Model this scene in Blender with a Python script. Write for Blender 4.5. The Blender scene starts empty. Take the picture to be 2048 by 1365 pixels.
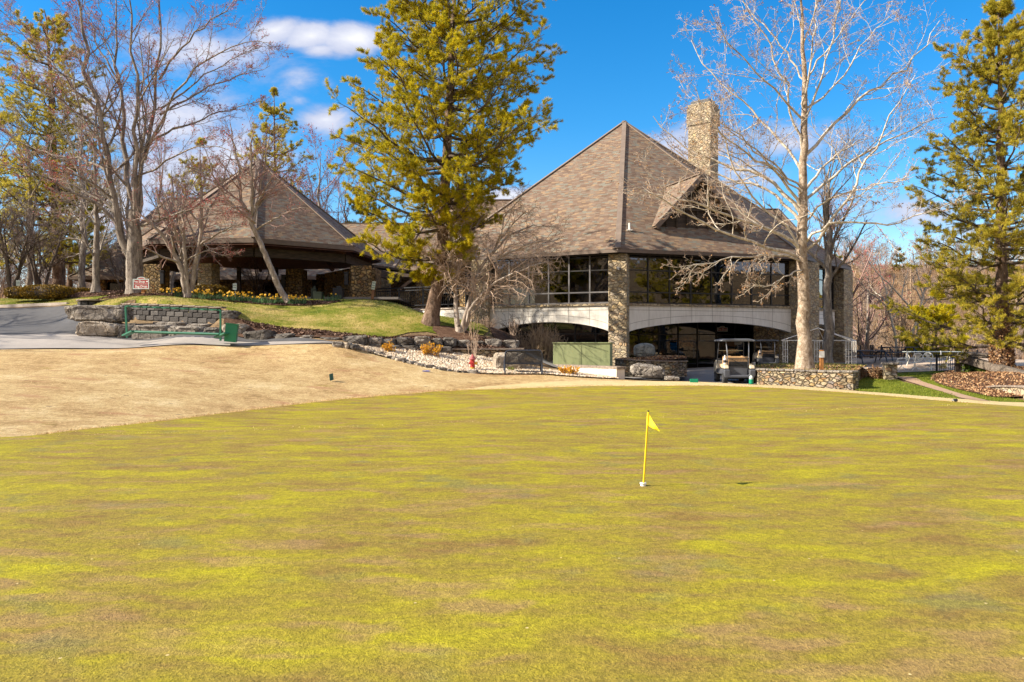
import bpy, bmesh, math, random
import numpy as np
from mathutils import Vector, Matrix, noise, geometry

# ---------------------------------------------------------------- camera, light, exposure
SC = bpy.context.scene
COL = SC.collection
F, CX, HY, EYE = 1593.0, 1024.0, 685.0, 1.6      # focal length in photo pixels, horizon row, eye height
R = math.radians
cam = bpy.data.cameras.new('camera'); cam_o = bpy.data.objects.new('camera', cam); COL.objects.link(cam_o)
cam.sensor_width = 36; cam.lens = 28.0; cam.clip_end = 3000; cam.shift_y = 2.5/2048
cam_o.location = (0, 0, EYE); cam_o.rotation_euler = (R(90), 0, 0)
SC.camera = cam_o
SUN_AZ, SUN_EL = 259.5, 32.6
sun = bpy.data.lights.new('sun', 'SUN'); sun.energy = 5.0; sun.angle = R(0.45); sun.color = (1.0, 0.91, 0.76)
sun_o = bpy.data.objects.new('sun', sun); COL.objects.link(sun_o)
_s = Vector((math.sin(R(SUN_AZ))*math.cos(R(SUN_EL)), math.cos(R(SUN_AZ))*math.cos(R(SUN_EL)), math.sin(R(SUN_EL))))
sun_o.rotation_euler = _s.to_track_quat('Z', 'Y').to_euler(); sun_o.location = (-30, -5, 30)
SC.view_settings.view_transform = 'Standard'; SC.view_settings.look = 'None'
SC.view_settings.exposure = 1.15; SC.view_settings.gamma = 1.0
SC.cycles.max_bounces = 6; SC.cycles.transparent_max_bounces = 24

# ---------------------------------------------------------------- node helpers
class NT:
    def __init__(s, tree): s.t = tree; s.L = tree.links
    def n(s, typ, **kw):
        nd = s.t.nodes.new(typ)
        for k, v in kw.items(): setattr(nd, k, v)
        return nd
    def put(s, sock, v):
        if isinstance(v, bpy.types.NodeSocket): s.L.new(v, sock)
        elif v is not None:
            if isinstance(v, (tuple, list)) and len(v) == 3 and sock.type == 'RGBA': v = (*v, 1)
            sock.default_value = v
    def m(s, op, a, b=None, c=None, clamp=False):
        nd = s.n('ShaderNodeMath', operation=op, use_clamp=clamp)
        s.put(nd.inputs[0], a)
        if b is not None: s.put(nd.inputs[1], b)
        if c is not None: s.put(nd.inputs[2], c)
        return nd.outputs[0]
    def v(s, op, a, b=None):
        nd = s.n('ShaderNodeVectorMath', operation=op); s.put(nd.inputs[0], a)
        if b is not None:
            if op == 'SCALE': s.put(nd.inputs['Scale'], b)
            else: s.put(nd.inputs[1], b)
        return nd.outputs['Value'] if op in ('LENGTH', 'DOT_PRODUCT') else nd.outputs[0]
    def noise(s, vec, scale, detail=4, rough=.55, dist=0):
        nd = s.n('ShaderNodeTexNoise'); s.put(nd.inputs['Vector'], vec); nd.inputs['Scale'].default_value = scale
        nd.inputs['Detail'].default_value = detail; nd.inputs['Roughness'].default_value = rough; nd.inputs['Distortion'].default_value = dist
        return nd.outputs[0]
    def noisec(s, vec, scale, detail=2):
        nd = s.n('ShaderNodeTexNoise'); s.put(nd.inputs['Vector'], vec); nd.inputs['Scale'].default_value = scale
        nd.inputs['Detail'].default_value = detail; return nd.outputs[1]
    def voro(s, vec, scale, feature='F1', rnd=1.0):
        nd = s.n('ShaderNodeTexVoronoi', feature=feature); s.put(nd.inputs['Vector'], vec)
        nd.inputs['Scale'].default_value = scale; nd.inputs['Randomness'].default_value = rnd
        return nd.outputs
    def ramp(s, fac, stops, interp='LINEAR'):
        nd = s.n('ShaderNodeValToRGB'); cr = nd.color_ramp; cr.interpolation = interp
        while len(cr.elements) < len(stops): cr.elements.new(0.5)
        for e, (p, c) in zip(cr.elements, stops):
            e.position = p; e.color = (*c, 1) if len(c) == 3 else c
        s.put(nd.inputs[0], fac); return nd.outputs[0]
    def step(s, x, a, b):
        nd = s.n('ShaderNodeMapRange', interpolation_type='SMOOTHSTEP'); s.put(nd.inputs[0], x)
        nd.inputs[1].default_value = a; nd.inputs[2].default_value = b; return nd.outputs[0]
    def mix(s, fac, a, b, mode='MIX'):
        nd = s.n('ShaderNodeMix', data_type='RGBA', blend_type=mode); s.put(nd.inputs[0], fac)
        s.put(nd.inputs[6], a); s.put(nd.inputs[7], b); return nd.outputs[2]
    def sep(s, v):
        nd = s.n('ShaderNodeSeparateXYZ'); s.put(nd.inputs[0], v); return nd.outputs
    def comb(s, x, y, z):
        nd = s.n('ShaderNodeCombineXYZ'); s.put(nd.inputs[0], x); s.put(nd.inputs[1], y); s.put(nd.inputs[2], z); return nd.outputs[0]
    def bump(s, h, dist=.02, strength=1.0):
        nd = s.n('ShaderNodeBump'); s.put(nd.inputs['Height'], h); nd.inputs['Distance'].default_value = dist
        nd.inputs['Strength'].default_value = strength; return nd.outputs[0]
    def pos(s): return s.n('ShaderNodeNewGeometry').outputs['Position']
    def objc(s): return s.n('ShaderNodeTexCoord').outputs['Object']
    def uv(s): return s.n('ShaderNodeTexCoord').outputs['UV']
    def attr(s, name): return s.n('ShaderNodeAttribute', attribute_name=name).outputs
    def map(s, vec, sc=(1, 1, 1), rot=(0, 0, 0)):
        nd = s.n('ShaderNodeMapping'); s.put(nd.inputs[0], vec); nd.inputs['Scale'].default_value = sc
        nd.inputs['Rotation'].default_value = rot; return nd.outputs[0]

def mat(name, fn=None, color=(.5, .5, .5), rough=.8, metal=0.0, spec=.5, bumpd=None):
    m = bpy.data.materials.new(name); m.use_nodes = True
    t = NT(m.node_tree); b = m.node_tree.nodes['Principled BSDF']
    b.inputs['Roughness'].default_value = rough; b.inputs['Metallic'].default_value = metal
    b.inputs['Specular IOR Level'].default_value = spec
    b.inputs['Base Color'].default_value = (*color, 1)
    if fn:
        o = fn(t, b)
        if isinstance(o, tuple):
            t.put(b.inputs['Base Color'], o[0])
            if o[1] is not None: t.put(b.inputs['Normal'], o[1])
        elif o is not None: t.put(b.inputs['Base Color'], o)
    else:                                  # even plain paint is never quite even
        c = t.noise(t.objc(), 3.0, 5)
        lo = tuple(x*.82 for x in color); hi = tuple(min(1, x*1.12) for x in color)
        t.put(b.inputs['Base Color'], t.ramp(c, [(.3, lo), (.7, hi)]))
        t.put(b.inputs['Normal'], t.bump(t.noise(t.objc(), 40, 3), .002))
    return m

# ---------------------------------------------------------------- world: sky with clouds placed by direction
world = bpy.data.worlds.new('World'); SC.world = world; world.use_nodes = True
t = NT(world.node_tree); bg = world.node_tree.nodes['Background']
sky = t.n('ShaderNodeTexSky', sky_type='NISHITA', sun_disc=False)
sky.sun_elevation = R(SUN_EL); sky.sun_rotation = R(SUN_AZ); sky.air_density = 1.0; sky.dust_density = .35; sky.ozone_density = 2.5
hs = t.n('ShaderNodeHueSaturation'); hs.inputs['Saturation'].default_value = 1.38; hs.inputs['Hue'].default_value = .487; hs.inputs['Value'].default_value = 1.28
t.L.new(sky.outputs[0], hs.inputs['Color'])
d = t.sep(t.n('ShaderNodeTexCoord').outputs['Generated'])
yy = t.m('MAXIMUM', t.m('ABSOLUTE', d[1]), .12)
u = t.m('DIVIDE', d[0], yy); w = t.m('DIVIDE', d[2], yy)
uv = t.comb(u, w, 0)
acc = None
for px, py, rx, ry, k in [(548, 62, 75, 32, 1.1), (620, 72, 75, 34, 1.15), (705, 78, 90, 38, 1.25), (760, 72, 45, 24, .9), (640, 98, 60, 20, .8), (600, 165, 75, 45, .55), (655, 168, 30, 22, .5),
                      (650, 240, 75, 40, .95), (600, 200, 40, 30, .45), (400, 110, 200, 90, .75), (330, 250, 200, 120, .85), (420, 330, 220, 120, 1.0), (150, 200, 180, 130, .65), (200, 420, 230, 90, .9),
                      (1015, 392, 90, 22, .95), (1390, 300, 130, 62, .9), (1480, 350, 120, 60, .85), (1560, 290, 120, 50, .6), (1700, 270, 100, 40, .4), (1800, 430, 190, 60, .62), (1950, 470, 160, 50, .6), (1100, 102, 40, 16, .38)]:
    q = t.v('MULTIPLY', t.v('SUBTRACT', uv, ((px-CX)/F, (HY-py)/F, 0)), (F/rx, F/ry, 0))
    f = t.m('MULTIPLY', t.m('SUBTRACT', 1.0, t.m('MULTIPLY', t.v('LENGTH', q), .8), clamp=True), k)
    acc = f if acc is None else t.m('MAXIMUM', acc, f)
fill_cloud = t.m('MULTIPLY', t.step(t.m('MULTIPLY', d[1], -1.0), -.05, .25), t.step(d[2], -.02, .06))      # unseen cloud added behind the viewer to fill the shaded facade
acc = t.m('MAXIMUM', t.m('MULTIPLY', acc, t.m('GREATER_THAN', d[1], 0)), t.m('MULTIPLY', fill_cloud, .85))
nz = t.noise(t.map(uv, (1, 1.9, 1)), 9, 7, .62, .25)
cl = t.m('ADD', acc, t.m('MULTIPLY', t.m('SUBTRACT', nz, .5), 1.5))
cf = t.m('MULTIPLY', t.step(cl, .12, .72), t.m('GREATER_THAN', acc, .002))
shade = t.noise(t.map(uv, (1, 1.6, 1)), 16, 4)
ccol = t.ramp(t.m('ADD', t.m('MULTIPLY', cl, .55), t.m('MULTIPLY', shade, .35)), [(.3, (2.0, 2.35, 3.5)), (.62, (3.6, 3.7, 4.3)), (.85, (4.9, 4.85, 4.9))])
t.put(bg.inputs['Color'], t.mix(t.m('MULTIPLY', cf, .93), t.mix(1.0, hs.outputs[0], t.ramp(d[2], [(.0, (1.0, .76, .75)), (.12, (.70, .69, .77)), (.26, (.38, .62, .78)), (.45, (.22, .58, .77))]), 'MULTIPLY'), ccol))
bg.inputs['Strength'].default_value = .10

# ---------------------------------------------------------------- mesh helpers
def W(px, py, Z): return Vector(((px-CX)/F*Z, Z, EYE+(HY-py)/F*Z))
def wx(px, Z): return (px-CX)/F*Z
def wz(py, Z): return EYE+(HY-py)/F*Z
ORG = {}
def thing(name, label, cat, loc=(0, 0, 0), rz=0.0, group=None):
    o = bpy.data.objects.new(name, None); COL.objects.link(o); o.location = loc; o.rotation_euler = (0, 0, rz)
    o.empty_display_size = .2; tag(o, label, cat, group); ORG[o.name] = Vector(loc); return o
def tag(o, label=None, cat=None, group=None, kind=None):
    if label: o['label'] = label
    if cat: o['category'] = cat
    if group: o['group'] = group
    if kind: o['kind'] = kind
    return o
def link(name, me, m, parent=None, world=True, smooth=False):
    if m: me.materials.append(m)
    o = bpy.data.objects.new(name, me); COL.objects.link(o)
    if parent is not None:
        o.parent = parent
        if world:
            org = ORG[parent.name] if parent.name in ORG else Vector((0, 0, 0))
            me.transform(Matrix.Translation(-org))
            ORG[o.name] = org.copy()
        else: ORG[o.name] = Vector((0, 0, 0))
    if smooth: me.shade_smooth()
    return o
def np_mesh(name, V, Fq, smooth=False, attrs=None):
    me = bpy.data.meshes.new(name); V = np.asarray(V, np.float32).reshape(-1, 3); Fq = np.asarray(Fq, np.int32)
    n, k = Fq.shape
    me.vertices.add(len(V)); me.vertices.foreach_set('co', V.ravel())
    me.loops.add(n*k); me.loops.foreach_set('vertex_index', Fq.ravel())
    me.polygons.add(n); me.polygons.foreach_set('loop_start', np.arange(0, n*k, k, dtype=np.int32))
    me.polygons.foreach_set('loop_total', np.full(n, k, np.int32))
    if attrs:
        for an, arr in attrs.items():
            a = me.attributes.new(an, 'FLOAT', 'POINT'); a.data.foreach_set('value', np.asarray(arr, np.float32).ravel())
    me.update(calc_edges=True)
    me.polygons.foreach_set('use_smooth', np.full(n, smooth, bool))
    return me
class MB:
    def __init__(s): s.v = []; s.f = []
    def add(s, vs, fs, M=None):
        b = len(s.v)
        for p in vs: s.v.append((M @ Vector(p)) if M is not None else Vector(p))
        for f in fs: s.f.append([b+i for i in f])
        return s
    def box(s, c, size, rz=0.0, M=None, rx=0.0, ry=0.0):
        x, y, z = size[0]/2, size[1]/2, size[2]/2
        A = Matrix.Translation(c) @ Matrix.Rotation(rz, 4, 'Z') @ Matrix.Rotation(ry, 4, 'Y') @ Matrix.Rotation(rx, 4, 'X')
        if M is not None: A = M @ A
        vs = [(i*x, j*y, k*z) for k in (-1, 1) for j in (-1, 1) for i in (-1, 1)]
        return s.add(vs, [(0, 2, 3, 1), (4, 5, 7, 6), (0, 1, 5, 4), (2, 6, 7, 3), (0, 4, 6, 2), (1, 3, 7, 5)], A)
    def bar(s, p0, p1, w, h, up=(0, 0, 1)):
        p0 = Vector(p0); p1 = Vector(p1); d = (p1-p0); L = d.length; d.normalize(); up = Vector(up)
        if abs(d.dot(up)) > .98: up = Vector((1, 0, 0))
        sd = d.cross(up).normalized(); u2 = sd.cross(d).normalized()
        vs = []
        for p in (p0, p1):
            for a, b in ((-1, -1), (1, -1), (1, 1), (-1, 1)): vs.append(p+sd*(a*w/2)+u2*(b*h/2))
        return s.add(vs, [(0, 1, 2, 3), (7, 6, 5, 4), (0, 4, 5, 1), (1, 5, 6, 2), (2, 6, 7, 3), (3, 7, 4, 0)])
    def tube(s, pts, r, k=8, cap=True):
        pts = [Vector(p) for p in pts]; n = len(pts); rs = r if isinstance(r, (list, tuple)) else [r]*n
        b = len(s.v); ref = None
        for i, p in enumerate(pts):
            d = (pts[min(i+1, n-1)]-pts[max(i-1, 0)]).normalized()
            if ref is None: ref = Vector((0, 0, 1)) if abs(d.z) < .9 else Vector((1, 0, 0))
            a = d.cross(ref).normalized(); c = a.cross(d).normalized(); ref = c if abs(d.dot(c)) < .9 else ref
            for j in range(k):
                th = 2*math.pi*j/k; s.v.append(p+(a*math.cos(th)+c*math.sin(th))*rs[i])
        for i in range(n-1):
            for j in range(k):
                s.f.append([b+i*k+j, b+i*k+(j+1) % k, b+(i+1)*k+(j+1) % k, b+(i+1)*k+j])
        if cap: s.f.append([b+j for j in range(k)][::-1]); s.f.append([b+(n-1)*k+j for j in range(k)])
        return s
    def lathe(s, c, prof, k=16, M=None):
        c = Vector(c); b = len(s.v)
        for r, z in prof:
            for j in range(k):
                th = 2*math.pi*j/k; p = c+Vector((r*math.cos(th), r*math.sin(th), z)); s.v.append(M @ p if M is not None else p)
        for i in range(len(prof)-1):
            for j in range(k): s.f.append([b+i*k+j, b+i*k+(j+1) % k, b+(i+1)*k+(j+1) % k, b+(i+1)*k+j])
        s.f.append([b+j for j in range(k)][::-1]); s.f.append([b+(len(prof)-1)*k+j for j in range(k)])
        return s
    def prism(s, poly, A, B):
        """poly: list of 2-D (u,v); A(u,v) and B(u,v) give the two faces' points"""
        n = len(poly); vs = [A(*p) for p in poly]+[B(*p) for p in poly]
        fs = [list(range(n)), list(range(n, 2*n))[::-1]]+[[i, i+n, (i+1) % n+n, (i+1) % n] for i in range(n)]
        return s.add(vs, fs)
    def build(s, name, m, parent=None, world=True, bevel=0, smooth=False, seg=2):
        me = bpy.data.meshes.new(name); me.from_pydata([tuple(v) for v in s.v], [], s.f); me.update()
        bm = bmesh.new(); bm.from_mesh(me); bmesh.ops.recalc_face_normals(bm, faces=bm.faces)
        if bevel:
            bmesh.ops.bevel(bm, geom=[e for e in bm.edges if len(e.link_faces) == 2 and e.calc_face_angle() > .5], offset=bevel, segments=seg, affect='EDGES', profile=.6)
        uvl = bm.loops.layers.uv.new('UVMap')
        for f in bm.faces:
            n = f.normal
            if abs(n.z) > .97: U = Vector((1, 0, 0)); V = Vector((0, 1, 0))
            else:
                U = Vector((0, 0, 1)).cross(n).normalized(); V = n.cross(U).normalized()
            for l in f.loops: l[uvl].uv = (l.vert.co.dot(U), l.vert.co.dot(V))
        bm.to_mesh(me); bm.free()
        return link(name, me, m, parent, world, smooth)
def copy_tree(o, loc, rz, sc=1.0, label=None, group=None):
    r = o.copy(); COL.objects.link(r); r.location = loc; r.rotation_euler = (0, 0, rz); r.scale = (sc, sc, sc) if not isinstance(sc, tuple) else sc
    if label: r['label'] = label
    if group: r['group'] = group
    def rec(a, b):
        for ch in [c for c in COL.objects if c.parent == a]:
            q = ch.copy(); COL.objects.link(q); q.parent = b; rec(ch, q)
    rec(o, r); return r
def text_mesh(s, size, depth=.004, bold=0.0):
    cu = bpy.data.curves.new('txt', 'FONT'); cu.body = s; cu.size = size; cu.extrude = depth/2; cu.align_x = 'CENTER'; cu.align_y = 'CENTER'; cu.offset = bold
    o = bpy.data.objects.new('txt', cu); COL.objects.link(o)
    dg = bpy.context.evaluated_depsgraph_get(); me = bpy.data.meshes.new_from_object(o.evaluated_get(dg))
    bpy.data.objects.remove(o); return me
def put_text(s, size, M, m, parent, name='lettering', depth=.004, bold=0.0):
    me = text_mesh(s, size, depth, bold); me.transform(M); me.materials.clear(); return link(name, me, m, parent, True)

# ---------------------------------------------------------------- terrain
CTRL = [(x, y, 0.0) for x in (-30, -12, -4, 4, 12, 30) for y in (-40, -12, 0, 8)]+[(-4, 14, 0), (4, 14, 0), (4, 20, .05), (12, 15, 0), (0, 19, .05)]
for px, py, Z in [(0, 885, 12.7), (300, 850, 15.4), (540, 819, 19.0), (760, 795, 22.3), (1000, 781, 24.7), (1240, 776, 26), (1500, 777, 25.5), (1700, 789, 23.8), (1900, 807, 20.8), (2048, 818, 19),
        (1240, 764, 28), (1400, 766, 28.5),
        (0, 800, 17), (0, 750, 21), (0, 705, 26), (-400, 720, 26), (300, 780, 20), (300, 700, 27), (0, 692, 28.3), (-400, 700, 30), (300, 685, 29.5), (600, 760, 24), (600, 700, 28), (690, 693, 28.4),
        (860, 745, 27), (760, 715, 28.4), (862, 712, 29.5), (945, 742, 28.5), (1085, 750, 28.2), (1000, 765, 26.5), (900, 703, 30.5), (1010, 722, 30.6),
        (1240, 758, 29), (1370, 765, 29.5), (1465, 768, 32), (1380, 746, 37), (1400, 738, 40), (1100, 728, 34), (1060, 728, 38), (1500, 770, 30.5), (1708, 783, 27), (1500, 735, 40), (1650, 735, 42),
        (1740, 757, 31), (1790, 770, 28.5), (1880, 801, 22.8), (1960, 807, 21.5), (1800, 757, 32.5), (1850, 742, 38), (1850, 722, 48), (1950, 722, 46), (1900, 772, 27.5), (2003, 750, 29), (2048, 808, 22), (2200, 750, 32), (2200, 830, 19), (2048, 740, 34),
        (0, 615, 38), (-300, 615, 38), (130, 641, 34), (0, 660, 31), (150, 678, 29.5), (480, 684, 29.2), (300, 641, 31.5), (200, 641, 32), (200, 606, 34.5), (300, 606, 32.6), (440, 620, 31.3), (440, 650, 30.3),
        (100, 602, 40), (0, 608, 39.5), (-300, 600, 42), (300, 589, 40), (180, 588, 41), (300, 598, 37), (400, 603, 36), (500, 603, 38), (600, 608, 38), (500, 628, 34), (500, 655, 30.6), (600, 668, 29.8), (600, 640, 33), (650, 602, 40), (750, 602, 39), (800, 612, 38), (860, 638, 33.5),
        (700, 650, 32), (760, 680, 30.3), (916, 670, 32.5), (980, 675, 33), (1030, 675, 35.5), (1000, 690, 31.8), (900, 652, 38.5), (960, 668, 38.5), (820, 625, 37), (870, 640, 38.5)]:
    p = W(px, py, Z); CTRL.append(tuple(p))
CTRL += [(x, y, 4.0) for x in (-60, -30, -20, -12) for y in (44, 52, 62, 80)]+[(-6, 44, 3.45), (-6, 60, 3.6), (5, 58, 2.2), (12, 48, .3), (4, 44, .4), (25, 48, .25), (35, 40, .25), (26, 60, 0), (45, 60, -.2), (40, 25, 0), (60, 50, 0), (60, 20, 0), (-60, 20, 1), (-40, 30, 2.2), (-60, 0, .2), (60, -30, 0), (-60, -30, 0)]
_C = np.array(CTRL); _P = _C[:, :2]
def _U(r2): return .5*r2*np.log(r2+1e-9)
def _fit():
    n = len(_P); D = ((_P[:, None]-_P[None])**2).sum(-1); K = _U(D)+np.eye(n)*.15
    Q = np.hstack([np.ones((n, 1)), _P]); A = np.zeros((n+3, n+3)); A[:n, :n] = K; A[:n, n:] = Q; A[n:, :n] = Q.T
    return np.linalg.solve(A, np.concatenate([_C[:, 2], np.zeros(3)]))
_w = _fit()
def ss(x, a, b):
    t_ = np.clip((x-a)/(b-a), 0, 1); return t_*t_*(3-2*t_)
def Hn(x, y):
    x = np.asarray(x, float); y = np.asarray(y, float); sh = x.shape; q = np.stack([x.ravel(), y.ravel()], 1)
    q2 = np.clip(q, [-58, -38], [58, 76]); z = np.empty(len(q2))
    for i in range(0, len(q2), 20000):
        s_ = q2[i:i+20000]; D = ((s_[:, None]-_P[None])**2).sum(-1); z[i:i+20000] = _U(D) @ _w[:-3]+_w[-3]+s_ @ _w[-2:]
    X, Y = q[:, 0], q[:, 1]
    rr = np.hypot(X, Y-20)
    # wooded hillside beyond the patio on the right, gentle rise far left
    drop = -3.0*ss(Y, 52, 66)*ss(X, 14, 24)
    hill = 19*ss(Y, 70, 190)*ss(X, 5, 60)+5*ss(Y, 80, 200)*ss(-X, -5, 40)
    back = 26*ss(-Y, 26, 92)
    z = z*(1-ss(rr, 60, 140))+4.0*ss(rr, 60, 140)*ss(-X, -20, 20)*ss(Y, 20, 60)+drop*(1-ss(Y, 70, 120))+hill*1.0+back
    # cut terrace in front of the block wall
    yw = np.interp(X, [wx(205, 34.6), wx(245, 33.7), wx(300, 32.6), wx(350, 32.0), wx(400, 31.6), wx(446, 31.3)], [34.6, 33.7, 32.6, 32.0, 31.6, 31.3])
    zc = np.interp(X, [wx(205, 34), wx(300, 32), wx(446, 30.9)], [2.62, 2.46, 2.22])
    cut = (X > wx(238, 33)) & (X < wx(450, 31.2)) & (Y < yw+.22) & (Y > 29.9)
    z = np.where(cut, np.minimum(z, zc-.28*np.clip(yw-Y-.6, 0, 2)), z)
    return z.reshape(sh)
def H(x, y): return float(Hn([x], [y])[0])
def G(px, py, zmax=60.0, z0=5.0):
    """first meeting of the sight line through photo pixel (px,py) with the terrain"""
    Z = np.arange(z0, zmax, .05); x = (px-CX)/F*Z; r = EYE+(HY-py)/F*Z; h = Hn(x, Z); k = np.nonzero(h >= r)[0]
    i = k[0] if len(k) else len(Z)-1
    return Vector((x[i], Z[i], h[i]))
def gz(x, y, dz=0.0): return Vector((x, y, H(x, y)+dz))
# ---------------------------------------------------------------- materials
def patchy(cols, s1=1.0, s2=3.0, fine=30, bd=.01, streak=1.0, fine_amt=.5, sx=1.0):
    def fn(t, b):
        p = t.map(t.pos(), (1*sx, streak, 1)); a = t.noise(p, s1, 6, .62, .4); c = t.noise(p, s2, 4, .6)
        f = t.m('ADD', t.m('MULTIPLY', a, .68), t.m('MULTIPLY', c, .32))
        col = t.ramp(f, cols); g = t.noise(t.pos(), fine, 4, .75)
        col = t.mix(fine_amt, col, t.ramp(g, [(.28, (.45, .45, .45)), (.5, (.98, .98, .98)), (.72, (1.6, 1.55, 1.45))]), 'MULTIPLY')
        return col, t.bump(t.noise(t.pos(), fine*1.5, 3, .7), bd)
    return fn
def green_fn(t, b):
    p = t.pos(); pw = t.v('ADD', p, t.v('SCALE', t.noisec(p, 1.6, 3), .40))
    a = t.noise(t.map(pw, (.6, 1.35, 1)), 1.7, 3, .5); f2 = t.noise(t.map(pw, (.7, 1.4, 1)), 3.8, 3, .5)
    col = t.ramp(t.m('ADD', t.m('MULTIPLY', a, .62), t.m('MULTIPLY', f2, .38)),
                 [(.34, (.205, .125, .038)), (.42, (.232, .163, .036)), (.48, (.250, .188, .030)), (.53, (.265, .208, .024)), (.59, (.292, .240, .020)), (.69, (.335, .285, .015))])
    br = t.noise(t.v('ADD', t.map(pw, (.6, 1.5, 1)), (31, 7, 0)), 1.9, 3, .5)                      # reddish brown worn patches
    col = t.mix(t.m('MULTIPLY', t.step(br, .53, .70), .6), col, (.285, .170, .085))
    gy = t.noise(t.v('ADD', pw, (3, 57, 0)), 1.7, 4, .55)
    col = t.mix(t.m('MULTIPLY', t.step(gy, .56, .72), .5), col, (.165, .150, .065))
    v = t.voro(p, 42, 'F1'); g = t.noise(p, 62, 3, .75); h = t.noise(p, 16, 3, .7)
    fac = t.m('ADD', t.m('ADD', t.m('MULTIPLY', g, .75), t.m('MULTIPLY', h, .45)), t.m('MULTIPLY', t.sep(v[1])[0], .22))
    col = t.mix(.68, col, t.ramp(fac, [(.42, (.36, .39, .33)), (.68, (.95, .97, .9)), (.95, (1.66, 1.68, 1.3))]), 'MULTIPLY')
    sp = t.voro(p, 5.0, 'F1')                                                # stray pale bits
    col = t.mix(t.m('MULTIPLY', t.m('LESS_THAN', sp[0], .045), t.m('GREATER_THAN', t.sep(sp[1])[1], .55)), col, (.6, .46, .22))
    return col, t.bump(t.m('ADD', g, t.m('MULTIPLY', h, .8)), .012)
M = {}
M['green'] = mat('putting_turf', green_fn, rough=.9, spec=.12)
def fairway_fn(t, b):
    p = t.pos(); a = t.noise(p, .7, 6, .65); c = t.noise(p, 5.0, 5, .72); g = t.noise(p, 20, 5, .85); k = t.noise(p, 48, 4, .85)
    col = t.ramp(t.m('ADD', t.m('MULTIPLY', a, .55), t.m('MULTIPLY', c, .45)), [(.38, (.34, .22, .10)), (.46, (.50, .34, .16)), (.53, (.58, .42, .205)), (.62, (.70, .55, .31))])
    col = t.mix(.8, col, t.ramp(t.m('ADD', t.m('MULTIPLY', g, .55), t.m('MULTIPLY', k, .45)), [(.38, (.30, .26, .24)), (.47, (.85, .82, .80)), (.56, (1.12, 1.12, 1.12)), (.66, (1.5, 1.52, 1.6))]), 'MULTIPLY')
    w = t.noise(t.map(p, (.45, 1.1, 1)), 1.25, 5, .6)                                       # bare reddish soil
    col = t.mix(t.m('MULTIPLY', t.step(w, .565, .65), .62), col, (.40, .20, .11))
    gr = t.noise(t.v('ADD', t.map(p, (.5, 1.5, 1)), (11, 3, 0)), 1.3, 5, .6)
    col = t.mix(t.m('MULTIPLY', t.step(gr, .655, .72), .6), col, (.26, .20, .03))
    fl = t.voro(t.map(p, (.6, 1.3, 1)), 2.6, 'F1'); col = t.mix(t.m('MULTIPLY', t.m('LESS_THAN', fl[0], .11), t.m('GREATER_THAN', t.sep(fl[1])[0], .72)), col, (.14, .085, .05))
    return col, t.bump(t.m('ADD', g, k), .03)
M['fairway'] = mat('dormant_turf', fairway_fn, rough=.95, spec=.08)
M['collar'] = mat('pale_collar_turf', patchy([(.3, (.46, .34, .16)), (.7, (.60, .48, .26))], 2, 8, 45, .01), rough=.95, spec=.08)
def lawn_fn(t, b):
    p = t.pos(); a = t.noise(p, .55, 5, .6); c = t.noise(p, 3.3, 5, .7); g = t.noise(p, 22, 4, .8)
    col = t.ramp(t.m('ADD', t.m('MULTIPLY', a, .62), t.m('MULTIPLY', c, .38)), [(.36, (.09, .125, .012)), (.44, (.16, .175, .018)), (.51, (.27, .235, .05)), (.60, (.42, .31, .11))])
    col = t.mix(.8, col, t.ramp(g, [(.3, (.42, .42, .42)), (.5, (.98, .98, .98)), (.7, (1.6, 1.55, 1.4))]), 'MULTIPLY')
    return col, t.bump(g, .04)
M['lawn'] = mat('lawn_turf', lawn_fn, rough=.9, spec=.1)
M['strip'] = mat('fresh_grass', patchy([(.3, (.085, .11, .010)), (.5, (.14, .16, .015)), (.7, (.22, .21, .03))], 1.2, 5, 24, .03), rough=.9, spec=.1)
M['ground'] = mat('winter_ground', patchy([(.3, (.13, .085, .05)), (.5, (.22, .15, .085)), (.7, (.30, .22, .12))], .5, 2.5, 9, .05, fine_amt=.8), rough=1, spec=.05)
M['asphalt'] = mat('asphalt', patchy([(.3, (.062, .060, .062)), (.7, (.110, .105, .105))], .6, 4, 60, .004, fine_amt=.45), rough=.85, spec=.3)
M['cpath'] = mat('pale_cart_path', patchy([(.3, (.27, .24, .215)), (.7, (.36, .32, .285))], .8, 5, 50, .003, fine_amt=.35), rough=.85, spec=.25)
M['gpath'] = mat('grey_cart_path', patchy([(.3, (.19, .175, .165)), (.7, (.27, .25, .235))], .8, 5, 50, .003, fine_amt=.35), rough=.85, spec=.25)
M['rpath'] = mat('reddish_path', patchy([(.3, (.30, .19, .13)), (.7, (.40, .27, .18))], 1, 5, 40, .004), rough=.9, spec=.15)
M['mulch'] = mat('bark_mulch', patchy([(.3, (.06, .035, .025)), (.5, (.13, .075, .05)), (.7, (.22, .14, .10))], 4, 14, 26, .06, fine_amt=.9), rough=1, spec=.05)
M['gravelbase'] = mat('gravel_bed', patchy([(.3, (.25, .2, .15)), (.7, (.5, .42, .33))], 6, 20, 30, .05), rough=1, spec=.05)
M['patio'] = mat('patio_concrete', patchy([(.3, (.40, .30, .22)), (.7, (.50, .39, .29))], 1, 5, 40, .003, fine_amt=.3), rough=.85, spec=.2)

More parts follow.
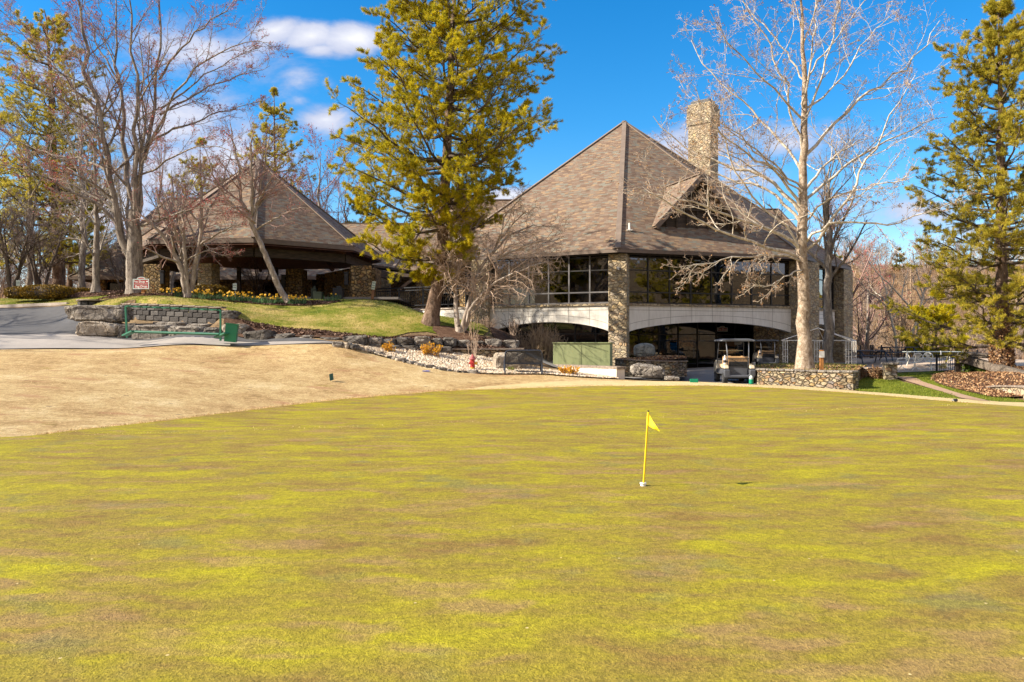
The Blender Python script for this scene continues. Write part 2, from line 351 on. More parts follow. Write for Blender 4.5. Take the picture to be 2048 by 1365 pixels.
def shingle_fn(t, b):
    uv = t.uv(); s = t.sep(uv); row = t.m('FLOOR', t.m('DIVIDE', s[1], .115)); fr = t.m('FRACT', t.m('DIVIDE', s[1], .115))
    rr = t.n('ShaderNodeTexWhiteNoise', noise_dimensions='1D'); t.L.new(row, rr.inputs['W'])
    xu = t.m('ADD', t.m('DIVIDE', s[0], .25), t.m('MULTIPLY', rr.outputs['Value'], 7.0)); cx = t.m('FLOOR', xu); fx = t.m('FRACT', xu)
    wn = t.n('ShaderNodeTexWhiteNoise', noise_dimensions='2D'); t.L.new(t.comb(cx, row, 0), wn.inputs['Vector'])
    big = t.noise(uv, .5, 3)
    f = t.m('ADD', t.m('MULTIPLY', wn.outputs['Value'], .86), t.m('MULTIPLY', big, .14))
    col = t.ramp(f, [(.0, (.125, .075, .052)), (.17, (.185, .118, .085)), (.33, (.215, .165, .125)), (.50, (.165, .100, .070)), (.62, (.195, .195, .160)), (.74, (.31, .205, .120)), (.86, (.225, .150, .105)), (.94, (.35, .215, .115))], 'CONSTANT')
    col = t.mix(.28, col, (.215, .165, .122)); col = t.mix(.5, col, t.ramp(t.noise(t.map(uv, (1.6, .5, 1)), .9, 5, .6), [(.3, (.72, .71, .70)), (.7, (1.05, 1.03, 1.0))]), 'MULTIPLY')
    g = t.noise(uv, 35, 3, .7); col = t.mix(.5, col, t.ramp(g, [(.3, (.62, .62, .62)), (.7, (1.35, 1.35, 1.35))]), 'MULTIPLY')
    ln = t.m('MAXIMUM', t.m('LESS_THAN', fr, .13), t.m('MULTIPLY', t.m('LESS_THAN', fx, .05), .7))
    col = t.mix(t.m('MULTIPLY', ln, .42), col, (.035, .025, .02))
    return col, t.bump(t.m('ADD', t.m('MULTIPLY', t.m('SUBTRACT', 1.0, fr), .7), t.m('MULTIPLY', wn.outputs['Value'], .5)), .014)
M['shingle'] = mat('roof_shingles', shingle_fn, rough=.92, spec=.15)
def stone_fn(sc, cols, mortar=(.20, .165, .12), depth=.05, flat=1.25):
    def fn(t, b):
        p = t.map(t.pos(), (1, 1, flat)); p = t.v('ADD', p, t.v('SCALE', t.v('SUBTRACT', t.noisec(p, 2.2, 3), (.5, .5, .5)), .28))
        e = t.voro(p, sc, 'DISTANCE_TO_EDGE')[0]; c = t.voro(p, sc, 'F1')[1]; s = t.sep(c)
        n = t.noise(p, 14, 4, .7)
        col = t.ramp(t.m('ADD', t.m('MULTIPLY', s[0], .85), t.m('MULTIPLY', n, .15)), cols, 'LINEAR')
        col = t.mix(.75, col, t.ramp(s[1], [(0, (.66, .66, .68)), (1, (1.25, 1.22, 1.15))]), 'MULTIPLY')
        col = t.mix(.55, col, t.ramp(n, [(.3, (.6, .58, .55)), (.7, (1.3, 1.3, 1.3))]), 'MULTIPLY')
        mm = t.step(e, .015, .05); col = t.mix(mm, mortar, col)
        h = t.m('ADD', t.m('MULTIPLY', t.step(e, .0, .16), 1.0), t.m('ADD', t.m('MULTIPLY', n, .35), t.m('MULTIPLY', s[2], .35)))
        return col, t.bump(h, depth)
    return fn
STC = [(.05, (.25, .20, .14)), (.2, (.40, .32, .21)), (.4, (.50, .41, .27)), (.55, (.34, .30, .25)), (.68, (.50, .34, .15)), (.8, (.30, .27, .25)), (.93, (.42, .23, .09))]
M['stone'] = mat('fieldstone_masonry', stone_fn(4.6, [(a, tuple(x*.6+y*.47 for x, y in zip(c, (.42, .34, .23)))) for a, c in STC], mortar=(.25, .20, .145), depth=.045, flat=1.5), rough=.9, spec=.2)
M['stone2'] = mat('fieldstone_wall', stone_fn(4.9, [(a, tuple(x*.85 for x in c)) for a, c in STC], mortar=(.085, .068, .05), depth=.11, flat=1.9), rough=.9, spec=.2)
M['brownstone'] = mat('brown_fieldstone', stone_fn(4.6, [(a, (c[0]*.78, c[1]*.66, c[2]*.48)) for a, c in STC], mortar=(.07, .05, .03), depth=.09), rough=.9, spec=.2)
def rock_fn(c1, c2, c3):
    def fn(t, b):
        p = t.objc(); a = t.noise(p, 2.2, 7, .68, .6); g = t.noise(p, 11, 6, .75); cr = t.voro(t.v('ADD', p, t.v('SCALE', t.noisec(p, 3, 3), .5)), 2.4, 'DISTANCE_TO_EDGE')[0]
        col = t.ramp(t.m('ADD', t.m('MULTIPLY', a, .6), t.m('MULTIPLY', g, .4)), [(.34, c1), (.5, c2), (.64, c3)])
        col = t.mix(t.m('MULTIPLY', t.m('SUBTRACT', 1.0, t.step(cr, .0, .035)), .55), col, tuple(x*.35 for x in c1))
        return col, t.bump(t.m('ADD', t.m('ADD', g, t.m('MULTIPLY', t.noise(p, 32, 4, .7), .5)), t.m('MULTIPLY', t.step(cr, 0, .06), .6)), .07)
    return fn
M['rock'] = mat('weathered_limestone', rock_fn((.10, .085, .075), (.26, .225, .19), (.48, .43, .36)), rough=.95, spec=.15)
M['rockd'] = mat('dark_weathered_stone', rock_fn((.055, .05, .047), (.14, .122, .105), (.30, .27, .23)), rough=.95, spec=.15)
M['rockp'] = mat('pale_limestone', rock_fn((.24, .19, .14), (.46, .38, .29), (.62, .55, .46)), rough=.95, spec=.15)
M['rockg'] = mat('striped_grey_rock', rock_fn((.13, .13, .12), (.27, .27, .24), (.42, .40, .34)), rough=.9, spec=.2)
def block_fn(t, b):
    o = t.objc(); g = t.noise(o, 18, 5, .75); a = t.n('ShaderNodeNewGeometry').outputs['Random Per Island']
    return t.ramp(t.m('ADD', t.m('MULTIPLY', a, .45), t.m('MULTIPLY', g, .55)), [(.25, (.035, .032, .031)), (.5, (.085, .078, .073)), (.8, (.19, .175, .16))]), t.bump(g, .05)
M['block'] = mat('split_face_block', block_fn, rough=.95, spec=.1)
M['stucco'] = mat('white_stucco', lambda t, b: (t.mix(.6, t.ramp(t.noise(t.pos(), 1.1, 6, .6), [(.3, (.70, .65, .58)), (.7, (.84, .80, .73))]), t.ramp(t.noise(t.map(t.pos(), (5, 5, .6)), 2.2, 5, .65), [(.3, (.78, .76, .74)), (.6, (1, 1, 1))]), 'MULTIPLY'), t.bump(t.noise(t.pos(), 60, 3), .003)), rough=.9, spec=.2)
M['concrete'] = mat('pale_concrete', lambda t, b: (t.ramp(t.noise(t.pos(), 2.5, 6, .65), [(.3, (.55, .45, .36)), (.7, (.72, .64, .55))]), t.bump(t.noise(t.pos(), 30, 4), .006)), rough=.9, spec=.2)
M['coping'] = mat('weathered_coping', lambda t, b: (t.ramp(t.noise(t.pos(), 9, 6, .7), [(.35, (.13, .10, .08)), (.65, (.36, .29, .23))]), t.bump(t.noise(t.pos(), 30, 4), .012)), rough=.95, spec=.15)
M['joint'] = mat('joint_line', color=(.16, .13, .10))
M['bronze'] = mat('dark_bronze_frame', color=(.022, .019, .018), rough=.45)
M['greymull'] = mat('grey_window_bar', color=(.16, .15, .15), rough=.4)
M['fascia'] = mat('brown_fascia', color=(.15, .105, .078), rough=.6)
M['ridge'] = mat('ridge_cap', color=(.20, .148, .112), rough=.9)
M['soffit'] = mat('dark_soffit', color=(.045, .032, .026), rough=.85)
M['redwood'] = mat('stained_timber', color=(.13, .052, .025), rough=.7)
M['darkwood'] = mat('dark_timber', lambda t, b: (t.ramp(t.noise(t.map(t.objc(), (1, 1, 9)), 2.4, 5), [(.35, (.02, .014, .010)), (.65, (.075, .052, .036))]), None), rough=.85)
M['greytimber'] = mat('weathered_timber', lambda t, b: (t.ramp(t.noise(t.map(t.objc(), (.5, 6, 9)), 2.0, 6, .7), [(.3, (.035, .027, .022)), (.5, (.14, .11, .085)), (.7, (.26, .21, .165))]), None), rough=.95)
M['orangepost'] = mat('orange_cedar_post', lambda t, b: (t.ramp(t.noise(t.map(t.objc(), (7, 7, .8)), 3, 5), [(.35, (.30, .11, .025)), (.65, (.52, .23, .06))]), None), rough=.75)
M['oldpost'] = mat('old_brown_post', lambda t, b: (t.ramp(t.noise(t.map(t.objc(), (7, 7, .8)), 3, 5), [(.35, (.12, .05, .025)), (.65, (.30, .15, .08))]), None), rough=.85)
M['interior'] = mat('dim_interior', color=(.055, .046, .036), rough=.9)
M['lit_wall_panel'] = mat('olive_sunlit_wall', color=(.20, .20, .10), rough=.9)  # olive colour carries the sunlight seen on the inner walls
M['black'] = mat('black_metal', color=(.012, .013, .018), rough=.42)
M['bluemetal'] = mat('navy_coated_mesh', color=(.022, .028, .045), rough=.4)
M['white'] = mat('white_paint', color=(.78, .76, .72), rough=.5)
M['cream'] = mat('cream_metal', color=(.82, .78, .68), rough=.5)
M['tubewhite'] = mat('white_tube', color=(.80, .75, .68), rough=.5)
M['maroon'] = mat('maroon_sign_face', color=(.33, .035, .030), rough=.55)
M['signgreen'] = mat('sign_green_ink', color=(.02, .10, .075), rough=.6)
M['signgrey'] = mat('sign_plate', color=(.52, .58, .55), rough=.5)
M['rackgreen'] = mat('green_rack_paint', color=(.018, .15, .085), rough=.5)
M['basketgreen'] = mat('green_plastic', color=(.012, .19, .095), rough=.45)
M['plategreen'] = mat('green_plate', color=(.0, .24, .12), rough=.45)
M['olivesteel'] = mat('olive_painted_steel', lambda t, b: (t.mix(t.m('MULTIPLY', t.step(t.noise(t.map(t.pos(), (1.5, 1, .9)), 2.6, 6, .68), .5, .72), .5), t.ramp(t.noise(t.map(t.pos(), (9, 9, .5)), 1.3, 4), [(.3, (.225, .255, .115)), (.7, (.275, .30, .145))]), (.10, .11, .05)), None), rough=.5)
M['darkolive'] = mat('dark_olive_bin', color=(.018, .030, .014), rough=.5)
M['hydred'] = mat('hydrant_red', lambda t, b: (t.ramp(t.noise(t.objc(), 14, 5, .7), [(.35, (.28, .02, .02)), (.6, (.50, .035, .03)), (.75, (.52, .12, .09))]), t.bump(t.noise(t.objc(), 30, 3), .004)), rough=.5)
M['hydpink'] = mat('faded_red_bonnet', color=(.42, .10, .10), rough=.7)
M['hydyellow'] = mat('hydrant_yellow', color=(.60, .33, .02), rough=.6)
M['cartgrey'] = mat('graphite_plastic', color=(.085, .088, .10), rough=.38)
M['cartroof'] = mat('grey_canopy_plastic', color=(.13, .14, .165), rough=.35)
M['cartcream'] = mat('cream_body_panel', color=(.60, .50, .35), rough=.3)
M['tanrail'] = mat('tan_seat_vinyl', color=(.50, .30, .14), rough=.5)
M['rubber'] = mat('rubber_tyre', color=(.02, .02, .021), rough=.8)
M['steel'] = mat('brushed_steel', color=(.42, .42, .42), rough=.3, metal=.9)
M['flagyellow'] = mat('yellow_flag_cloth', color=(.86, .66, .01), rough=.7)
M['poleyellow'] = mat('yellow_pole', color=(.80, .52, .01), rough=.4)
M['daff'] = mat('daffodil_petal', color=(.90, .56, .01), rough=.6)
M['dafforange'] = mat('daffodil_trumpet', color=(.90, .36, .01), rough=.6)
def leafy(name, a, b_, c, trans=.25, rough=.6):
    def fn(t, b):
        f = t.m('ADD', t.m('MULTIPLY', t.attr('tint')[2], .7), t.m('MULTIPLY', t.noise(t.pos(), 1.1, 3), .3))
        return t.ramp(f, [(.15, a), (.5, b_), (.85, c)])
    m = mat(name, fn, rough=rough, spec=.2)
    t = NT(m.node_tree); b = m.node_tree.nodes['Principled BSDF']; o = m.node_tree.nodes['Material Output']
    tr = t.n('ShaderNodeBsdfTranslucent'); t.L.new(b.inputs['Base Color'].links[0].from_socket, tr.inputs['Color'])
    mx = t.n('ShaderNodeMixShader'); mx.inputs[0].default_value = trans
    t.L.new(b.outputs[0], mx.inputs[1]); t.L.new(tr.outputs[0], mx.inputs[2]); t.L.new(mx.outputs[0], o.inputs['Surface']); return m
M['needle'] = leafy('pine_needles', (.13, .17, .012), (.50, .42, .014), (.80, .60, .020), .45)
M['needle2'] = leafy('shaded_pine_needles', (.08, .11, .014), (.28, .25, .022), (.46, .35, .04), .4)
M['needle3'] = leafy('loose_pine_needles', (.18, .19, .022), (.50, .42, .04), (.74, .56, .09), .45)
M['yew'] = leafy('clipped_yew', (.07, .05, .008), (.20, .125, .015), (.33, .19, .02), .15)
M['forsythia'] = leafy('forsythia_bloom', (.62, .26, .01), (.82, .42, .01), (.92, .60, .02), .3)
M['dleaf'] = leafy('daffodil_leaves', (.03, .09, .03), (.08, .18, .06), (.22, .32, .15), .2)
M['ivy'] = leafy('ivy_leaves', (.02, .045, .008), (.07, .11, .015), (.18, .20, .03), .15, .35)
M['dryleaf'] = leafy('fallen_leaves', (.12, .05, .025), (.33, .17, .08), (.58, .38, .20), .15)
M['chips'] = leafy('mulch_chips', (.035, .018, .012), (.12, .065, .045), (.34, .22, .16), .0, .95)
M['blades'] = leafy('grass_blades', (.09, .15, .010), (.22, .25, .03), (.46, .37, .13), .25)
M['freshblades'] = leafy('fresh_grass_blades', (.06, .10, .008), (.14, .18, .012), (.26, .27, .03), .25)
M['drygrass'] = leafy('dry_grass_blades', (.30, .17, .06), (.62, .42, .18), (.85, .66, .36), .2)
M['pebbles'] = leafy('pale_pebbles', (.30, .20, .12), (.52, .42, .30), (.70, .62, .50), .0, .9)
M['buds'] = leafy('red_maple_buds', (.26, .035, .04), (.42, .06, .06), (.55, .16, .13), .2)
M['seeds'] = leafy('seed_balls', (.20, .09, .035), (.33, .16, .06), (.52, .30, .12), .1)
def bark(name, c1, c2, c3, sc=5, zs=.25, bd=.03):
    def fn(t, b):
        p = t.map(t.objc(), (1, 1, zs)); a = t.noise(p, sc, 6, .7, .5); g = t.noise(t.objc(), 22, 4, .7)
        return t.ramp(t.m('ADD', t.m('MULTIPLY', a, .7), t.m('MULTIPLY', g, .3)), [(.36, c1), (.5, c2), (.64, c3)]), t.bump(t.m('ADD', a, t.m('MULTIPLY', g, .4)), bd)
    return mat(name, fn, rough=.95, spec=.1)
M['barkmaple'] = bark('grey_maple_bark', (.08, .062, .05), (.24, .20, .165), (.46, .40, .33), 7, .22, .06)
M['barksyc'] = bark('flaking_sycamore_bark', (.13, .09, .06), (.33, .25, .18), (.56, .47, .38), 7, .8, .04)
M['barkwhite'] = bark('white_sycamore_bark', (.22, .17, .12), (.50, .43, .34), (.72, .67, .58), 5, .5, .012)
M['barkpine'] = bark('plated_pine_bark', (.055, .035, .025), (.16, .105, .075), (.33, .24, .18), 7, .35, .06)
M['barkdark'] = bark('dark_bark', (.05, .038, .03), (.11, .085, .068), (.20, .165, .135))
M['barkcrab'] = bark('smooth_grey_bark', (.16, .125, .10), (.34, .275, .225), (.54, .47, .40), 6, .3, .015)
M['twiggrey'] = mat('grey_twigs', color=(.36, .30, .25), rough=.9)
M['twigpale'] = mat('pale_twigs', color=(.44, .32, .235), rough=.9)
M['twigred'] = mat('reddish_twigs', color=(.36, .22, .18), rough=.9)
M['twigbrown'] = mat('brown_twigs', color=(.25, .175, .115), rough=.9)
M['twigtan'] = mat('tan_twigs', color=(.36, .25, .155), rough=.9)
M['twigpurple'] = mat('purplish_twigs', color=(.27, .20, .165), rough=.9)
# window glass: dark tint, mirror-like at a slant
def make_glass(name, tint, refl):
    m = bpy.data.materials.new(name); m.use_nodes = True; t = NT(m.node_tree); nt = m.node_tree; nt.nodes.remove(nt.nodes['Principled BSDF'])
    tr = t.n('ShaderNodeBsdfTransparent'); tr.inputs[0].default_value = (*tint, 1)
    gl = t.n('ShaderNodeBsdfGlossy'); gl.inputs['Roughness'].default_value = .012; gl.inputs['Color'].default_value = (.85, .85, .87, 1)
    t.L.new(t.bump(t.noise(t.pos(), .8, 3), .006), gl.inputs['Normal'])
    fr = t.n('ShaderNodeFresnel'); fr.inputs[0].default_value = 1.5
    f = t.m('ADD', t.m('MULTIPLY', fr.outputs[0], 1.2), refl, clamp=True)
    mx = t.n('ShaderNodeMixShader'); t.L.new(f, mx.inputs[0]); t.L.new(tr.outputs[0], mx.inputs[1]); t.L.new(gl.outputs[0], mx.inputs[2])
    t.L.new(mx.outputs[0], nt.nodes['Material Output'].inputs['Surface']); return m
M['glass'] = make_glass('tinted_glass', (.30, .29, .27), .10)
M['glassdark'] = make_glass('dark_glass', (.12, .115, .11), .05)
M['shield'] = make_glass('windshield_plastic', (.45, .46, .52), .05)
def lampmat(name, col, s):
    m = bpy.data.materials.new(name); m.use_nodes = True; b = m.node_tree.nodes['Principled BSDF']
    b.inputs['Emission Color'].default_value = (*col, 1); b.inputs['Emission Strength'].default_value = s; b.inputs['Base Color'].default_value = (*col, 1); return m
M['lampglow'] = lampmat('lit_bulb', (1, .72, .30), 4.0)

# ---------------------------------------------------------------- the ground
def axis(a, b, st, far, grow=1.25):
    c = list(np.arange(a, b+st/2, st)); s = st; x = a
    lo = []
    while x > far[0]: s = min(s*grow, 40); x -= s; lo.append(x)
    s = st; x = b; hi = []
    while x < far[1]: s = min(s*grow, 40); x += s; hi.append(x)
    return np.array(lo[::-1]+c+hi)
gx = axis(-34, 34, .4, (-700, 700)); gy = axis(8, 58, .4, (-260, 900))
XX, YY = np.meshgrid(gx, gy); ZZ = Hn(XX, YY)
V = np.stack([XX, YY, ZZ], -1).reshape(-1, 3); nx, ny = len(gx), len(gy)
I = np.arange(nx*ny).reshape(ny, nx); Fq = np.stack([I[:-1, :-1], I[:-1, 1:], I[1:, 1:], I[1:, :-1]], -1).reshape(-1, 4)
tag(link('ground', np_mesh('ground', V, Fq, True), M['ground']), kind='structure')

def chaikin(P, n=2, closed=True):
    for _ in range(n):
        Q = []
        for i in range(len(P)):
            a, b = P[i], P[(i+1) % len(P)]; Q += [a*.75+b*.25, a*.25+b*.75]
        P = Q
    return P
def dens(P, st, jit=0.0, seed=1):
    out = []; rnd = random.Random(seed)
    for i in range(len(P)):
        a, b = P[i], P[(i+1) % len(P)]; n = max(1, int((b-a).length/st))
        for k in range(n):
            p = a.lerp(b, k/n); out.append(p+Vector((rnd.uniform(-jit, jit), rnd.uniform(-jit, jit))))
    return out
def inside(P, x, y):
    c = np.zeros(len(x), bool); n = len(P)
    for i in range(n):
        x1, y1 = P[i]; x2, y2 = P[(i+1) % n]
        k = ((y1 > y) != (y2 > y)); xi = (x2-x1)*(y-y1)/((y2-y1) if y2 != y1 else 1e-9)+x1
        c ^= k & (x < xi)
    return c
def sheet(name, poly, m, dz, cell=.45, kind='structure', smooth_n=2, jit=0.0, mound=0.0):
    P = [Vector(p[:2]) for p in poly]
    if smooth_n: P = chaikin(P, smooth_n)
    P = dens(P, cell, jit)
    xs = [p.x for p in P]; ys = [p.y for p in P]
    X, Y = np.meshgrid(np.arange(min(xs), max(xs), cell), np.arange(min(ys), max(ys), cell)); X = X.ravel(); Y = Y.ravel()
    k = inside([(p.x, p.y) for p in P], X, Y); X = X[k]; Y = Y[k]
    n = len(P); vin = P+[Vector((a, b)) for a, b in zip(X, Y)]
    vo, eo, fo, _, _, _ = geometry.delaunay_2d_cdt(vin, [(i, (i+1) % n) for i in range(n)], [], 1, 1e-5)
    vx = np.array([v.x for v in vo]); vy = np.array([v.y for v in vo]); vz = Hn(vx, vy)+dz
    if mound:
        cx, cy = np.mean(xs), np.mean(ys); rx = (max(xs)-min(xs))/2; ry = (max(ys)-min(ys))/2
        vz += mound*np.clip(1-((vx-cx)/rx)**2-((vy-cy)/ry)**2, 0, 1)**.7
    me = np_mesh(name, np.stack([vx, vy, vz], 1), np.array([list(f) for f in fo if len(f) == 3]), True)
    o = link(name, me, m)
    if kind: tag(o, kind=kind)
    return o, [(p.x, p.y) for p in P]
def G2(*pts): return [G(a, b).xy for a, b in pts]
def at2(px, Z): return Vector((wx(px, Z), Z))
edge = G2((0, 885), (150, 867), (300, 850), (420, 835), (540, 819), (650, 806), (765, 795), (880, 786), (1000, 781), (1120, 777.5), (1240, 775), (1380, 774), (1500, 777), (1600, 782), (1700, 789), (1800, 797), (1900, 807), (2048, 818))
green_poly = [Vector((-15, 11.2))]+edge+[Vector((17, 18.2)), Vector((22, 12)), Vector((20, 0)), Vector((10, -12)), Vector((-6, -14)), Vector((-18, -4)), Vector((-19, 7))]
green_o, GREEN = sheet('putting_green', green_poly, M['green'], .045, .35, jit=.035)
fw_up = G2((0, 702), (250, 699), (450, 694), (590, 690.5), (680, 693), (740, 708), (800, 724), (860, 738), (900, 744), (950, 749), (1080, 751), (1140, 756), (1240, 761), (1320, 765), (1400, 766), (1500, 771), (1600, 775), (1700, 783.5), (1850, 795), (1960, 803), (2048, 808))
fair_poly = [Vector((-34, 26))]+fw_up+[Vector((18, 21.5)), Vector((30, 10)), Vector((26, -20)), Vector((-30, -20)), Vector((-34, 5))]
fair_o, FAIR = sheet('fairway', fair_poly, M['fairway'], .022, .45, smooth_n=1)
# narrow pale collar of taller dormant turf following the green's far and right edge
col_up = G2((1000, 772), (1120, 765), (1240, 764), (1400, 766), (1500, 771), (1600, 775), (1700, 783.5), (1850, 795), (1960, 803), (2048, 808))
sheet('turf_collar', [*G2((900, 784))]+col_up+[Vector((17.5, 19.9)), Vector((17, 18.0))]+[e+Vector((0, -.12)) for e in edge[:8:-1]], M['collar'], .034, .3, smooth_n=1, jit=.05)
# road and paths
road_poly = [Vector((-60, 37)), at2(0, 37.6), at2(135, 37.2), at2(150, 35.2), at2(160, 32.5), at2(185, 30.6), at2(250, 30.3), at2(480, 29.8), at2(600, 29.3), at2(700, 28.6), *G2((590, 690), (450, 693), (250, 698), (0, 701)), Vector((-60, 25))]
sheet('road', road_poly, M['asphalt'], .020, .4, smooth_n=0)
sheet('cart_path_strip', [Vector((-60, 28)), *G2((0, 674), (110, 668), (200, 676), (300, 684), (480, 686), (600, 686)), at2(700, 28.7), *G2((590, 690), (450, 693), (250, 698), (0, 701)), Vector((-60, 25))], M['cpath'], .036, .35, smooth_n=1)
kerb = MB(); kp = [gz(-40, 38.6), gz(-30, 38.3), gz(wx(0, 38), 38.0), gz(wx(135, 37.6), 37.6)]
for a, b in zip(kp, kp[1:]): kerb.bar(a+Vector((0, 0, .04)), b+Vector((0, 0, .04)), .15, .14)
tag(kerb.build('kerb', M['concrete']), kind='structure')
sheet('cart_path', [at2(1035, 33.5), at2(1060, 31.5), at2(1240, 29.2), at2(1400, 28.9), at2(1512, 29.6), at2(1512, 33), at2(1570, 37.5), at2(1700, 41), at2(1690, 45), at2(1560, 42.5), at2(1240, 39.5), at2(1040, 41)], M['gpath'], .040, .4, smooth_n=1)
# lawns
sheet('hill_lawn', [Vector((-60, 39)), at2(0, 38.6), at2(136, 37.7), at2(152, 35.6), at2(170, 33.6), at2(225, 33.4), at2(330, 32.4), at2(445, 31.5), *G2((455, 640), (520, 655), (600, 664), (680, 672), (760, 680)), at2(835, 32), at2(905, 32), at2(985, 33.2), at2(960, 36.5), at2(905, 39.5), at2(840, 40.3), at2(750, 41), at2(600, 41), at2(300, 42), at2(0, 44), Vector((-60, 48))], M['lawn'], .03, .4, smooth_n=1)
LAWN = [p for p in [Vector((-40, 39)), at2(0, 38.6), at2(136, 37.7), at2(152, 35.6), at2(170, 33.6), at2(225, 33.4), at2(330, 32.4), at2(445, 31.5), *G2((455, 640), (520, 655), (600, 664), (680, 672), (760, 680)), at2(835, 32), at2(905, 32), at2(985, 33.2), at2(960, 36.5), at2(905, 39.5), at2(840, 40.3), at2(750, 41), at2(600, 41), at2(300, 42), at2(0, 44), Vector((-40, 46))]]
STRIP = [*G2((1712, 784), (1850, 796), (1925, 802)), *G2((1905, 790), (1850, 776), (1790, 762)), at2(1790, 32), at2(1900, 35.5), at2(1870, 36.6), at2(1780, 35.8), at2(1760, 33), at2(1730, 31), at2(1705, 29)]
sheet('grass_strip', STRIP, M['strip'], .03, .35, smooth_n=1)
STRIP2 = [*G2((2048, 808), (1985, 806), (1940, 796), (1880, 777), (1830, 764)), at2(1800, 33.5), at2(1850, 34.0), at2(1890, 31), *G2((1880, 768), (1950, 787), (2010, 799), (2048, 803))]
sheet('grass_verge', STRIP2, M['strip'], .036, .35, smooth_n=1)
sheet('garden_path', [*G2((1928, 801), (1970, 805), (1985, 806), (1930, 793), (1880, 777), (1835, 763)), at2(1815, 32.5), at2(1785, 33.6), at2(1770, 33), *G2((1800, 761), (1850, 776), (1895, 789))], M['rpath'], .045, .3, smooth_n=1)
sheet('patio', [at2(1690, 44), at2(1700, 38), at2(1790, 36.9), at2(1900, 36.9), at2(1960, 37.5), Vector((34, 37.5)), Vector((34, 48)), at2(1690, 50)], M['patio'], .03, .45, smooth_n=0)
# mulch beds
sheet('mulch_bank', [at2(449, 31.1), *G2((455, 640), (500, 646), (540, 656), (600, 664), (680, 671), (760, 679)), at2(850, 31.6), at2(900, 31.9), at2(960, 32.2), at2(1010, 32.6), at2(1040, 32.0), at2(1040, 30.9), at2(900, 30.3), at2(800, 29.6), at2(690, 29.2), at2(600, 29.3), at2(490, 29.4), at2(449, 29.9)], M['mulch'], .058, .3, smooth_n=1, jit=.04)
sheet('mulch_patch', [at2(985, 33.0), at2(1005, 32.4), at2(1045, 32.0), at2(1075, 33.0), at2(1100, 36), at2(1070, 39), at2(1000, 39), at2(975, 37.5), at2(980, 35)], M['mulch'], .055, .35, smooth_n=1)
def ring(name, cx, cy, r, ry=None, mound=.12, m='mulch', dz=.06):
    P = [Vector((cx+r*math.cos(a)*(1+.08*math.sin(3*a)), cy+(ry or r)*math.sin(a))) for a in np.linspace(0, 2*math.pi, 14, endpoint=False)]
    return sheet(name, P, M[m], dz, .22, mound=mound, smooth_n=1)
pm = Vector((wx(267, 37.2), 37.2)); ring('tree_mulch', pm.x+.3, pm.y-.2, 1.75, 1.1, .2)
ps = Vector((wx(193, 40), 40)); ring('tree_mulch', ps.x, ps.y, 1.5, .9, .12)
pc = Vector((wx(916, 32.4), 32.4)); ring('tree_mulch', pc.x, pc.y-.1, 1.05, .8, .06)
FB = [at2(318, 38.6), at2(330, 37.4), at2(450, 36.9), at2(560, 36.9), at2(640, 37.0), at2(690, 37.9), at2(660, 38.8), at2(560, 39.3), at2(430, 39.6), at2(330, 39.8)]
sheet('flower_bed', FB, M['mulch'], .06, .3, smooth_n=1)
LB = [at2(1868, 32.5), *G2((1862, 765), (1900, 778), (1950, 790), (1990, 799)), at2(2050, 23.6), Vector((19, 23.6)), Vector((24, 27)), Vector((24, 36)), at2(1960, 36.5), at2(1900, 35)]
sheet('leaf_bed', LB, M['mulch'], .06, .35, smooth_n=1)
GR = [*G2((684, 692), (740, 707), (800, 722), (850, 733), (905, 743), (950, 748), (1080, 750), (1140, 755), (1240, 760)), at2(1240, 29.3), at2(1100, 29.5), at2(1030, 30.2), at2(985, 30.5), at2(900, 30.25), at2(800, 29.5), at2(740, 29.0), at2(700, 28.75)]
sheet('gravel_bed', GR, M['gravelbase'], .038, .3, smooth_n=1)
PL = [at2(1500, 31.3), at2(1530, 30.4), at2(1708, 27.3), at2(1722, 29.5), at2(1700, 33), at2(1660, 38), at2(1570, 36.5), at2(1500, 33.5)]

# scattered small stuff: blades, chips, leaves, pebbles
def scatter_pts(poly, n, rng, dz):
    xs = [p[0] for p in poly]; ys = [p[1] for p in poly]; out = []
    x = rng.uniform(min(xs), max(xs), n*3); y = rng.uniform(min(ys), max(ys), n*3); k = inside([tuple(p[:2]) for p in poly], x, y)
    x = x[k][:n]; y = y[k][:n]; return np.stack([x, y, Hn(x, y)+dz], 1)
def blades(name, P, rng, L, wd, m, lean=.5, kind='stuff', parent=None, lab=None, base_dir=None):
    n = len(P); a = rng.uniform(0, 2*math.pi, n); d = np.stack([np.cos(a)*lean*rng.uniform(.3, 1, n), np.sin(a)*lean*rng.uniform(.3, 1, n), np.ones(n)], 1)
    d /= np.linalg.norm(d, axis=1)[:, None]; l = L*rng.uniform(.6, 1.3, n); s = np.stack([np.cos(a+1.6), np.sin(a+1.6), np.zeros(n)], 1)*(wd/2)
    V = np.stack([P-s, P+s, P+d*l[:, None]], 1).reshape(-1, 3); tint = np.repeat(rng.uniform(0, 1, n), 3)
    o = link(name, np_mesh(name, V, np.arange(3*n).reshape(-1, 3), False, {'tint': tint}), M[m], parent)
    if kind: tag(o, kind=kind)
    return o
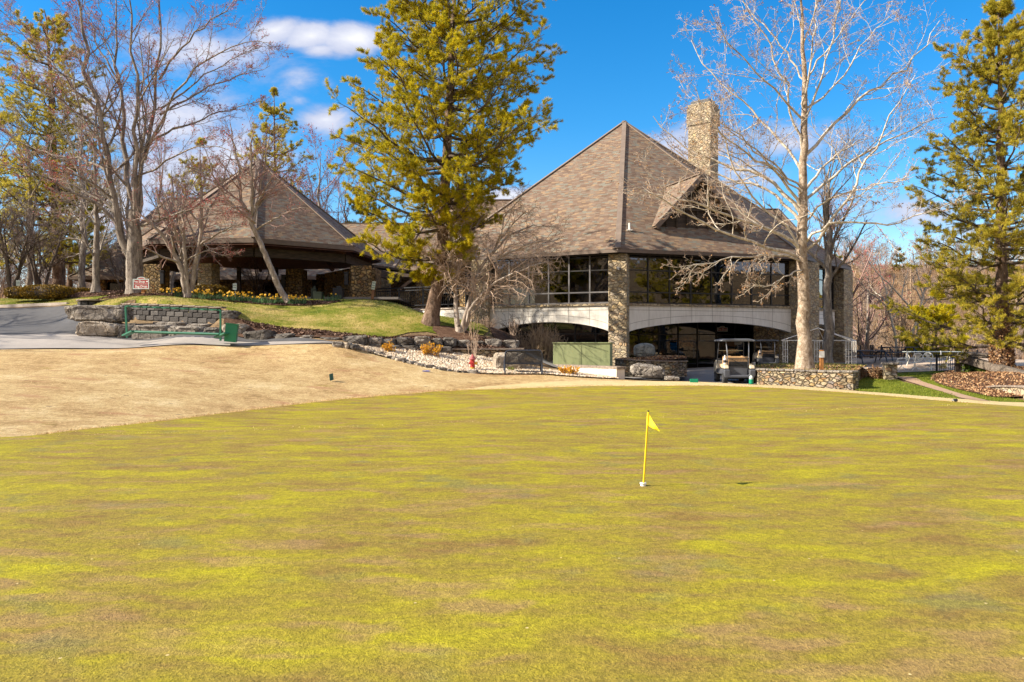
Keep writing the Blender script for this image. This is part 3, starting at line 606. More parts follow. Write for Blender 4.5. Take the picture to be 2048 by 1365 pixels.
def flakes(name, P, rng, size, m, up=.6, kind='stuff', parent=None, world=True, aspect=.6, tint=None):
    n = len(P); a = rng.normal(size=(n, 3)); a[:, 2] *= up; a /= np.linalg.norm(a, axis=1)[:, None]
    b = rng.normal(size=(n, 3)); b[:, 2] *= up; b -= a*(a*b).sum(1)[:, None]; b /= np.linalg.norm(b, axis=1)[:, None]
    s = size*rng.uniform(.55, 1.3, n)[:, None]
    V = np.stack([P-a*s, P-b*s*aspect, P+a*s, P+b*s*aspect], 1).reshape(-1, 3)
    tn = np.repeat(rng.uniform(0, 1, n) if tint is None else tint, 4)
    o = link(name, np_mesh(name, V, np.arange(4*n).reshape(-1, 4), False, {'tint': tn}), M[m], parent, world)
    if kind: tag(o, kind=kind)
    return o
rg = np.random.default_rng(5)
blades('lawn_grass', scatter_pts(LAWN, 42000, rg, .02), rg, .06, .022, 'blades', .8)
blades('strip_grass', scatter_pts([*STRIP], 9000, rg, .02), rg, .06, .02, 'freshblades', .8)
blades('verge_grass', scatter_pts([*STRIP2], 6000, rg, .02), rg, .06, .02, 'freshblades', .8)
fp = scatter_pts(FAIR, 75000, rg, .012); k = (fp[:, 1] > 12) & (fp[:, 0] < wx(1240, 1)*fp[:, 1]) & ~inside(GREEN, fp[:, 0], fp[:, 1]) & (fp[:, 0] > -24)
blades('fairway_grass', fp[k], rg, .035, .018, 'drygrass', 1.4)
ep = np.array([(p.x, p.y) for p in dens(chaikin([Vector(q_[:2]) for q_ in edge], 2)[:-4], .02)]); ep = ep[(ep[:, 1] > 12)]; ep = np.repeat(ep, 9, 0)
ep = ep+rg.normal(size=ep.shape)*np.array([.05, .16])+np.array([0, .10]); kk = ~inside(GREEN, ep[:, 0], ep[:, 1]) | (rg.uniform(0, 1, len(ep)) < .12); ep = ep[kk]
blades('collar_grass', np.stack([ep[:, 0], ep[:, 1], Hn(ep[:, 0], ep[:, 1])+.02], 1), rg, .045, .02, 'drygrass', 1.0)
flakes('mulch_chips', np.concatenate([scatter_pts([at2(447, 31.2), *G2((455, 634), (540, 653), (600, 661), (680, 669), (760, 677)), at2(850, 31.4), at2(1000, 32.6), at2(1040, 33.5), at2(1035, 30.7), at2(900, 30.4), at2(800, 29.7), at2(600, 29.4)], 9000, rg, .07),
        scatter_pts(FB, 4000, rg, .08), scatter_pts([(pm.x-1.4, pm.y-1.2), (pm.x+1.9, pm.y-1.2), (pm.x+1.9, pm.y+.8), (pm.x-1.4, pm.y+.8)], 1800, rg, .22), scatter_pts([(ps.x-1.3, ps.y-.8), (ps.x+1.3, ps.y-.8), (ps.x+1.3, ps.y+.7), (ps.x-1.3, ps.y+.7)], 1200, rg, .15)]), rg, .05, 'chips', .4)
flakes('fallen_leaves', scatter_pts(LB, 15000, rg, .08), rg, .04, 'dryleaf', .8)
def pebbles(name, P, rng, s, m):
    n = len(P); B = np.array([(1, 0, 0), (0, 1, 0), (-1, 0, 0), (0, -1, 0), (0, 0, .7), (0, 0, -.7)], float); Fb = np.array([(0, 1, 4), (1, 2, 4), (2, 3, 4), (3, 0, 4), (1, 0, 5), (2, 1, 5), (3, 2, 5), (0, 3, 5)])
    sc = s*rng.uniform(.5, 1.4, n)[:, None, None]; an = rng.uniform(0, 6.3, n); c, si = np.cos(an), np.sin(an)
    V = B[None]*rng.uniform(.65, 1.2, (n, 6, 1))*sc; V = np.stack([V[..., 0]*c[:, None]-V[..., 1]*si[:, None], V[..., 0]*si[:, None]+V[..., 1]*c[:, None], V[..., 2]], -1)+P[:, None]
    Fa = (Fb[None]+np.arange(n)[:, None, None]*6).reshape(-1, 3)
    return tag(link(name, np_mesh(name, V.reshape(-1, 3), Fa, False, {'tint': np.repeat(rng.uniform(0, 1, n), 6)}), M[m]), kind='stuff')
pebbles('gravel', scatter_pts(GR, 9000, rg, .055), rg, .05, 'pebbles')
# ---------------------------------------------------------------- buildings
def frame(A, B):
    """wall frame: A left end, B right end as seen from outside (world xy)"""
    A = Vector((A[0], A[1], 0)); B = Vector((B[0], B[1], 0)); U = (B-A); L = U.length; U.normalize(); N = Vector((U.y, -U.x, 0))
    return (lambda u, z, w=0.0: A+U*u+N*w+Vector((0, 0, z))), L, U, N
def slab(mb, P, u0, u1, z0, z1, w0, w1):
    return mb.prism([(u0, z0), (u1, z0), (u1, z1), (u0, z1)], lambda u, z: P(u, z, w0), lambda u, z: P(u, z, w1))
def window(parent, P, u0, u1, z0, z1, cols, rows, w, bar=.06, fm='bronze', gm='glass', curve=None, name='window'):
    f = MB()
    for i in range(cols+1):
        u = u0+(u1-u0)*i/cols; slab(f, P, u-bar/2, u+bar/2, z0, z1, w-.05, w+.05)
    for z in rows: slab(f, P, u0+bar/2+.001, u1-bar/2-.001, z-bar/2, z+bar/2, w-.035, w+.038)
    fr = f.build(name, M[fm], parent)
    g = MB(); slab(g, P, u0, u1, z0, z1, w-.012, w+.004); g.build('pane', M[gm], fr); return fr
def arch_poly(u0, u1, top, spring, crown, n=20):
    pts = [(u0, top), (u0, spring)]
    for i in range(1, n):
        s = i/n; pts.append((u0+(u1-u0)*s, spring+(crown-spring)*(1-(2*s-1)**2)**.8))
    return pts+[(u1, spring), (u1, top)]
def roof_fan(parent, E, apex, thick=.17, name='roof', soff=None, capw=.26):
    r = MB(); n = len(E); ev = [Vector(e) for e in E]; ap = Vector(apex)
    for i in range(n): r.add([ev[i], ev[(i+1) % n], ap], [(0, 1, 2)])
    ro = r.build(name, M['shingle'], parent)
    c = MB()
    for e in ev:
        d = (ap-e); c.bar(e+Vector((0, 0, .03)), ap+Vector((0, 0, .03)), capw, .05)
    c.build('hip_cap', M['ridge'], ro)
    f = MB(); cen = Vector((sum(e.x for e in ev)/n, sum(e.y for e in ev)/n, 0))
    for i in range(n):
        a, b = ev[i], ev[(i+1) % n]; dn = Vector((0, 0, -thick)); ia = (cen-Vector((a.x, a.y, 0))).normalized()*.06; ib = (cen-Vector((b.x, b.y, 0))).normalized()*.06
        t0 = Vector((0, 0, -.012))
        f.add([a+t0, b+t0, b+dn, a+dn, a+t0+ia, b+t0+ib, b+dn+ib, a+dn+ia], [(0, 1, 2, 3), (4, 7, 6, 5), (3, 2, 6, 7), (0, 4, 5, 1)])
    f.build('fascia', M['fascia'], ro)
    return ro

# ---- clubhouse
club = thing('clubhouse', 'two-storey stone and white stucco clubhouse with tall shingled pyramid roof and dormer', 'clubhouse', (7, 47, .2))
E = [(-4.4, 42.6, 6.0), (4.97, 37.4, 6.0), (15.0, 40.7, 6.0), (19.9, 46.7, 6.0), (19.4, 56, 6.0), (11, 62, 6.0), (0, 61, 6.0), (-6, 52, 6.0)]
AP = Vector((7.05, 50, 15.45))
roof = roof_fan(club, E, AP)
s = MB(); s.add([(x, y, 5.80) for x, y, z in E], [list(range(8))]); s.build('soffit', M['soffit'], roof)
PL_, LL, UL, NL = frame((-1.15, 40.75), (4.72, 38.10))
PR_, LR, UR, NR = frame((5.50, 38.10), (14.45, 41.15))
P2_, L2, U2, N2 = frame((15.6, 42.3), (18.6, 45.9))
def storey(P, L, cols, c2, jl, rec=-1.0):
    sp = MB(); ap = arch_poly(0, L, 3.36, 2.08, 2.60); sp.prism(ap, lambda u, z: P(u, z, 0), lambda u, z: P(u, z, -.35))
    o = sp.build('arched_spandrel', M['stucco'], club)
    j = MB(); slab(j, P, 0.01, L-.01, 3.145, 3.16, -.01, .004)
    n = 26
    for i in range(n):
        s0, s1 = i/n, (i+1)/n; f = lambda s: 2.42+.50*(1-(2*s-1)**2)**.8
        j.prism([(L*s0+.002, f(s0)), (L*s1, f(s1)), (L*s1, f(s1)+.014), (L*s0+.002, f(s0)+.014)], lambda u, z: P(u, z, -.01), lambda u, z: P(u, z, .004))
    for k in range(1, jl):
        u = L*k/jl; z0 = 2.10+.50*(1-(2*k/jl-1)**2)**.8; slab(j, P, u-.006, u+.006, z0, 3.35, -.01, .003)
    j.build('joint', M['joint'], o)
    l = MB(); slab(l, P, 0, L, 3.362, 3.46, -.35, .07); l.build('sill', M['stone'], club)
    window(club, P, 0, L, 3.465, 5.80, cols, [3.50, 4.02, 5.08, 5.70], -.12)
    # deep floor slab and dim rooms behind the glass
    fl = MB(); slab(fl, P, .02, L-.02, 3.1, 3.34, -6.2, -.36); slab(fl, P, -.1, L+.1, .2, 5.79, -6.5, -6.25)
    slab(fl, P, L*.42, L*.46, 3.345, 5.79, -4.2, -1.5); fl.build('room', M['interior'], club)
    window(club, P, 0, L, .12, 3.05, c2, [.16, 2.02], rec, gm='glassdark')
storey(PL_, LL, 6, 6, 6); storey(PR_, LR, 8, 8, 8, -3.3); storey(P2_, L2, 3, 3, 3)
for (a, b, z0, z1) in ((.62, .78, 3.5, 5.05), (.50, .60, 3.5, 4.02), (.86, .99, 3.5, 4.02), (.80, .845, 3.5, 5.6)):
    q = MB(); slab(q, PL_, LL*a, LL*b, z0, z1, -.75, -.70); q.build('lit_wall_panel', M['lit_wall_panel'], club)  # flat panels stand in for inner walls lit by the sun
for u in (3.15, 3.45, 3.57):
    q = MB(); p = PR_(u, 2.50, -4.0); q.lathe(p, [(.005, .05), (.03, .03), (.045, 0), (.03, -.03), (.005, -.045)], 10); q.tube([p+Vector((0, 0, .05)), p+Vector((0, 0, .35))], .006, 6); q.build('pendant_lamp', M['lampglow'], club)
# grey face bars over the frames of the left upper window
q = MB()
for i in range(1, 7): slab(q, PL_, LL*i/6-.035, LL*i/6+.035, 3.47, 5.78, -.068, -.06)
slab(q, PL_, 0, LL, 3.98, 4.05, -.058, -.05); slab(q, PL_, 0, LL, 3.466, 3.54, -.058, -.045); q.build('window_bar', M['greymull'], club)
def pillar(cx, cy, wd, dp, z0, z1, rz, m='stone', parent=club, base=None):
    b = MB(); b.box((cx, cy, (z0+z1)/2), (wd, dp, z1-z0), rz); return b.build('stone_pillar', M[m], parent, bevel=.03)
p0 = pillar(5.10, 38.02, .90, .55, -.1, 5.795, R(-22)); p1 = pillar(15.05, 41.75, 1.75, 1.2, -.1, 5.795, R(33)); p2 = pillar(19.1, 46.35, 1.05, 1.0, -.6, 5.795, R(40)); p3 = pillar(-1.5, 41.05, .95, .9, 1.2, 5.795, R(-20))
def floodlight(p, parent, dirn):
    b = MB(); b.box(p, (.12, .10, .14)); b.bar(p+Vector((0, -.02, .02)), p+Vector((.10*dirn, -.16, -.05)), .10, .12); b.build('spotlight', M['greymull'], parent)
floodlight(Vector((5.0, 37.70, 5.10)), p0, 1)
# west side: stucco base, terrace floor, recessed stone wall
PW, LW, UW, NW = frame((-5.6, 43.6), (-1.85, 41.3))
q = MB(); slab(q, PW, 0, LW, .8, 3.36, -.4, 0); o = q.build('terrace_wall', M['stucco'], club); j = MB(); slab(j, PW, 0.01, LW-.01, 3.10, 3.115, -.01, .004); j.build('joint', M['joint'], o)
q = MB(); slab(q, PW, -.1, LW, 3.362, 3.46, -2.4, .06); q.build('terrace_floor', M['concrete'], club)
q = MB(); slab(q, PW, -1.5, LW-.1, 3.46, 5.79, -2.8, -2.4); q.build('wall', M['brownstone'], club)
window(club, PW, .3, 1.5, 3.6, 5.5, 2, [4.4], -2.36, gm='glassdark'); window(club, PW, 2.1, 3.6, 3.6, 5.5, 2, [4.4], -2.36, gm='glassdark')
# dormer on the right-hand roof plane
def plane_hit(px, py, a, b, c):
    n = (Vector(b)-Vector(a)).cross(Vector(c)-Vector(a)); o = Vector((0, 0, EYE)); d_ = W(px, py, 1.0)-o; return o+d_*((Vector(a)-o).dot(n)/d_.dot(n))
dbL = plane_hit(1308, 454, E[1], E[2], AP); Ur = (Vector(E[2])-Vector(E[1])).normalized(); Nr = Vector((Ur.y, -Ur.x, 0)); pn = (Vector(E[2])-Vector(E[1])).cross(AP-Vector(E[1])).normalized()
dW = 4.95; dH = 2.62; dbR = dbL+Ur*dW; dtop = dbL+Ur*(dW/2)+Vector((0, 0, dH))
def back(p, ofs=0.0):
    # walk horizontally into the building until the main roof plane is met
    k = (dbL-p).dot(pn)/(-Nr).dot(pn); return p-Nr*(k+ofs)
ov = Nr*.45
dm = MB(); rb = back(dtop)
for e in (dbL, dbR):
    out = (e-(dbL+Ur*dW/2)).normalized()*.12
    f0 = e+ov+out; f1 = dtop+ov+Vector((0, 0, .10)); b1 = rb+Vector((0, 0, .10)); b0 = e+out*1
    dm.add([f0, f1, b1, b0, f0-Vector((0, 0, .10)), f1-Vector((0, 0, .13)), b1-Vector((0, 0, .13)), b0-Vector((0, 0, .10))], [(0, 1, 2, 3), (4, 7, 6, 5), (0, 4, 5, 1), (3, 2, 6, 7)])
do = dm.build('dormer', M['shingle'], club)
q = MB()
for e in (dbL, dbR):
    out = (e-(dbL+Ur*dW/2)).normalized()*.12
    q.bar(e+ov+out+Nr*.04-Vector((0, 0, .08)), dtop+ov+Nr*.04-Vector((0, 0, .02)), .05, .24)
q.build('bargeboard', M['fascia'], do)
q = MB(); q.add([dbL-Nr*.05+Ur*.1, dbR-Nr*.05-Ur*.1, dtop-Nr*.05-Vector((0, 0, .12))], [(0, 1, 2)]); q.build('gable_screen', M['darkwood'], do)
q = MB()
for k in range(-3, 4):
    c = dbL+Ur*(dW/2+k*.6)+Nr*.02; hh = (dH-.25)*(1-abs(k*.6)/(dW/2))
    if hh > .2: q.bar(c, c+Vector((0, 0, hh)), .07, .07)
q.bar(dbL+Ur*1.1+Vector((0, 0, .95))+Nr*.05, dbR-Ur*1.1+Vector((0, 0, .95))+Nr*.05, .07, .09); q.build('gable_truss', M['darkwood'], do)
q = MB(); q.bar(dtop+ov+Vector((0, 0, .13)), rb+Vector((0, 0, .13)), .22, .04); q.build('ridge_cap', M['ridge'], do)
# chimney
ch = MB(); c = Vector((12.05, 50.2, 0)); ra = R(-38); ch.box((c.x, c.y, 12.6), (1.50, 1.20, 7.9), ra); cho = ch.build('chimney', M['stone'], club, bevel=.04)
q = MB(); q.box((c.x, c.y, 15.75), (1.66, 1.36, 1.1), ra); q.box((c.x, c.y, 16.42), (1.54, 1.24, .25), ra); q.build('chimney_crown', M['stone'], cho, bevel=.06)
q = MB(); q.box((c.x, c.y, 16.66), (1.2, .95, .22), ra); q.build('flue_cap', M['bronze'], cho, bevel=.02)
vp = plane_hit(1259, 462, E[1], E[2], AP); q = MB(); q.tube([vp+Vector((0, 0, -.05)), vp+Vector((0, 0, .38))], .05, 10); q.box(vp+Vector((.0, 0, .03)), (.26, .2, .05)); q.build('vent_pipe', M['white'], roof)
# maroon sign on the glass
def arch_sign(parent_args, c, wd, ht, lines, rz, tsize, depth=.05, post=None):
    t_ = thing(*parent_args[:3], loc=c, rz=0); Mx = Matrix.Translation(c) @ Matrix.Rotation(rz, 4, 'Z')
    b = MB(); b.box((0, 0, 0), (wd, depth, ht), M=Mx); b.build('sign_board', M['maroon'], t_, bevel=.008)
    e = MB(); fw = .035
    for x0, z0, sx, sz in ((0, ht/2-fw/2, wd, fw), (0, -ht/2+fw/2, wd, fw), (-wd/2+fw/2, 0, fw, ht-2*fw-.002), (wd/2-fw/2, 0, fw, ht-2*fw-.002)): e.box((x0, -depth/2-.004, z0), (sx, .012, sz), M=Mx)
    n = 10; aw = wd*.24; ah = wd*.09
    for k in range(n):
        a0, a1 = math.pi*k/n, math.pi*(k+1)/n; q0 = Mx @ Vector((-math.cos(a0)*aw, 0, ht/2+.01+math.sin(a0)*ah)); q1 = Mx @ Vector((-math.cos(a1)*aw, 0, ht/2+.01+math.sin(a1)*ah)); e.bar(q0, q1, .03, .03)
    e.build('sign_border', M['signgrey'], t_)
    f = MB(); f.prism([(-math.cos(math.pi*k/n)*aw*.9, ht/2+.003+math.sin(math.pi*k/n)*ah*.85) for k in range(n+1)], lambda u, z: Mx @ Vector((u, -.012, z)), lambda u, z: Mx @ Vector((u, .012, z))); f.build('sign_crest', M['maroon'], t_)
    for s_, dx, dz in lines:
        put_text(s_, tsize, Mx @ Matrix.Translation((dx, -depth/2-.004, dz)) @ Matrix.Rotation(R(90), 4, 'X'), M['white'], t_, bold=tsize*.012)
    return t_, Mx
_o = Vector((0, 0, EYE)); _d = W(1444.5, 659.5, 1.0)-_o; sgp = _o+_d*((PR_(0, 0, -3.2)-_o).dot(NR)/_d.dot(NR))
sg, _ = arch_sign(('hanging_sign', 'small maroon sign lettered Pro Shop on the ground-floor glass above the carts', 'sign'), sgp, .66, .22, [('Pro Shop', 0, -.005)], math.atan2(UR.y, UR.x), .155, .03)

# east wing roof behind
ew = thing('roof_wing', 'low shingled rear roof wing to the right of the main pyramid roof', 'building wing', (16, 58, 0))
ea, eb, ec, ed = Vector((10, 52, 6)), Vector((22.6, 54.5, 6)), Vector((22.6, 63, 6)), Vector((10, 64, 6)); ra_, rb_ = Vector((12, 58, 11.3)), Vector((19.6, 58.6, 11.4))
q = MB(); q.add([ea, eb, rb_, ra_], [(0, 1, 2, 3)]); q.add([eb, ec, rb_], [(0, 1, 2)]); q.add([ec, ed, ra_, rb_], [(0, 1, 2, 3)]); q.add([ed, ea, ra_], [(0, 1, 2)]); rr_ = q.build('roof', M['shingle'], ew)
q = MB(); q.bar(ra_, rb_, .25, .06); q.bar(eb, rb_, .25, .06); q.build('ridge_cap', M['ridge'], rr_)
q = MB(); q.box((16.2, 58.6, 2.9), (11, 8, 5.9)); q.build('wall', M['brownstone'], ew)

# ---- long rear lodge: eave near 6.35, ridge broken into three heights
lg = thing('long_lodge', 'long low stone lodge with deep shingled roof behind the octagonal pavilion', 'building', (-18, 60, 4))
def hip(x0, x1, y0, y1, ze, zr, inset0, inset1):
    a, b, c_, d_ = Vector((x0, y0, ze)), Vector((x1, y0, ze)), Vector((x1, y1, ze)), Vector((x0, y1, ze)); ym = (y0+y1)/2; r0, r1 = Vector((x0+inset0, ym, zr)), Vector((x1-inset1, ym, zr))
    q = MB(); q.add([a, b, r1, r0], [(0, 1, 2, 3)]); q.add([b, c_, r1], [(0, 1, 2)]); q.add([c_, d_, r0, r1], [(0, 1, 2, 3)]); q.add([d_, a, r0], [(0, 1, 2)])
    o = q.build('roof', M['shingle'], lg); q = MB(); q.bar(r0, r1, .25, .06); q.bar(a, r0, .25, .06); q.bar(b, r1, .25, .06); q.build('ridge_cap', M['ridge'], o)
    q = MB(); q.bar(a-Vector((0, 0, .12)), b-Vector((0, 0, .12)), .08, .24); q.bar(a-Vector((0, 0, .12)), d_-Vector((0, 0, .12)), .08, .24); q.build('fascia', M['fascia'], o); return o
hip(-31.2, -2.0, 56.0, 70, 6.25, 11.0, 6, 1)
hip(-31.0, -21.5, 57.2, 71, 6.4, 13.2, 3.3, 2.6)
hip(-8.5, 3.0, 55.0, 68, 6.35, 12.6, 3.0, 1)
q = MB(); q.box((-16.5, 64, 4.9), (27.2, 12, 2.66)); q.build('wall', M['brownstone'], lg)
for x in (-29.9, -26.2, -22.4, -18.6, -14.9, -11.2, -7.4): q = MB(); q.box((x, 57.75, 4.9), (.95, .5, 2.64)); q.build('stone_pillar', M['brownstone'], lg, bevel=.03)
for x0 in (-28.9, -25.0, -17.6, -13.5, -9.9):
    q = MB(); q.box((x0, 57.97, 4.85), (1.3, .06, 2.2)); f = q.build('door', M['bronze'], lg); q = MB(); q.box((x0, 57.93, 4.95), (1.1, .03, 1.9)); q.build('pane', M['glassdark'], f)
pq = MB(); pq.box((wx(358, 57), 57.4, 5.15), (1.6, .12, .85)); pb = thing('wall_plaque', 'dark brown plaque on the low stone wall behind the pavilion', 'sign', (wx(358, 57), 57.4, 4.7)); pq.build('plaque_board', M['redwood'], pb, bevel=.01)
pq = MB(); pq.box((wx(358, 57), 57.4, 4.4), (.14, .1, .65)); pq.build('post', M['redwood'], pb)

# ---- octagonal porte-cochere
PC = Vector((-15.0, 47.0, 0))
pav = thing('octagonal_pavilion', 'open octagonal drive-through pavilion with shingled pyramid roof on stone piers', 'pavilion', (PC.x, PC.y, 4.0))
EC = [wx(507, 40.0), 40.0]
E8 = []
for k in range(8):
    a = math.atan2(EC[1]-PC.y, EC[0]-PC.x)+k*math.pi/4; rr = (Vector(EC)-PC.xy).length; E8.append((PC.x+rr*math.cos(a), PC.y+rr*math.sin(a), 6.85))
pr = roof_fan(pav, E8, (PC.x, PC.y, 12.35), .24)
q = MB(); n = 8
for i in range(8): q.add([Vector(E8[i])-Vector((0, 0, .33)), Vector(E8[(i+1) % 8])-Vector((0, 0, .33)), Vector((PC.x, PC.y, 11.2))], [(0, 1, 2)])
q.build('ceiling', M['redwood'], pr)
bm_ = MB(); b2 = MB()
for i in range(8):
    f = .90; a = PC.lerp(Vector((E8[i][0], E8[i][1], 0)), f); b = PC.lerp(Vector((E8[(i+1) % 8][0], E8[(i+1) % 8][1], 0)), f)
    (bm_.bar(a+Vector((0, 0, 6.2)), b+Vector((0, 0, 6.2)), .28, .45) if (a.y+b.y)/2 < PC.y+1 else None)
    b2.bar(a+Vector((0, 0, 6.42)), Vector((PC.x, PC.y, 10.6)), .2, .3)
bm_.build('ring_beam', M['darkwood'], pav); b2.build('rafter', M['redwood'], pav)
def pier(px0, px1, Z, dp=.9, rz=0.0, lamp=None, z1=5.74, m='brownstone'):
    x = (wx(px0, Z)+wx(px1, Z))/2; wd = wx(px1, Z)-wx(px0, Z); o = pillar(x, Z+dp/2, wd, dp, 3.4, z1, rz, m, pav)
    if lamp:
        q = MB(); c_ = Vector((x+lamp*(wd/2+.10), Z-.05, 5.0)); q.box(c_, (.20, .2, .62)); q.box(c_+Vector((0, 0, .36)), (.26, .26, .06)); q.build('wall_lantern', M['black'], o, bevel=.01)
    return o
pier(287, 322, 42.2, 1.1, R(0), 1); pier(396, 425, 41.6, 1.0, R(-5), None, 5.74, 'stone'); pier(571, 604, 44.8, 1.2, R(0), -1); pier(632, 655, 48.3, .9, 0, -1); pier(697, 738, 43.0, 1.1, R(14), -1)
q = MB(); a = Vector((wx(656, 48.0), 48.0, 0)); b = Vector((wx(722, 43.9), 43.9, 0)); q.prism([(0, 3.4), (1, 3.4), (1, 5.74), (0, 5.74)], lambda u, z: a.lerp(b, u)+Vector((-.15, -.2, z)), lambda u, z: a.lerp(b, u)+Vector((.25, .2, z))); q.build('wall', M['brownstone'], pav)
pier(738, 751, 44.2, 2.0, 0)
for px in (478, 552): q = MB(); q.box((wx(px, 52.5), 52.5, 5.0), (.24, .24, 3.1)); q.build('post', M['darkwood'], pav)
q = MB(); a = Vector((E8[1][0], E8[1][1], 0)); q.bar((wx(745, 45.2), 45.2, 5.6), (wx(800, 49), 49, 5.5), .2, .4); q.bar((wx(735, 46), 46, 6.0), (wx(860, 52), 52, 6.0), .9, .12); q.build('link_canopy', M['darkwood'], pav)
q = MB(); q.box((-15.5, 50, 3.93), (19, 16, .12)); 
tag(q.build('forecourt', M['gpath'], None), kind='structure')

# ---- terrace railing left of the clubhouse
rl = thing('terrace_railing', 'black metal railing with close balusters along the raised walkway', 'railing', (wx(860, 42.4), 42.4, 3.46))
pa, pb_ = Vector((wx(752, 44.5), 44.5, 3.50)), Vector((-1.95, 41.15, 3.50)); Lr = (pb_-pa).length; q = MB()
for z, h in ((1.07, .06), (.92, .045), (.10, .04)): q.bar(pa+Vector((0, 0, z)), pb_+Vector((0, 0, z)), .05, h)
q.build('rail', M['black'], rl); q = MB()
nb = int(Lr/.125)
for i in range(nb): p = pa.lerp(pb_, (i+.5)/nb); q.box(p+Vector((0, 0, .51)), (.022, .022, .78))
q.build('balusters', M['black'], rl)
for i in range(5): p = pa.lerp(pb_, i/4); q = MB(); q.box(p+Vector((0, 0, .53)), (.07, .07, 1.14)); q.build('post', M['black'], rl)
# stair roof / stone walls glimpsed behind the railing
st = thing('covered_stair', 'sloping shingled stair roof between stone walls behind the black railing', 'stair', (wx(840, 48), 48, 3.4))
q = MB(); q.bar((wx(800, 47), 47, 4.6), (wx(868, 47), 47, 6.2), 1.6, .16, (0, 0, 1)); q.build('roof', M['shingle'], st)
for px0, px1, Z, z1, m in ((764, 780, 50, 5.6, 'stone'), (802, 822, 47.2, 4.75, 'stone'), (824, 858, 47.3, 5.4, 'brownstone'), (872, 905, 46, 5.9, 'stone')):
    q = MB(); q.box(((wx(px0, Z)+wx(px1, Z))/2, Z, (3.2+z1)/2), (wx(px1, Z)-wx(px0, Z), .8, z1-3.2)); q.build('wall', M[m], st, bevel=.02)
# ---------------------------------------------------------------- rocks and walls
def rock_mesh(size, seed, box=.45, rough=.12, sub=4):
    bm = bmesh.new(); bmesh.ops.create_icosphere(bm, subdivisions=sub, radius=1.0); o = Vector((seed*3.7, seed*1.3, seed*2.1))
    for v in bm.verts:
        p = v.co.copy(); q = Vector([math.copysign(abs(c)**box, c) for c in p])
        n1 = noise.fractal(p*1.3+o, 1.0, 2.0, 4); n2 = noise.ridged_multi_fractal(p*2.6+o, 1.0, 2.2, 4, 1.0, 2.0)-1.2
        q *= 1+rough*n1*1.3+rough*.45*n2; q.z = max(q.z, -.92)
        v.co = Vector((q.x*size[0]/2*.92, q.y*size[1]/2*.92, q.z*size[2]/2*.95))
    me = bpy.data.meshes.new('rock'); bm.to_mesh(me); bm.free(); return me
def rock(name, c, size, seed, m, parent=None, rz=0.0, tilt=0.0, **k):
    me = rock_mesh(size, seed, **k); me.transform(Matrix.Rotation(rz, 4, 'Z') @ Matrix.Rotation(tilt, 4, 'Y'))
    if parent is None:
        o = link(name, me, M[m]); o.location = c
    else:
        me.transform(Matrix.Translation(c)); o = link(name, me, M[m], parent)
    return o
def box_px(x0, x1, y0, y1, Z):
    return Vector((wx((x0+x1)/2, Z), Z, wz((y0+y1)/2, Z))), (x1-x0)/F*Z, (y1-y0)/F*Z
def boulder(label, x0, x1, y0, y1, Z, dp, seed, m, rz=0.0, tilt=0.0, **k):
    c, w_, h_ = box_px(x0, x1, y0, y1, Z); c.y += dp*.3
    return tag(rock('boulder', c, (w_*1.04, dp, h_*1.08), seed, m, None, rz, tilt, **k), label, 'boulder', 'loose boulders along the road and gravel')
boulder('huge pitted grey boulder lying on top beside the green bag rack', 133, 250, 609, 645, 30.2, 1.5, 1, 'rock', 0, .02, box=.5, rough=.16)
boulder('pale rounded boulder under the huge pitted boulder, nearest the road bend', 150, 238, 643, 674, 30.0, 1.3, 2, 'rockp', .1, .03, box=.5)
boulder('dark shaded boulder between the pale boulders, just left of the rack post', 232, 275, 647, 680, 30.1, 1.1, 3, 'rockd', .2)
boulder('long pale boulder behind the lower bar of the green rack', 262, 345, 650, 684, 29.9, 1.2, 4, 'rock', 0, .02, box=.4)
boulder('mottled slab boulder behind the middle of the green rack', 338, 412, 652, 686, 29.85, 1.2, 5, 'rock', 0, 0, box=.4)
boulder('flat topped boulder behind the right post of the green rack', 405, 446, 655, 688, 29.8, 1.1, 6, 'rockd', 0, 0, box=.45)
boulder('tan boulder behind the green plastic basket', 440, 490, 649, 687, 29.9, 1.0, 7, 'rockp', 0, 0, box=.45)
for i, (a, b, y0, y1, Zk) in enumerate([(300, 372, 644, 653, 30.8), (372, 430, 648, 656, 30.6)]):
    boulder(['thin flat slab on the ledge below the block wall, left one', 'thin flat slab on the ledge below the block wall, right one'][i], a, b, y0, y1, Zk, .9, 20+i, 'rock', 0, 0, box=.4, sub=3)
boulder('dark angular boulder at the right end of the block retaining wall', 436, 474, 622, 654, 30.9, 1.1, 12, 'rockd', 0, 0, box=.5)
boulder('large pale squared boulder half hidden by the black bench', 985, 1050, 706, 741, 29.2, 1.0, 8, 'rockp', .15, 0, box=.42)
boulder('rough sunlit boulder between the concrete wall and the golf cart', 1264, 1336, 731, 758, 29.6, 1.1, 9, 'rock', 0, .12, box=.62, rough=.17)
boulder('small flat rock beside the rough boulder near the cart path', 1330, 1362, 753, 763, 28.9, .5, 10, 'rock', 0, .1, box=.6, sub=3)
boulder('rounded grey boulder with wavy stripes standing in the leafy planter', 1268, 1313, 687, 718, 35.0, .8, 11, 'rockg', 0, 0, box=.75, rough=.07)

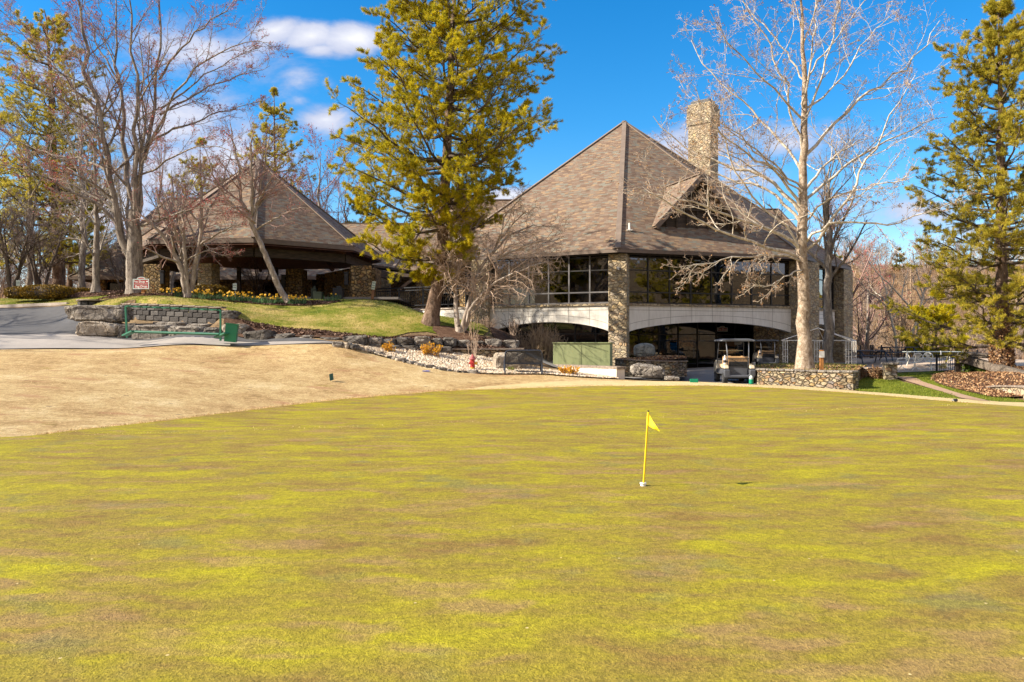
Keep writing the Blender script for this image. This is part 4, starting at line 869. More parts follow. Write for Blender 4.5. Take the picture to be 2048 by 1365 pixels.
# dry-laid boulder wall along the foot of the lawn
sw = thing('boulder_wall', 'long wall of dark dry-laid boulders at the foot of the sloping lawn', 'retaining wall', (wx(760, 30), 30, 1.2))
rnd = random.Random(4)
line = [(488, 29.5, 661, 686), (545, 29.5, 667, 689), (592, 29.4, 671, 690), (636, 29.3, 673, 692), (684, 29.3, 671, 690), (735, 29.5, 674, 691), (764, 29.7, 677, 693), (792, 29.9, 674, 690), (826, 30.1, 672, 691), (860, 30.4, 676, 692), (885, 30.7, 675, 693), (912, 31.2, 679, 694), (940, 31.6, 681, 695), (968, 31.6, 678, 695), (1004, 31.8, 679, 697), (1038, 32.2, 682, 698)]
for i in range(len(line)-1):
    x0, Z, y0, y1 = line[i]; x1 = line[i+1][0]; c, w_, h_ = box_px(x0, x1, y0, y1, Z); c.y += .25; c.z -= .03
    rock('stone', c, (w_*1.06, .95, h_*1.15), 30+i, ['rockd', 'rockd', 'rock'][i % 3] if i < 13 else 'rock', sw, rnd.uniform(-.15, .15), rnd.uniform(-.06, .06), sub=3, rough=.15)
for i, x0 in enumerate(range(665, 900, 34)):
    Z = 29.0+(x0-665)/235*1.2; y0 = 688+(x0-665)*.03; c, w_, h_ = box_px(x0, x0+34, y0, y0+12+(x0-665)*.012, Z); c.y += .2
    rock('stone', c, (w_*1.08, .7, h_*1.3), 50+i, 'rockd', sw, rnd.uniform(-.2, .2), 0, sub=3, rough=.15)
for i, x0 in enumerate(range(490, 660, 34)):
    c, w_, h_ = box_px(x0, x0+34, 685, 692, 29.15); rock('stone', c, (w_*1.05, .4, h_*1.2), 70+i, 'rock', sw, 0, 0, sub=2)
def strip_wall(name, pts, zb, zt, th, m, parent, cap=None, captop=.06):
    """pts: list of (x,y); wall follows them; zb/zt lists or numbers"""
    P = [Vector(p) for p in pts]; n = len(P); zb = zb if isinstance(zb, list) else [zb]*n; zt = zt if isinstance(zt, list) else [zt]*n
    def prof(lo, hi, off0, off1):
        q = MB(); vs = []
        for i, p in enumerate(P):
            d_ = (P[min(i+1, n-1)]-P[max(i-1, 0)]).normalized(); nn = Vector((d_.y, -d_.x))
            a = p+nn*off0; b = p-nn*off1; vs += [(a.x, a.y, lo[i]), (a.x, a.y, hi[i]), (b.x, b.y, hi[i]), (b.x, b.y, lo[i])]
        fs = [(0, 1, 2, 3), tuple(4*(n-1)+k for k in (3, 2, 1, 0))]
        for i in range(n-1):
            for k in range(4): fs.append((4*i+k, 4*i+(k+1) % 4, 4*(i+1)+(k+1) % 4, 4*(i+1)+k))
        q.add(vs, fs); return q
    o = prof(zb, zt, 0, th).build(name, M[m], parent)
    if cap: prof([z-.002 for z in zt], [z+captop for z in zt], .05, th+.05).build('cap', M[cap], parent)
    return o
lw = thing('low_stone_wall', 'low curved dry stone wall with flat cap behind the gravel bed', 'garden wall', (wx(960, 30.6), 30.6, 1.0))
lp = [(wx(a, Z), Z) for a, Z in ((735, 29.0), (800, 29.55), (860, 30.0), (920, 30.3), (985, 30.5), (1048, 30.5))]
strip_wall('masonry', lp, [1.05, .9, .85, .8, .75, .7], [1.40, 1.36, 1.33, 1.31, 1.31, 1.33], .35, 'stone2', lw, 'coping', .05)
# small rocks edging the gravel bed
ed = thing('rock_edging', 'row of small grey rocks edging the gravel bed against the dry turf', 'rock edging', (wx(790, 28.5), 28.5, 1.0))
xs = [676, 690, 704, 718, 731, 744, 756, 768, 779, 790, 800, 811, 822, 834, 846, 858, 871, 884, 897, 912, 928, 946]; ys = [693, 695, 698, 701, 704.5, 707, 710.5, 714, 717.5, 720.5, 723.5, 726.5, 729.5, 732, 734.5, 737, 739.5, 742, 744, 746, 747.5, 748]
for i, (a, b) in enumerate(zip(xs, ys)):
    g = G(a, b); s_ = rnd.uniform(.16, .34) if a > 705 else .45; rock('stone', g+Vector((0, .05, .04)), (s_*1.25, s_, s_*.6), 90+i, ['rock', 'rockp', 'rockd'][i % 3], ed, rnd.uniform(0, 3), 0, sub=2, rough=.15)
# segmental block retaining wall
bw = thing('block_retaining_wall', 'curved retaining wall of dark split-face blocks with thin cap above the boulders', 'retaining wall', (wx(340, 32.2), 32.2, 2.5))
bp = [Vector((wx(a, Z), Z)) for a, Z in ((205, 34.6), (245, 33.7), (300, 32.6), (350, 32.0), (400, 31.6), (446, 31.3))]
def along(P, s):
    for a, b in zip(P, P[1:]):
        L = (b-a).length
        if s <= L: return a.lerp(b, s/L), (b-a).normalized()
        s -= L
    return P[-1], (P[-1]-P[-2]).normalized()
tot = sum((b-a).length for a, b in zip(bp, bp[1:])); bb = MB(); rb_ = random.Random(9)
ztop = lambda s: 3.22-.32*(s/tot)**1.3
for row in range(4):
    s = (row % 2)*.22
    while s < tot-.2:
        p, d_ = along(bp, s+.22); zz = ztop(s)-.10-row*.205; nn = Vector((d_.y, -d_.x))
        bb.box((p.x+nn.x*(rb_.uniform(-.012, .02)-row*-.02), p.y+nn.y*(rb_.uniform(-.012, .02)-row*-.02), zz), (.428, .28, .192), math.atan2(d_.y, d_.x)); s += .445
bb.build('blocks', M['block'], bw, bevel=.018, seg=1)
cp = MB(); s = 0
while s < tot-.2:
    p, d_ = along(bp, s+.3); cp.box((p.x, p.y, ztop(s)+.035), (.60, .33, .062), math.atan2(d_.y, d_.x)); s += .612
cp.build('cap', M['coping'], bw, bevel=.01, seg=1)
rc = thing('block_planter_ring', 'small round ring of dark blocks with cap behind the huge boulder', 'planter', (wx(181, 35.3), 35.3, 3.1)); q = MB()
for row in range(2):
    for k in range(10):
        a = (k+.5*row)/10*2*math.pi; q.box((wx(181, 35.3)+.42*math.cos(a), 35.3+.42*math.sin(a), 3.16+row*.17-.02), (.24, .16, .16), a+math.pi/2)
q.build('blocks', M['block'], rc, bevel=.012, seg=1); q = MB(); q.lathe((wx(181, 35.3), 35.3, 3.42), [(.56, 0), (.57, .03), (.55, .06), (.30, .06)], 20); q.build('cap', M['coping'], rc)

# white concrete wall and transformer
cw = thing('concrete_wall', 'low bright concrete wall with weathered coping in front of the green utility box', 'garden wall', (wx(1170, 30), 30, .3))
a, b = Vector((wx(1088, 32.3), 32.3)), Vector((wx(1233, 28.75), 28.75)); dd = (b-a).normalized(); q = MB()
strip_wall('wall_body', [a, b], [.35, .2], [.62, .62], .40, 'concrete', cw); strip_wall('coping', [a-dd*.03, b+dd*.03], [.621, .621], [.72, .72], .46, 'coping', cw)
tb = thing('utility_box', 'big olive green steel utility box standing behind the white concrete wall', 'utility box', (wx(1170, 31.6), 31.6, .5), R(0)); q = MB()
TM = Matrix.Translation((wx(1166, 32.0), 32.0, 0)) @ Matrix.Rotation(R(-14), 4, 'Z')
q.box((0, 0, 1.07), (2.28, .85, .98), M=TM); bo = q.build('cabinet', M['olivesteel'], tb, bevel=.015)
q = MB(); q.box((0, 0, 1.575), (2.34, .92, .04), M=TM); q.build('lid', M['olivesteel'], tb, bevel=.008)
q = MB(); q.box((0, -.428, 1.02), (.006, .006, .90), M=TM); q.build('door_seam', M['darkolive'], bo)

# planters
p2 = thing('stone_planter', 'low curved stone planter full of leaf litter behind the rough boulder', 'planter', (wx(1310, 33.5), 33.5, .4))
pp = [(wx(1230, 34.4), 34.4), (wx(1253, 33.3), 33.3), (wx(1290, 33.0), 33.0), (wx(1335, 33.0), 33.0), (wx(1374, 33.6), 33.6), (wx(1372, 35.0), 35.0)]
strip_wall('masonry', pp, [.15]*6, [.86, .86, .82, .80, .78, .78], .30, 'stone2', p2, 'coping', .04)
def mound(name, poly, zf, m, parent, cell=.22, seed=3, amp=.03):
    P = dens([Vector(p) for p in poly], cell); xs = [p.x for p in P]; ys_ = [p.y for p in P]; X, Y = np.meshgrid(np.arange(min(xs), max(xs), cell), np.arange(min(ys_), max(ys_), cell)); X = X.ravel(); Y = Y.ravel()
    k = inside([(p.x, p.y) for p in P], X, Y); n = len(P); vin = P+[Vector((a_, b_)) for a_, b_ in zip(X[k], Y[k])]
    vo, _, fo, _, _, _ = geometry.delaunay_2d_cdt(vin, [(i, (i+1) % n) for i in range(n)], [], 1, 1e-5)
    V_ = [(v.x, v.y, zf(v.x, v.y)+amp*noise.noise(Vector((v.x*2, v.y*2, seed)))) for v in vo]
    return link(name, np_mesh(name, V_, np.array([list(f) for f in fo if len(f) == 3]), True), M[m], parent)
pc2 = [pp[0], pp[1], pp[2], pp[3], pp[4], (wx(1372, 36), 36), (wx(1240, 36.5), 36.5)]
mound('leaf_litter', pc2, lambda x, y: .84+.16*math.exp(-((x-wx(1340, 34))**2)/1.5-(y-34.3)**2), 'mulch', p2)
pv = scatter_pts(pc2, 1500, rg, 0); pv[:, 2] = .88+.15*np.exp(-((pv[:, 0]-wx(1340, 34))**2)/1.5-(pv[:, 1]-34.3)**2); flakes('fallen_leaves', pv, rg, .05, 'dryleaf', .5, 'stuff', p2)
p1_ = thing('round_stone_planter', 'round stone planter wall holding the white sycamore and the sign post', 'planter', (wx(1610, 30), 30, .1))
wp = [at2(1508, 33), at2(1500, 31.6), at2(1516, 30.7), at2(1560, 29.7), at2(1610, 28.8), at2(1660, 28.0), at2(1706, 27.35)]
strip_wall('masonry', wp, [-.2]*7, [.50, .50, .50, .51, .52, .53, .54], .38, 'stone2', p1_)
wp2 = [wp[-1]+Vector((-.02, .1)), at2(1716, 29.2), at2(1722, 31)]; strip_wall('masonry', wp2, [-.2]*3, [.535, .53, .52], .38, 'stone2', p1_)
q = MB(); s = 0; WP = [Vector(p) for p in wp]; tw = sum((b_-a_).length for a_, b_ in zip(WP, WP[1:])); rr2 = random.Random(3)
while s < tw-.1:
    l_ = rr2.uniform(.28, .55); p, d_ = along(WP, min(s+l_/2, tw-.01)); nn = Vector((-d_.y, d_.x)); zt = .50+.04*(s/tw)
    q.box((p.x+nn.x*.17, p.y+nn.y*.17, zt+.04+rr2.uniform(-.008, .008)), (l_-.03, .44, .075), math.atan2(d_.y, d_.x)); s += l_
q.build('cap_stones', M['rock'], p1_, bevel=.02, seg=1)
PLM = [at2(1506, 34), at2(1500, 32), at2(1520, 31.0), at2(1610, 29.1), at2(1700, 27.9), at2(1718, 29.5), at2(1735, 34), at2(1700, 38.5), at2(1600, 38.0), at2(1540, 37)]
mzf = lambda x, y: .50+.17*math.exp(-((x-wx(1640, 33))**2)/8-((y-33)**2)/14)
sm_ = mound('soil', PLM, mzf, 'ground', p1_, amp=.05)
pv = scatter_pts([tuple(p) for p in PLM], 6000, rg, 0); pv[:, 2] = [mzf(a_, b_)+.02 for a_, b_ in pv[:, :2]]
flakes('fallen_leaves', pv[:3200], rg, .045, 'dryleaf', .5, 'stuff', p1_); blades('grass', pv[3200:], rg, .07, .02, 'blades', .8, 'stuff', p1_)
w3 = thing('rear_stone_wall', 'low stone wall ending in a square stone pier beside the garden path', 'garden wall', (wx(1720, 31.5), 31.5, .2))
strip_wall('masonry', [at2(1650, 34.2), at2(1700, 32.6), at2(1742, 31.0), at2(1772, 29.9)], [-.1]*4, [.58, .56, .55, .56], .35, 'stone2', w3, 'coping', .05)
q = MB(); q.box((wx(1780, 29.9), 29.9, .33), (.42, .42, .86), R(-10)); q.build('stone_pier', M['stone2'], w3, bevel=.02); q = MB(); q.box((wx(1780, 29.9), 29.9, .80), (.52, .52, .07), R(-10)); q.build('cap', M['rock'], w3, bevel=.015)
w4 = thing('front_stone_wall', 'tan fieldstone retaining wall below the leaf bed at the right edge', 'retaining wall', (wx(2020, 24), 24, -.1))
lpz = [at2(1968, 26.4), at2(1990, 25.6), at2(2015, 24.7), at2(2055, 23.3), Vector((19.5, 22.4))]
strip_wall('masonry', lpz, [-.2]*5, [.06, .17, .22, .27, .30], .38, 'stone', w4, 'coping', .05)
# leaf bed surface rises behind that wall
tzf = lambda x, y: H(x, y)+.10
# right-hand timber-edged shelter
ts = thing('timber_edge_structure', 'low ivy-grown wall topped by massive weathered timbers behind the leaf bed', 'timber structure', (wx(1985, 31), 31, .4))
A_, B_ = Vector((wx(1924, 32.5), 32.5)), Vector((wx(2075, 28.0), 28.0)); q = MB()
q.bar((A_.x, A_.y, wz(717, 32.5)), (B_.x, B_.y, wz(759, 28)), .30, .30); q.build('timber', M['greytimber'], ts, bevel=.02)
q = MB(); q.bar((wx(1935, 34), 34, wz(709, 34)), (wx(1992, 33), 33, wz(714, 33)), .3, .18); q.build('timber', M['greytimber'], ts, bevel=.02)
q = MB(); q.bar((wx(1925, 32.8), 32.8, wz(711, 32.8)), (wx(1990, 31.0), 31.0, wz(711, 31.0)), .7, .05); q.build('plank', M['greytimber'], ts)
strip_wall('wall_body', [A_+Vector((.1, .15)), B_+Vector((0, .15))], [.0, -.2], [.92, .12], .3, 'block', ts)
q = MB()
for px in (1913, 1921): q.box((wx(px, 32.8), 32.8, .62), (.12, .12, .95))
q.build('post', M['darkwood'], ts); q = MB(); q.box((wx(1946, 31.9), 31.72, wz(728, 31.9)), (.20, .04, .12)); q.build('vent_plate', M['signgrey'], ts, bevel=.006)

# ---------------------------------------------------------------- fences, patio furniture
fn = thing('patio_fence', 'black metal picket fence along the far side of the shaded patio', 'fence', (wx(1830, 45.5), 45.5, .2))
fa, fb = Vector((wx(1692, 46.5), 46.5, .22)), Vector((wx(1962, 44), 44, .24)); q = MB()
for z, h_ in ((.82, .045), (.66, .03), (.10, .03)): q.bar(fa+Vector((0, 0, z)), fb+Vector((0, 0, z)), .04, h_)
q.build('rail', M['black'], fn); q = MB(); n_ = 74
for i in range(n_): q.box(fa.lerp(fb, (i+.5)/n_)+Vector((0, 0, .42)), (.018, .018, .80))
q.build('pickets', M['black'], fn)
for px in (1693, 1722, 1744, 1748, 1766, 1800, 1850, 1900, 1955): p = fa.lerp(fb, (px-1692)/270.); q = MB(); hh = 1.22 if px in (1722, 1744, 1748, 1766) else .95; q.box(p+Vector((0, 0, hh/2)), (.07, .07, hh)); q.build('post', M['black'], fn)
gt = thing('patio_gate', 'black picket gate panel standing before the white patio chairs', 'gate', (wx(1898, 35.5), 35.5, .25)); ga, gb = Vector((wx(1873, 35.8), 35.8, .22)), Vector((wx(1921, 34.4), 34.4, .28)); q = MB()
for z in (.74, .08): q.bar(ga+Vector((0, 0, z)), gb+Vector((0, 0, z)), .035, .035)
q.build('frame', M['black'], gt); q = MB()
for i in range(11): q.box(ga.lerp(gb, (i+.5)/11)+Vector((0, 0, .42)), (.016, .016, .68))
q.build('pickets', M['black'], gt); q = MB(); q.box(ga+Vector((0, 0, .42)), (.05, .05, .86)); q.build('post', M['black'], gt); q = MB(); q.bar(ga+Vector((0, 0, .80)), Vector((wx(1960, 33.5), 33.5, .98)), .05, .05); q.build('handrail', M['black'], gt)
def patio_chair(label, px, Z, rz):
    c = gz(wx(px, Z), Z, .03); t_ = thing('patio_chair', label, 'chair', c, rz, 'white cast-metal patio chairs'); s_ = .88
    q = MB()
    for k in range(4):
        a = k*math.pi/2+.6; q.tube([(0, 0, .2*s_), (.13*math.cos(a), .13*math.sin(a), .10*s_), (.30*math.cos(a), .30*math.sin(a), .015)], [.03, .024, .02], 6)
    q.tube([(0, 0, .15*s_), (0, 0, .40*s_)], .025, 8); q.build('swivel_base', M['cream'], t_, False)
    q = MB(); q.lathe((0, 0, .40*s_), [(.02, 0), (.24, .0), (.26, .02), (.24, .04), (.02, .03)], 16); q.build('seat', M['cream'], t_, False)
    q = MB(); ring_ = [(.24*math.sin(a)*1.0, .22+.04*0, .70*s_-.26*math.cos(a)*-1*.9*s_) for a in np.linspace(0, 2*math.pi, 17)]; ring_ = [(x, y+.05*(z-.4), z) for x, y, z in ring_]; q.tube(ring_, .022, 6, False)
    for k in range(-2, 3): x = k*.085; h_ = .24*math.sqrt(max(.02, 1-(x/.25)**2))*s_; q.tube([(x, .225, .70*s_-h_), (x*.3, .235, .70*s_), (x, .25, .70*s_+h_)], .016, 5)
    q.tube([(-.2, .23, .62*s_), (0, .235, .72*s_), (.2, .23, .62*s_)], .016, 5); q.tube([(.07*math.cos(a), .238, .70*s_+.07*math.sin(a)) for a in np.linspace(0, 6.28, 11)], .010, 5, False)
    q.build('backrest', M['cream'], t_, False)
    for sx in (-1, 1):
        q = MB(); q.tube([(sx*.22, .20, .62*s_), (sx*.28, .05, .64*s_), (sx*.28, -.14, .60*s_), (sx*.25, -.18, .50*s_), (sx*.22, -.08, .42*s_)], .021, 6); q.build('armrest', M['cream'], t_, False)
    return t_
patio_chair('ornate white patio chair with its round scrolled back facing the green', 1830, 38.2, R(185))
patio_chair('white patio chair turned sideways, second from the black gate', 1862, 38.0, R(120))
patio_chair('white patio chair nearest the black gate, turned away', 1893, 38.3, R(60))
patio_chair('shaded white patio chair at the left end of the white table', 1803, 38.8, R(250))
tt = thing('patio_table', 'long white patio table behind the ornate white chairs', 'table', gz(wx(1865, 40), 40, .03)); q = MB(); q.box((0, 0, .70), (2.6, .95, .035)); q.build('tabletop', M['signgrey'], tt, False, bevel=.012)
for sx in (-1, 1):
    for sy in (-1, 1): q = MB(); q.tube([(sx*1.1, sy*.35, .68), (sx*1.0, sy*.3, .4), (sx*1.12, sy*.36, .0)], .022, 6); q.build('leg', M['cream'], tt, False)
def picnic(label, px, Z):
    t_ = thing('picnic_table', label, 'picnic table', gz(wx(px, Z), Z, .03), R(8), 'dark picnic tables on the shaded patio'); q = MB(); q.box((0, 0, .72), (1.9, .75, .05)); q.build('tabletop', M['bluemetal'], t_, False, bevel=.01)
    for sy in (-1, 1): q = MB(); q.box((0, sy*.72, .44), (1.9, .26, .04)); q.build('seat', M['bluemetal'], t_, False, bevel=.01)
    for sx in (-1, 1):
        q = MB(); q.tube([(sx*.7, -.72, .42), (sx*.7, -.3, .70), (sx*.7, .3, .70), (sx*.7, .72, .42)], .03, 6); q.tube([(sx*.7, -.3, .7), (sx*.7, -.6, .0)], .03, 6); q.tube([(sx*.7, .3, .7), (sx*.7, .6, .0)], .03, 6); q.build('leg', M['bluemetal'], t_, False)
picnic('dark picnic table on the shaded patio nearest the clubhouse pier', 1738, 42.5); picnic('dark picnic table on the shaded patio behind the left white chair', 1796, 43.5)
# white canopy frame without its cloth
cf_ = thing('canopy_frame', 'bare white tubular canopy frame with ladder-like corner posts beside the sycamore', 'canopy frame', (wx(1635, 38.5), 38.5, .2)); Zf = 38.2; zt_ = wz(681.5, Zf)
def post_ladder(px0, px1, Z, n_=3, zb=.18):
    q = MB()
    for k in range(n_): x = wx(px0+(px1-px0)*k/(n_-1), Z); q.tube([(x, Z, zb), (x, Z, wz(682.5, Z))], .017, 6)
    for py in (684, 699, 713, 724): q.tube([(wx(px0, Z), Z, wz(py, Z)), (wx(px1, Z), Z, wz(py, Z))], .012, 6)
    q.build('corner_post', M['tubewhite'], cf_)
post_ladder(1566, 1575, Zf); post_ladder(1629, 1650, Zf+2.0, 5); post_ladder(1692, 1703, Zf-.2, 3); post_ladder(1704, 1712, Zf+2.2, 3)
q = MB(); r_ = .02; top = Vector((wx(1636, Zf+1), Zf+1, wz(656.5, Zf+1))); cs = [Vector((wx(1563, Zf), Zf, zt_)), Vector((wx(1702, Zf), Zf, zt_)), Vector((wx(1648, Zf+2), Zf+2, wz(682, Zf+2))), Vector((wx(1712, Zf+2), Zf+2, wz(682, Zf+2)))]
q.tube([cs[0], cs[1]], r_, 6); q.tube([cs[2], cs[3]], r_, 6); q.tube([cs[1], cs[3]], r_, 6)
for c_ in cs: q.tube([c_, top], r_, 6)
q.build('roof_frame', M['tubewhite'], cf_)

# ---------------------------------------------------------------- bag rack, basket
rk = thing('bag_rack', 'long green metal bag rack with notched top rail in front of the pale boulders', 'bag rack', (wx(350, 29.2), 29.2, 1.7))
tl, tr_, bl, br = W(251, 613, 29.1), W(441, 621, 28.7), W(254, 676, 29.1), W(441, 682, 28.7); q = MB(); q.bar(tl, tr_, .05, .05); o = q.build('top_rail', M['rackgreen'], rk)
for k in range(10):
    a = tl.lerp(tr_, (k+.18)/10)+Vector((0, -.03, .022)); b = tl.lerp(tr_, (k+.72)/10)+Vector((0, -.03, .022)); q = MB(); q.bar(a, b, .11, .022); q.build('bag_rest', M['rackgreen'], rk)
for a, b in ((tl, bl), (tr_, br)): q = MB(); q.bar(a, b, .06, .06); q.build('post', M['rackgreen'], rk)
fl_, fr_ = W(265, 664, 28.5), W(438, 669, 28.2); q = MB(); q.tube([fl_, fr_], .045, 8); q.build('lower_rail', M['rackgreen'], rk)
for c_, d_ in ((W(259, 668, 28.6), -1), (W(443, 672, 28.3), 1)): q = MB(); q.bar(c_+Vector((-.22, .1, -.06)), c_+Vector((.22, -.1, .10)), .26, .05); q.build('foot', M['rackgreen'], rk)
bs = thing('waste_basket', 'tilted green plastic basket standing at the right end of the bag rack', 'basket', W(462, 683, 28.6)); q = MB(); Mx = Matrix.Translation(W(461, 684.5, 28.6)) @ Matrix.Rotation(R(6), 4, 'Y') @ Matrix.Rotation(R(12), 4, 'Z')
for x0, y0, sx, sy in ((-.19, 0, .02, .4), (.19, 0, .02, .4), (0, -.2, .4, .02), (0, .2, .4, .02)): q.box((x0, y0, .33), (sx, sy, .64), M=Mx)
q.box((0, 0, .02), (.36, .38, .02), M=Mx); q.build('basket_body', M['basketgreen'], bs); q = MB()
for x0, y0, sx, sy in ((-.2, 0, .035, .44), (.2, 0, .035, .44), (0, -.21, .37, .035), (0, .21, .37, .035)): q.box((x0, y0, .65), (sx, sy, .035), M=Mx)
q.build('rim', M['basketgreen'], bs)

# ---------------------------------------------------------------- signs
ds, Mx = arch_sign(('direction_sign', 'maroon sign lettered Pro Shop and Bag Drop on orange post beside the maple', 'sign'), W(282.5, 568.5, 36.3), .78, .46, [('Pro Shop', -.09, .105), ('Bag Drop', .01, -.115)], R(-6), .150)
q = MB(); q.box((0, -.032, -.005), (.68, .012, .012), M=Mx); q.build('divider', M['white'], ds)
q = MB(); q.prism([(.25, .09), (.30, .09), (.30, .065), (.345, .11), (.30, .155), (.30, .13), (.25, .13)], lambda u, z: Mx @ Vector((u, -.026, z)), lambda u, z: Mx @ Vector((u, -.034, z))); q.build('arrow', M['white'], ds)
q = MB(); q.box((.06, .08, -.42), (.15, .11, .95), M=Mx); q.build('post', M['orangepost'], ds, bevel=.008)
def plate_sign(name, label, px, Z, py0, py1, w_, ytop, ybot, postm, tilt=0.0, rows=2, pw=.035):
    g = Vector((wx(px, Z), Z, H(wx(px, Z), Z))); t_ = thing(name, label, 'sign', g); Mx = Matrix.Translation(g) @ Matrix.Rotation(tilt, 4, 'Y'); zt = wz(py0, Z)-g.z; zb = wz(py1, Z)-g.z
    q = MB(); q.box((0, .02, (zt+.0)/2+.02-.1), (pw, pw, zt+.02+.2) if pw < .08 else (pw, pw, zt-.08+.2), M=Mx); q.build('post', M[postm], t_, bevel=.004)
    q = MB(); q.box((0, -.02-pw/2+.0, (zt+zb)/2), (w_, .012, zt-zb), M=Mx); q.build('sign_plate', M['signgrey'], t_, bevel=.004)
    q = MB(); r0 = random.Random(int(px))
    for k in range(rows):
        z = zt-(zt-zb)*(k+.75)/(rows+.5)
        for j in range(4): q.box((-w_*.3+j*w_*.2, -.028-pw/2, z), (w_*.13, .006, (zt-zb)*.10*r0.uniform(.8, 1.3)), M=Mx)
    q.build('lettering', M['signgreen'], t_); return t_
plate_sign('parking_sign', 'small grey sign on thin post rising from the daffodils', 470, 37.6, 567.5, 580, .19, 0, 0, 'signgrey', 0, 2, .03)
plate_sign('marker_sign', 'narrow white sign with green marks leaning on a brown wooden post', 744, 38.9, 563, 579.5, .17, 0, 0, 'oldpost', R(7), 3, .13)
plate_sign('roadside_sign', 'tiny grey sign at the far left in front of the dark bare trees', 37, 44, 561, 572, .22, 0, 0, 'signgrey', 0, 1, .04)
g = Vector((wx(1643, 28.9), 28.9, .5)); t_ = thing('post_sign', 'orange wooden post carrying a small white notice in the round planter', 'sign', g); q = MB(); q.box(g+Vector((0, 0, .40)), (.125, .10, .84)); q.build('post', M['orangepost'], t_, bevel=.006)
q = MB(); q.box(g+Vector((-.01, -.062, .66)), (.19, .012, .23)); q.build('notice', M['white'], t_, bevel=.003)

# ---------------------------------------------------------------- hydrant
g = G(945, 742); hy = thing('fire_hydrant', 'faded red fire hydrant with yellow base and cap in the gravel', 'fire hydrant', g); q = MB()
q.lathe((0, 0, 0), [(.13, 0), (.13, .03), (.09, .035), (.085, .12)], 18); q.build('base_flange', M['hydyellow'], hy, False)
q = MB(); q.lathe((0, 0, 0), [(.083, .115), (.085, .38), (.075, .40)], 18); q.build('barrel', M['hydred'], hy, False)
q = MB(); q.lathe((0, 0, 0), [(.105, .39), (.115, .41), (.115, .43), (.10, .45), (.085, .50), (.05, .545), (.025, .555), (.025, .59), (.01, .595)], 18); q.build('bonnet', M['hydpink'], hy, False)
for a, l, r_, m_ in ((R(-8), .17, .055, 'hydyellow'), (R(188), .12, .04, 'hydred'), (R(-98), .13, .062, 'hydred')):
    q = MB(); d_ = Vector((math.cos(a), math.sin(a), 0)); c0 = Vector((0, 0, .27)); q.tube([c0+d_*.06, c0+d_*(l-.03)], r_*.8, 12); q.tube([c0+d_*(l-.03), c0+d_*l], r_*1.1, 12); q.tube([c0+d_*l, c0+d_*(l+.02)], r_*.3, 6); q.build('outlet_cap', M[m_], hy, False)
# ---------------------------------------------------------------- bench
g = G(1046, 748); g.y = 28.4; bn = thing('park_bench', 'black perforated metal bench in front of the pale squared boulder', 'bench', g, R(180+4))
bw_ = 1.32
q = MB(); pts = [(-bw_/2, .18, .40), (-bw_/2, .20, .45)]
for sx in (-1, 1):
    q = MB(); q.tube([(sx*bw_/2, -.24, 0), (sx*bw_/2, -.24, .44), (sx*bw_/2, -.20, .47), (sx*bw_/2, .0, .47), (sx*bw_/2, .16, .43)], .026, 8); q.tube([(sx*bw_/2, .26, 0), (sx*bw_/2, .20, .35), (sx*bw_/2*.99, .26, .74)], .026, 8); q.build('leg', M['bluemetal'], bn, False)
q = MB(); q.tube([(-bw_/2*.99, .26, .70), (-bw_/2*.93, .27, .80), (-bw_/2*.80, .272, .83), (bw_/2*.80, .272, .83), (bw_/2*.93, .27, .80), (bw_/2*.99, .26, .70)], .028, 8); q.tube([(-bw_/2, .20, .36), (bw_/2, .20, .36)], .022, 8); q.build('back_frame', M['bluemetal'], bn, False)
q = MB()
for k in range(44): x = -bw_/2+.03+k*(bw_-.06)/43; q.bar((x, .205, .38), (x, .27, .82), .018, .016, (0, 1, 0))
for k in range(14): z = .40+k*.031; y_ = .205+(z-.38)*.148; q.bar((-bw_/2+.02, y_+.004, z), (bw_/2-.02, y_+.004, z), .012, .012)
q.build('mesh_back', M['bluemetal'], bn, False)
q = MB(); q.box((0, -.03, .375), (bw_-.03, .44, .02)); q.tube([(-bw_/2, -.25, .37), (bw_/2, -.25, .37)], .028, 8); q.build('seat', M['bluemetal'], bn, False)

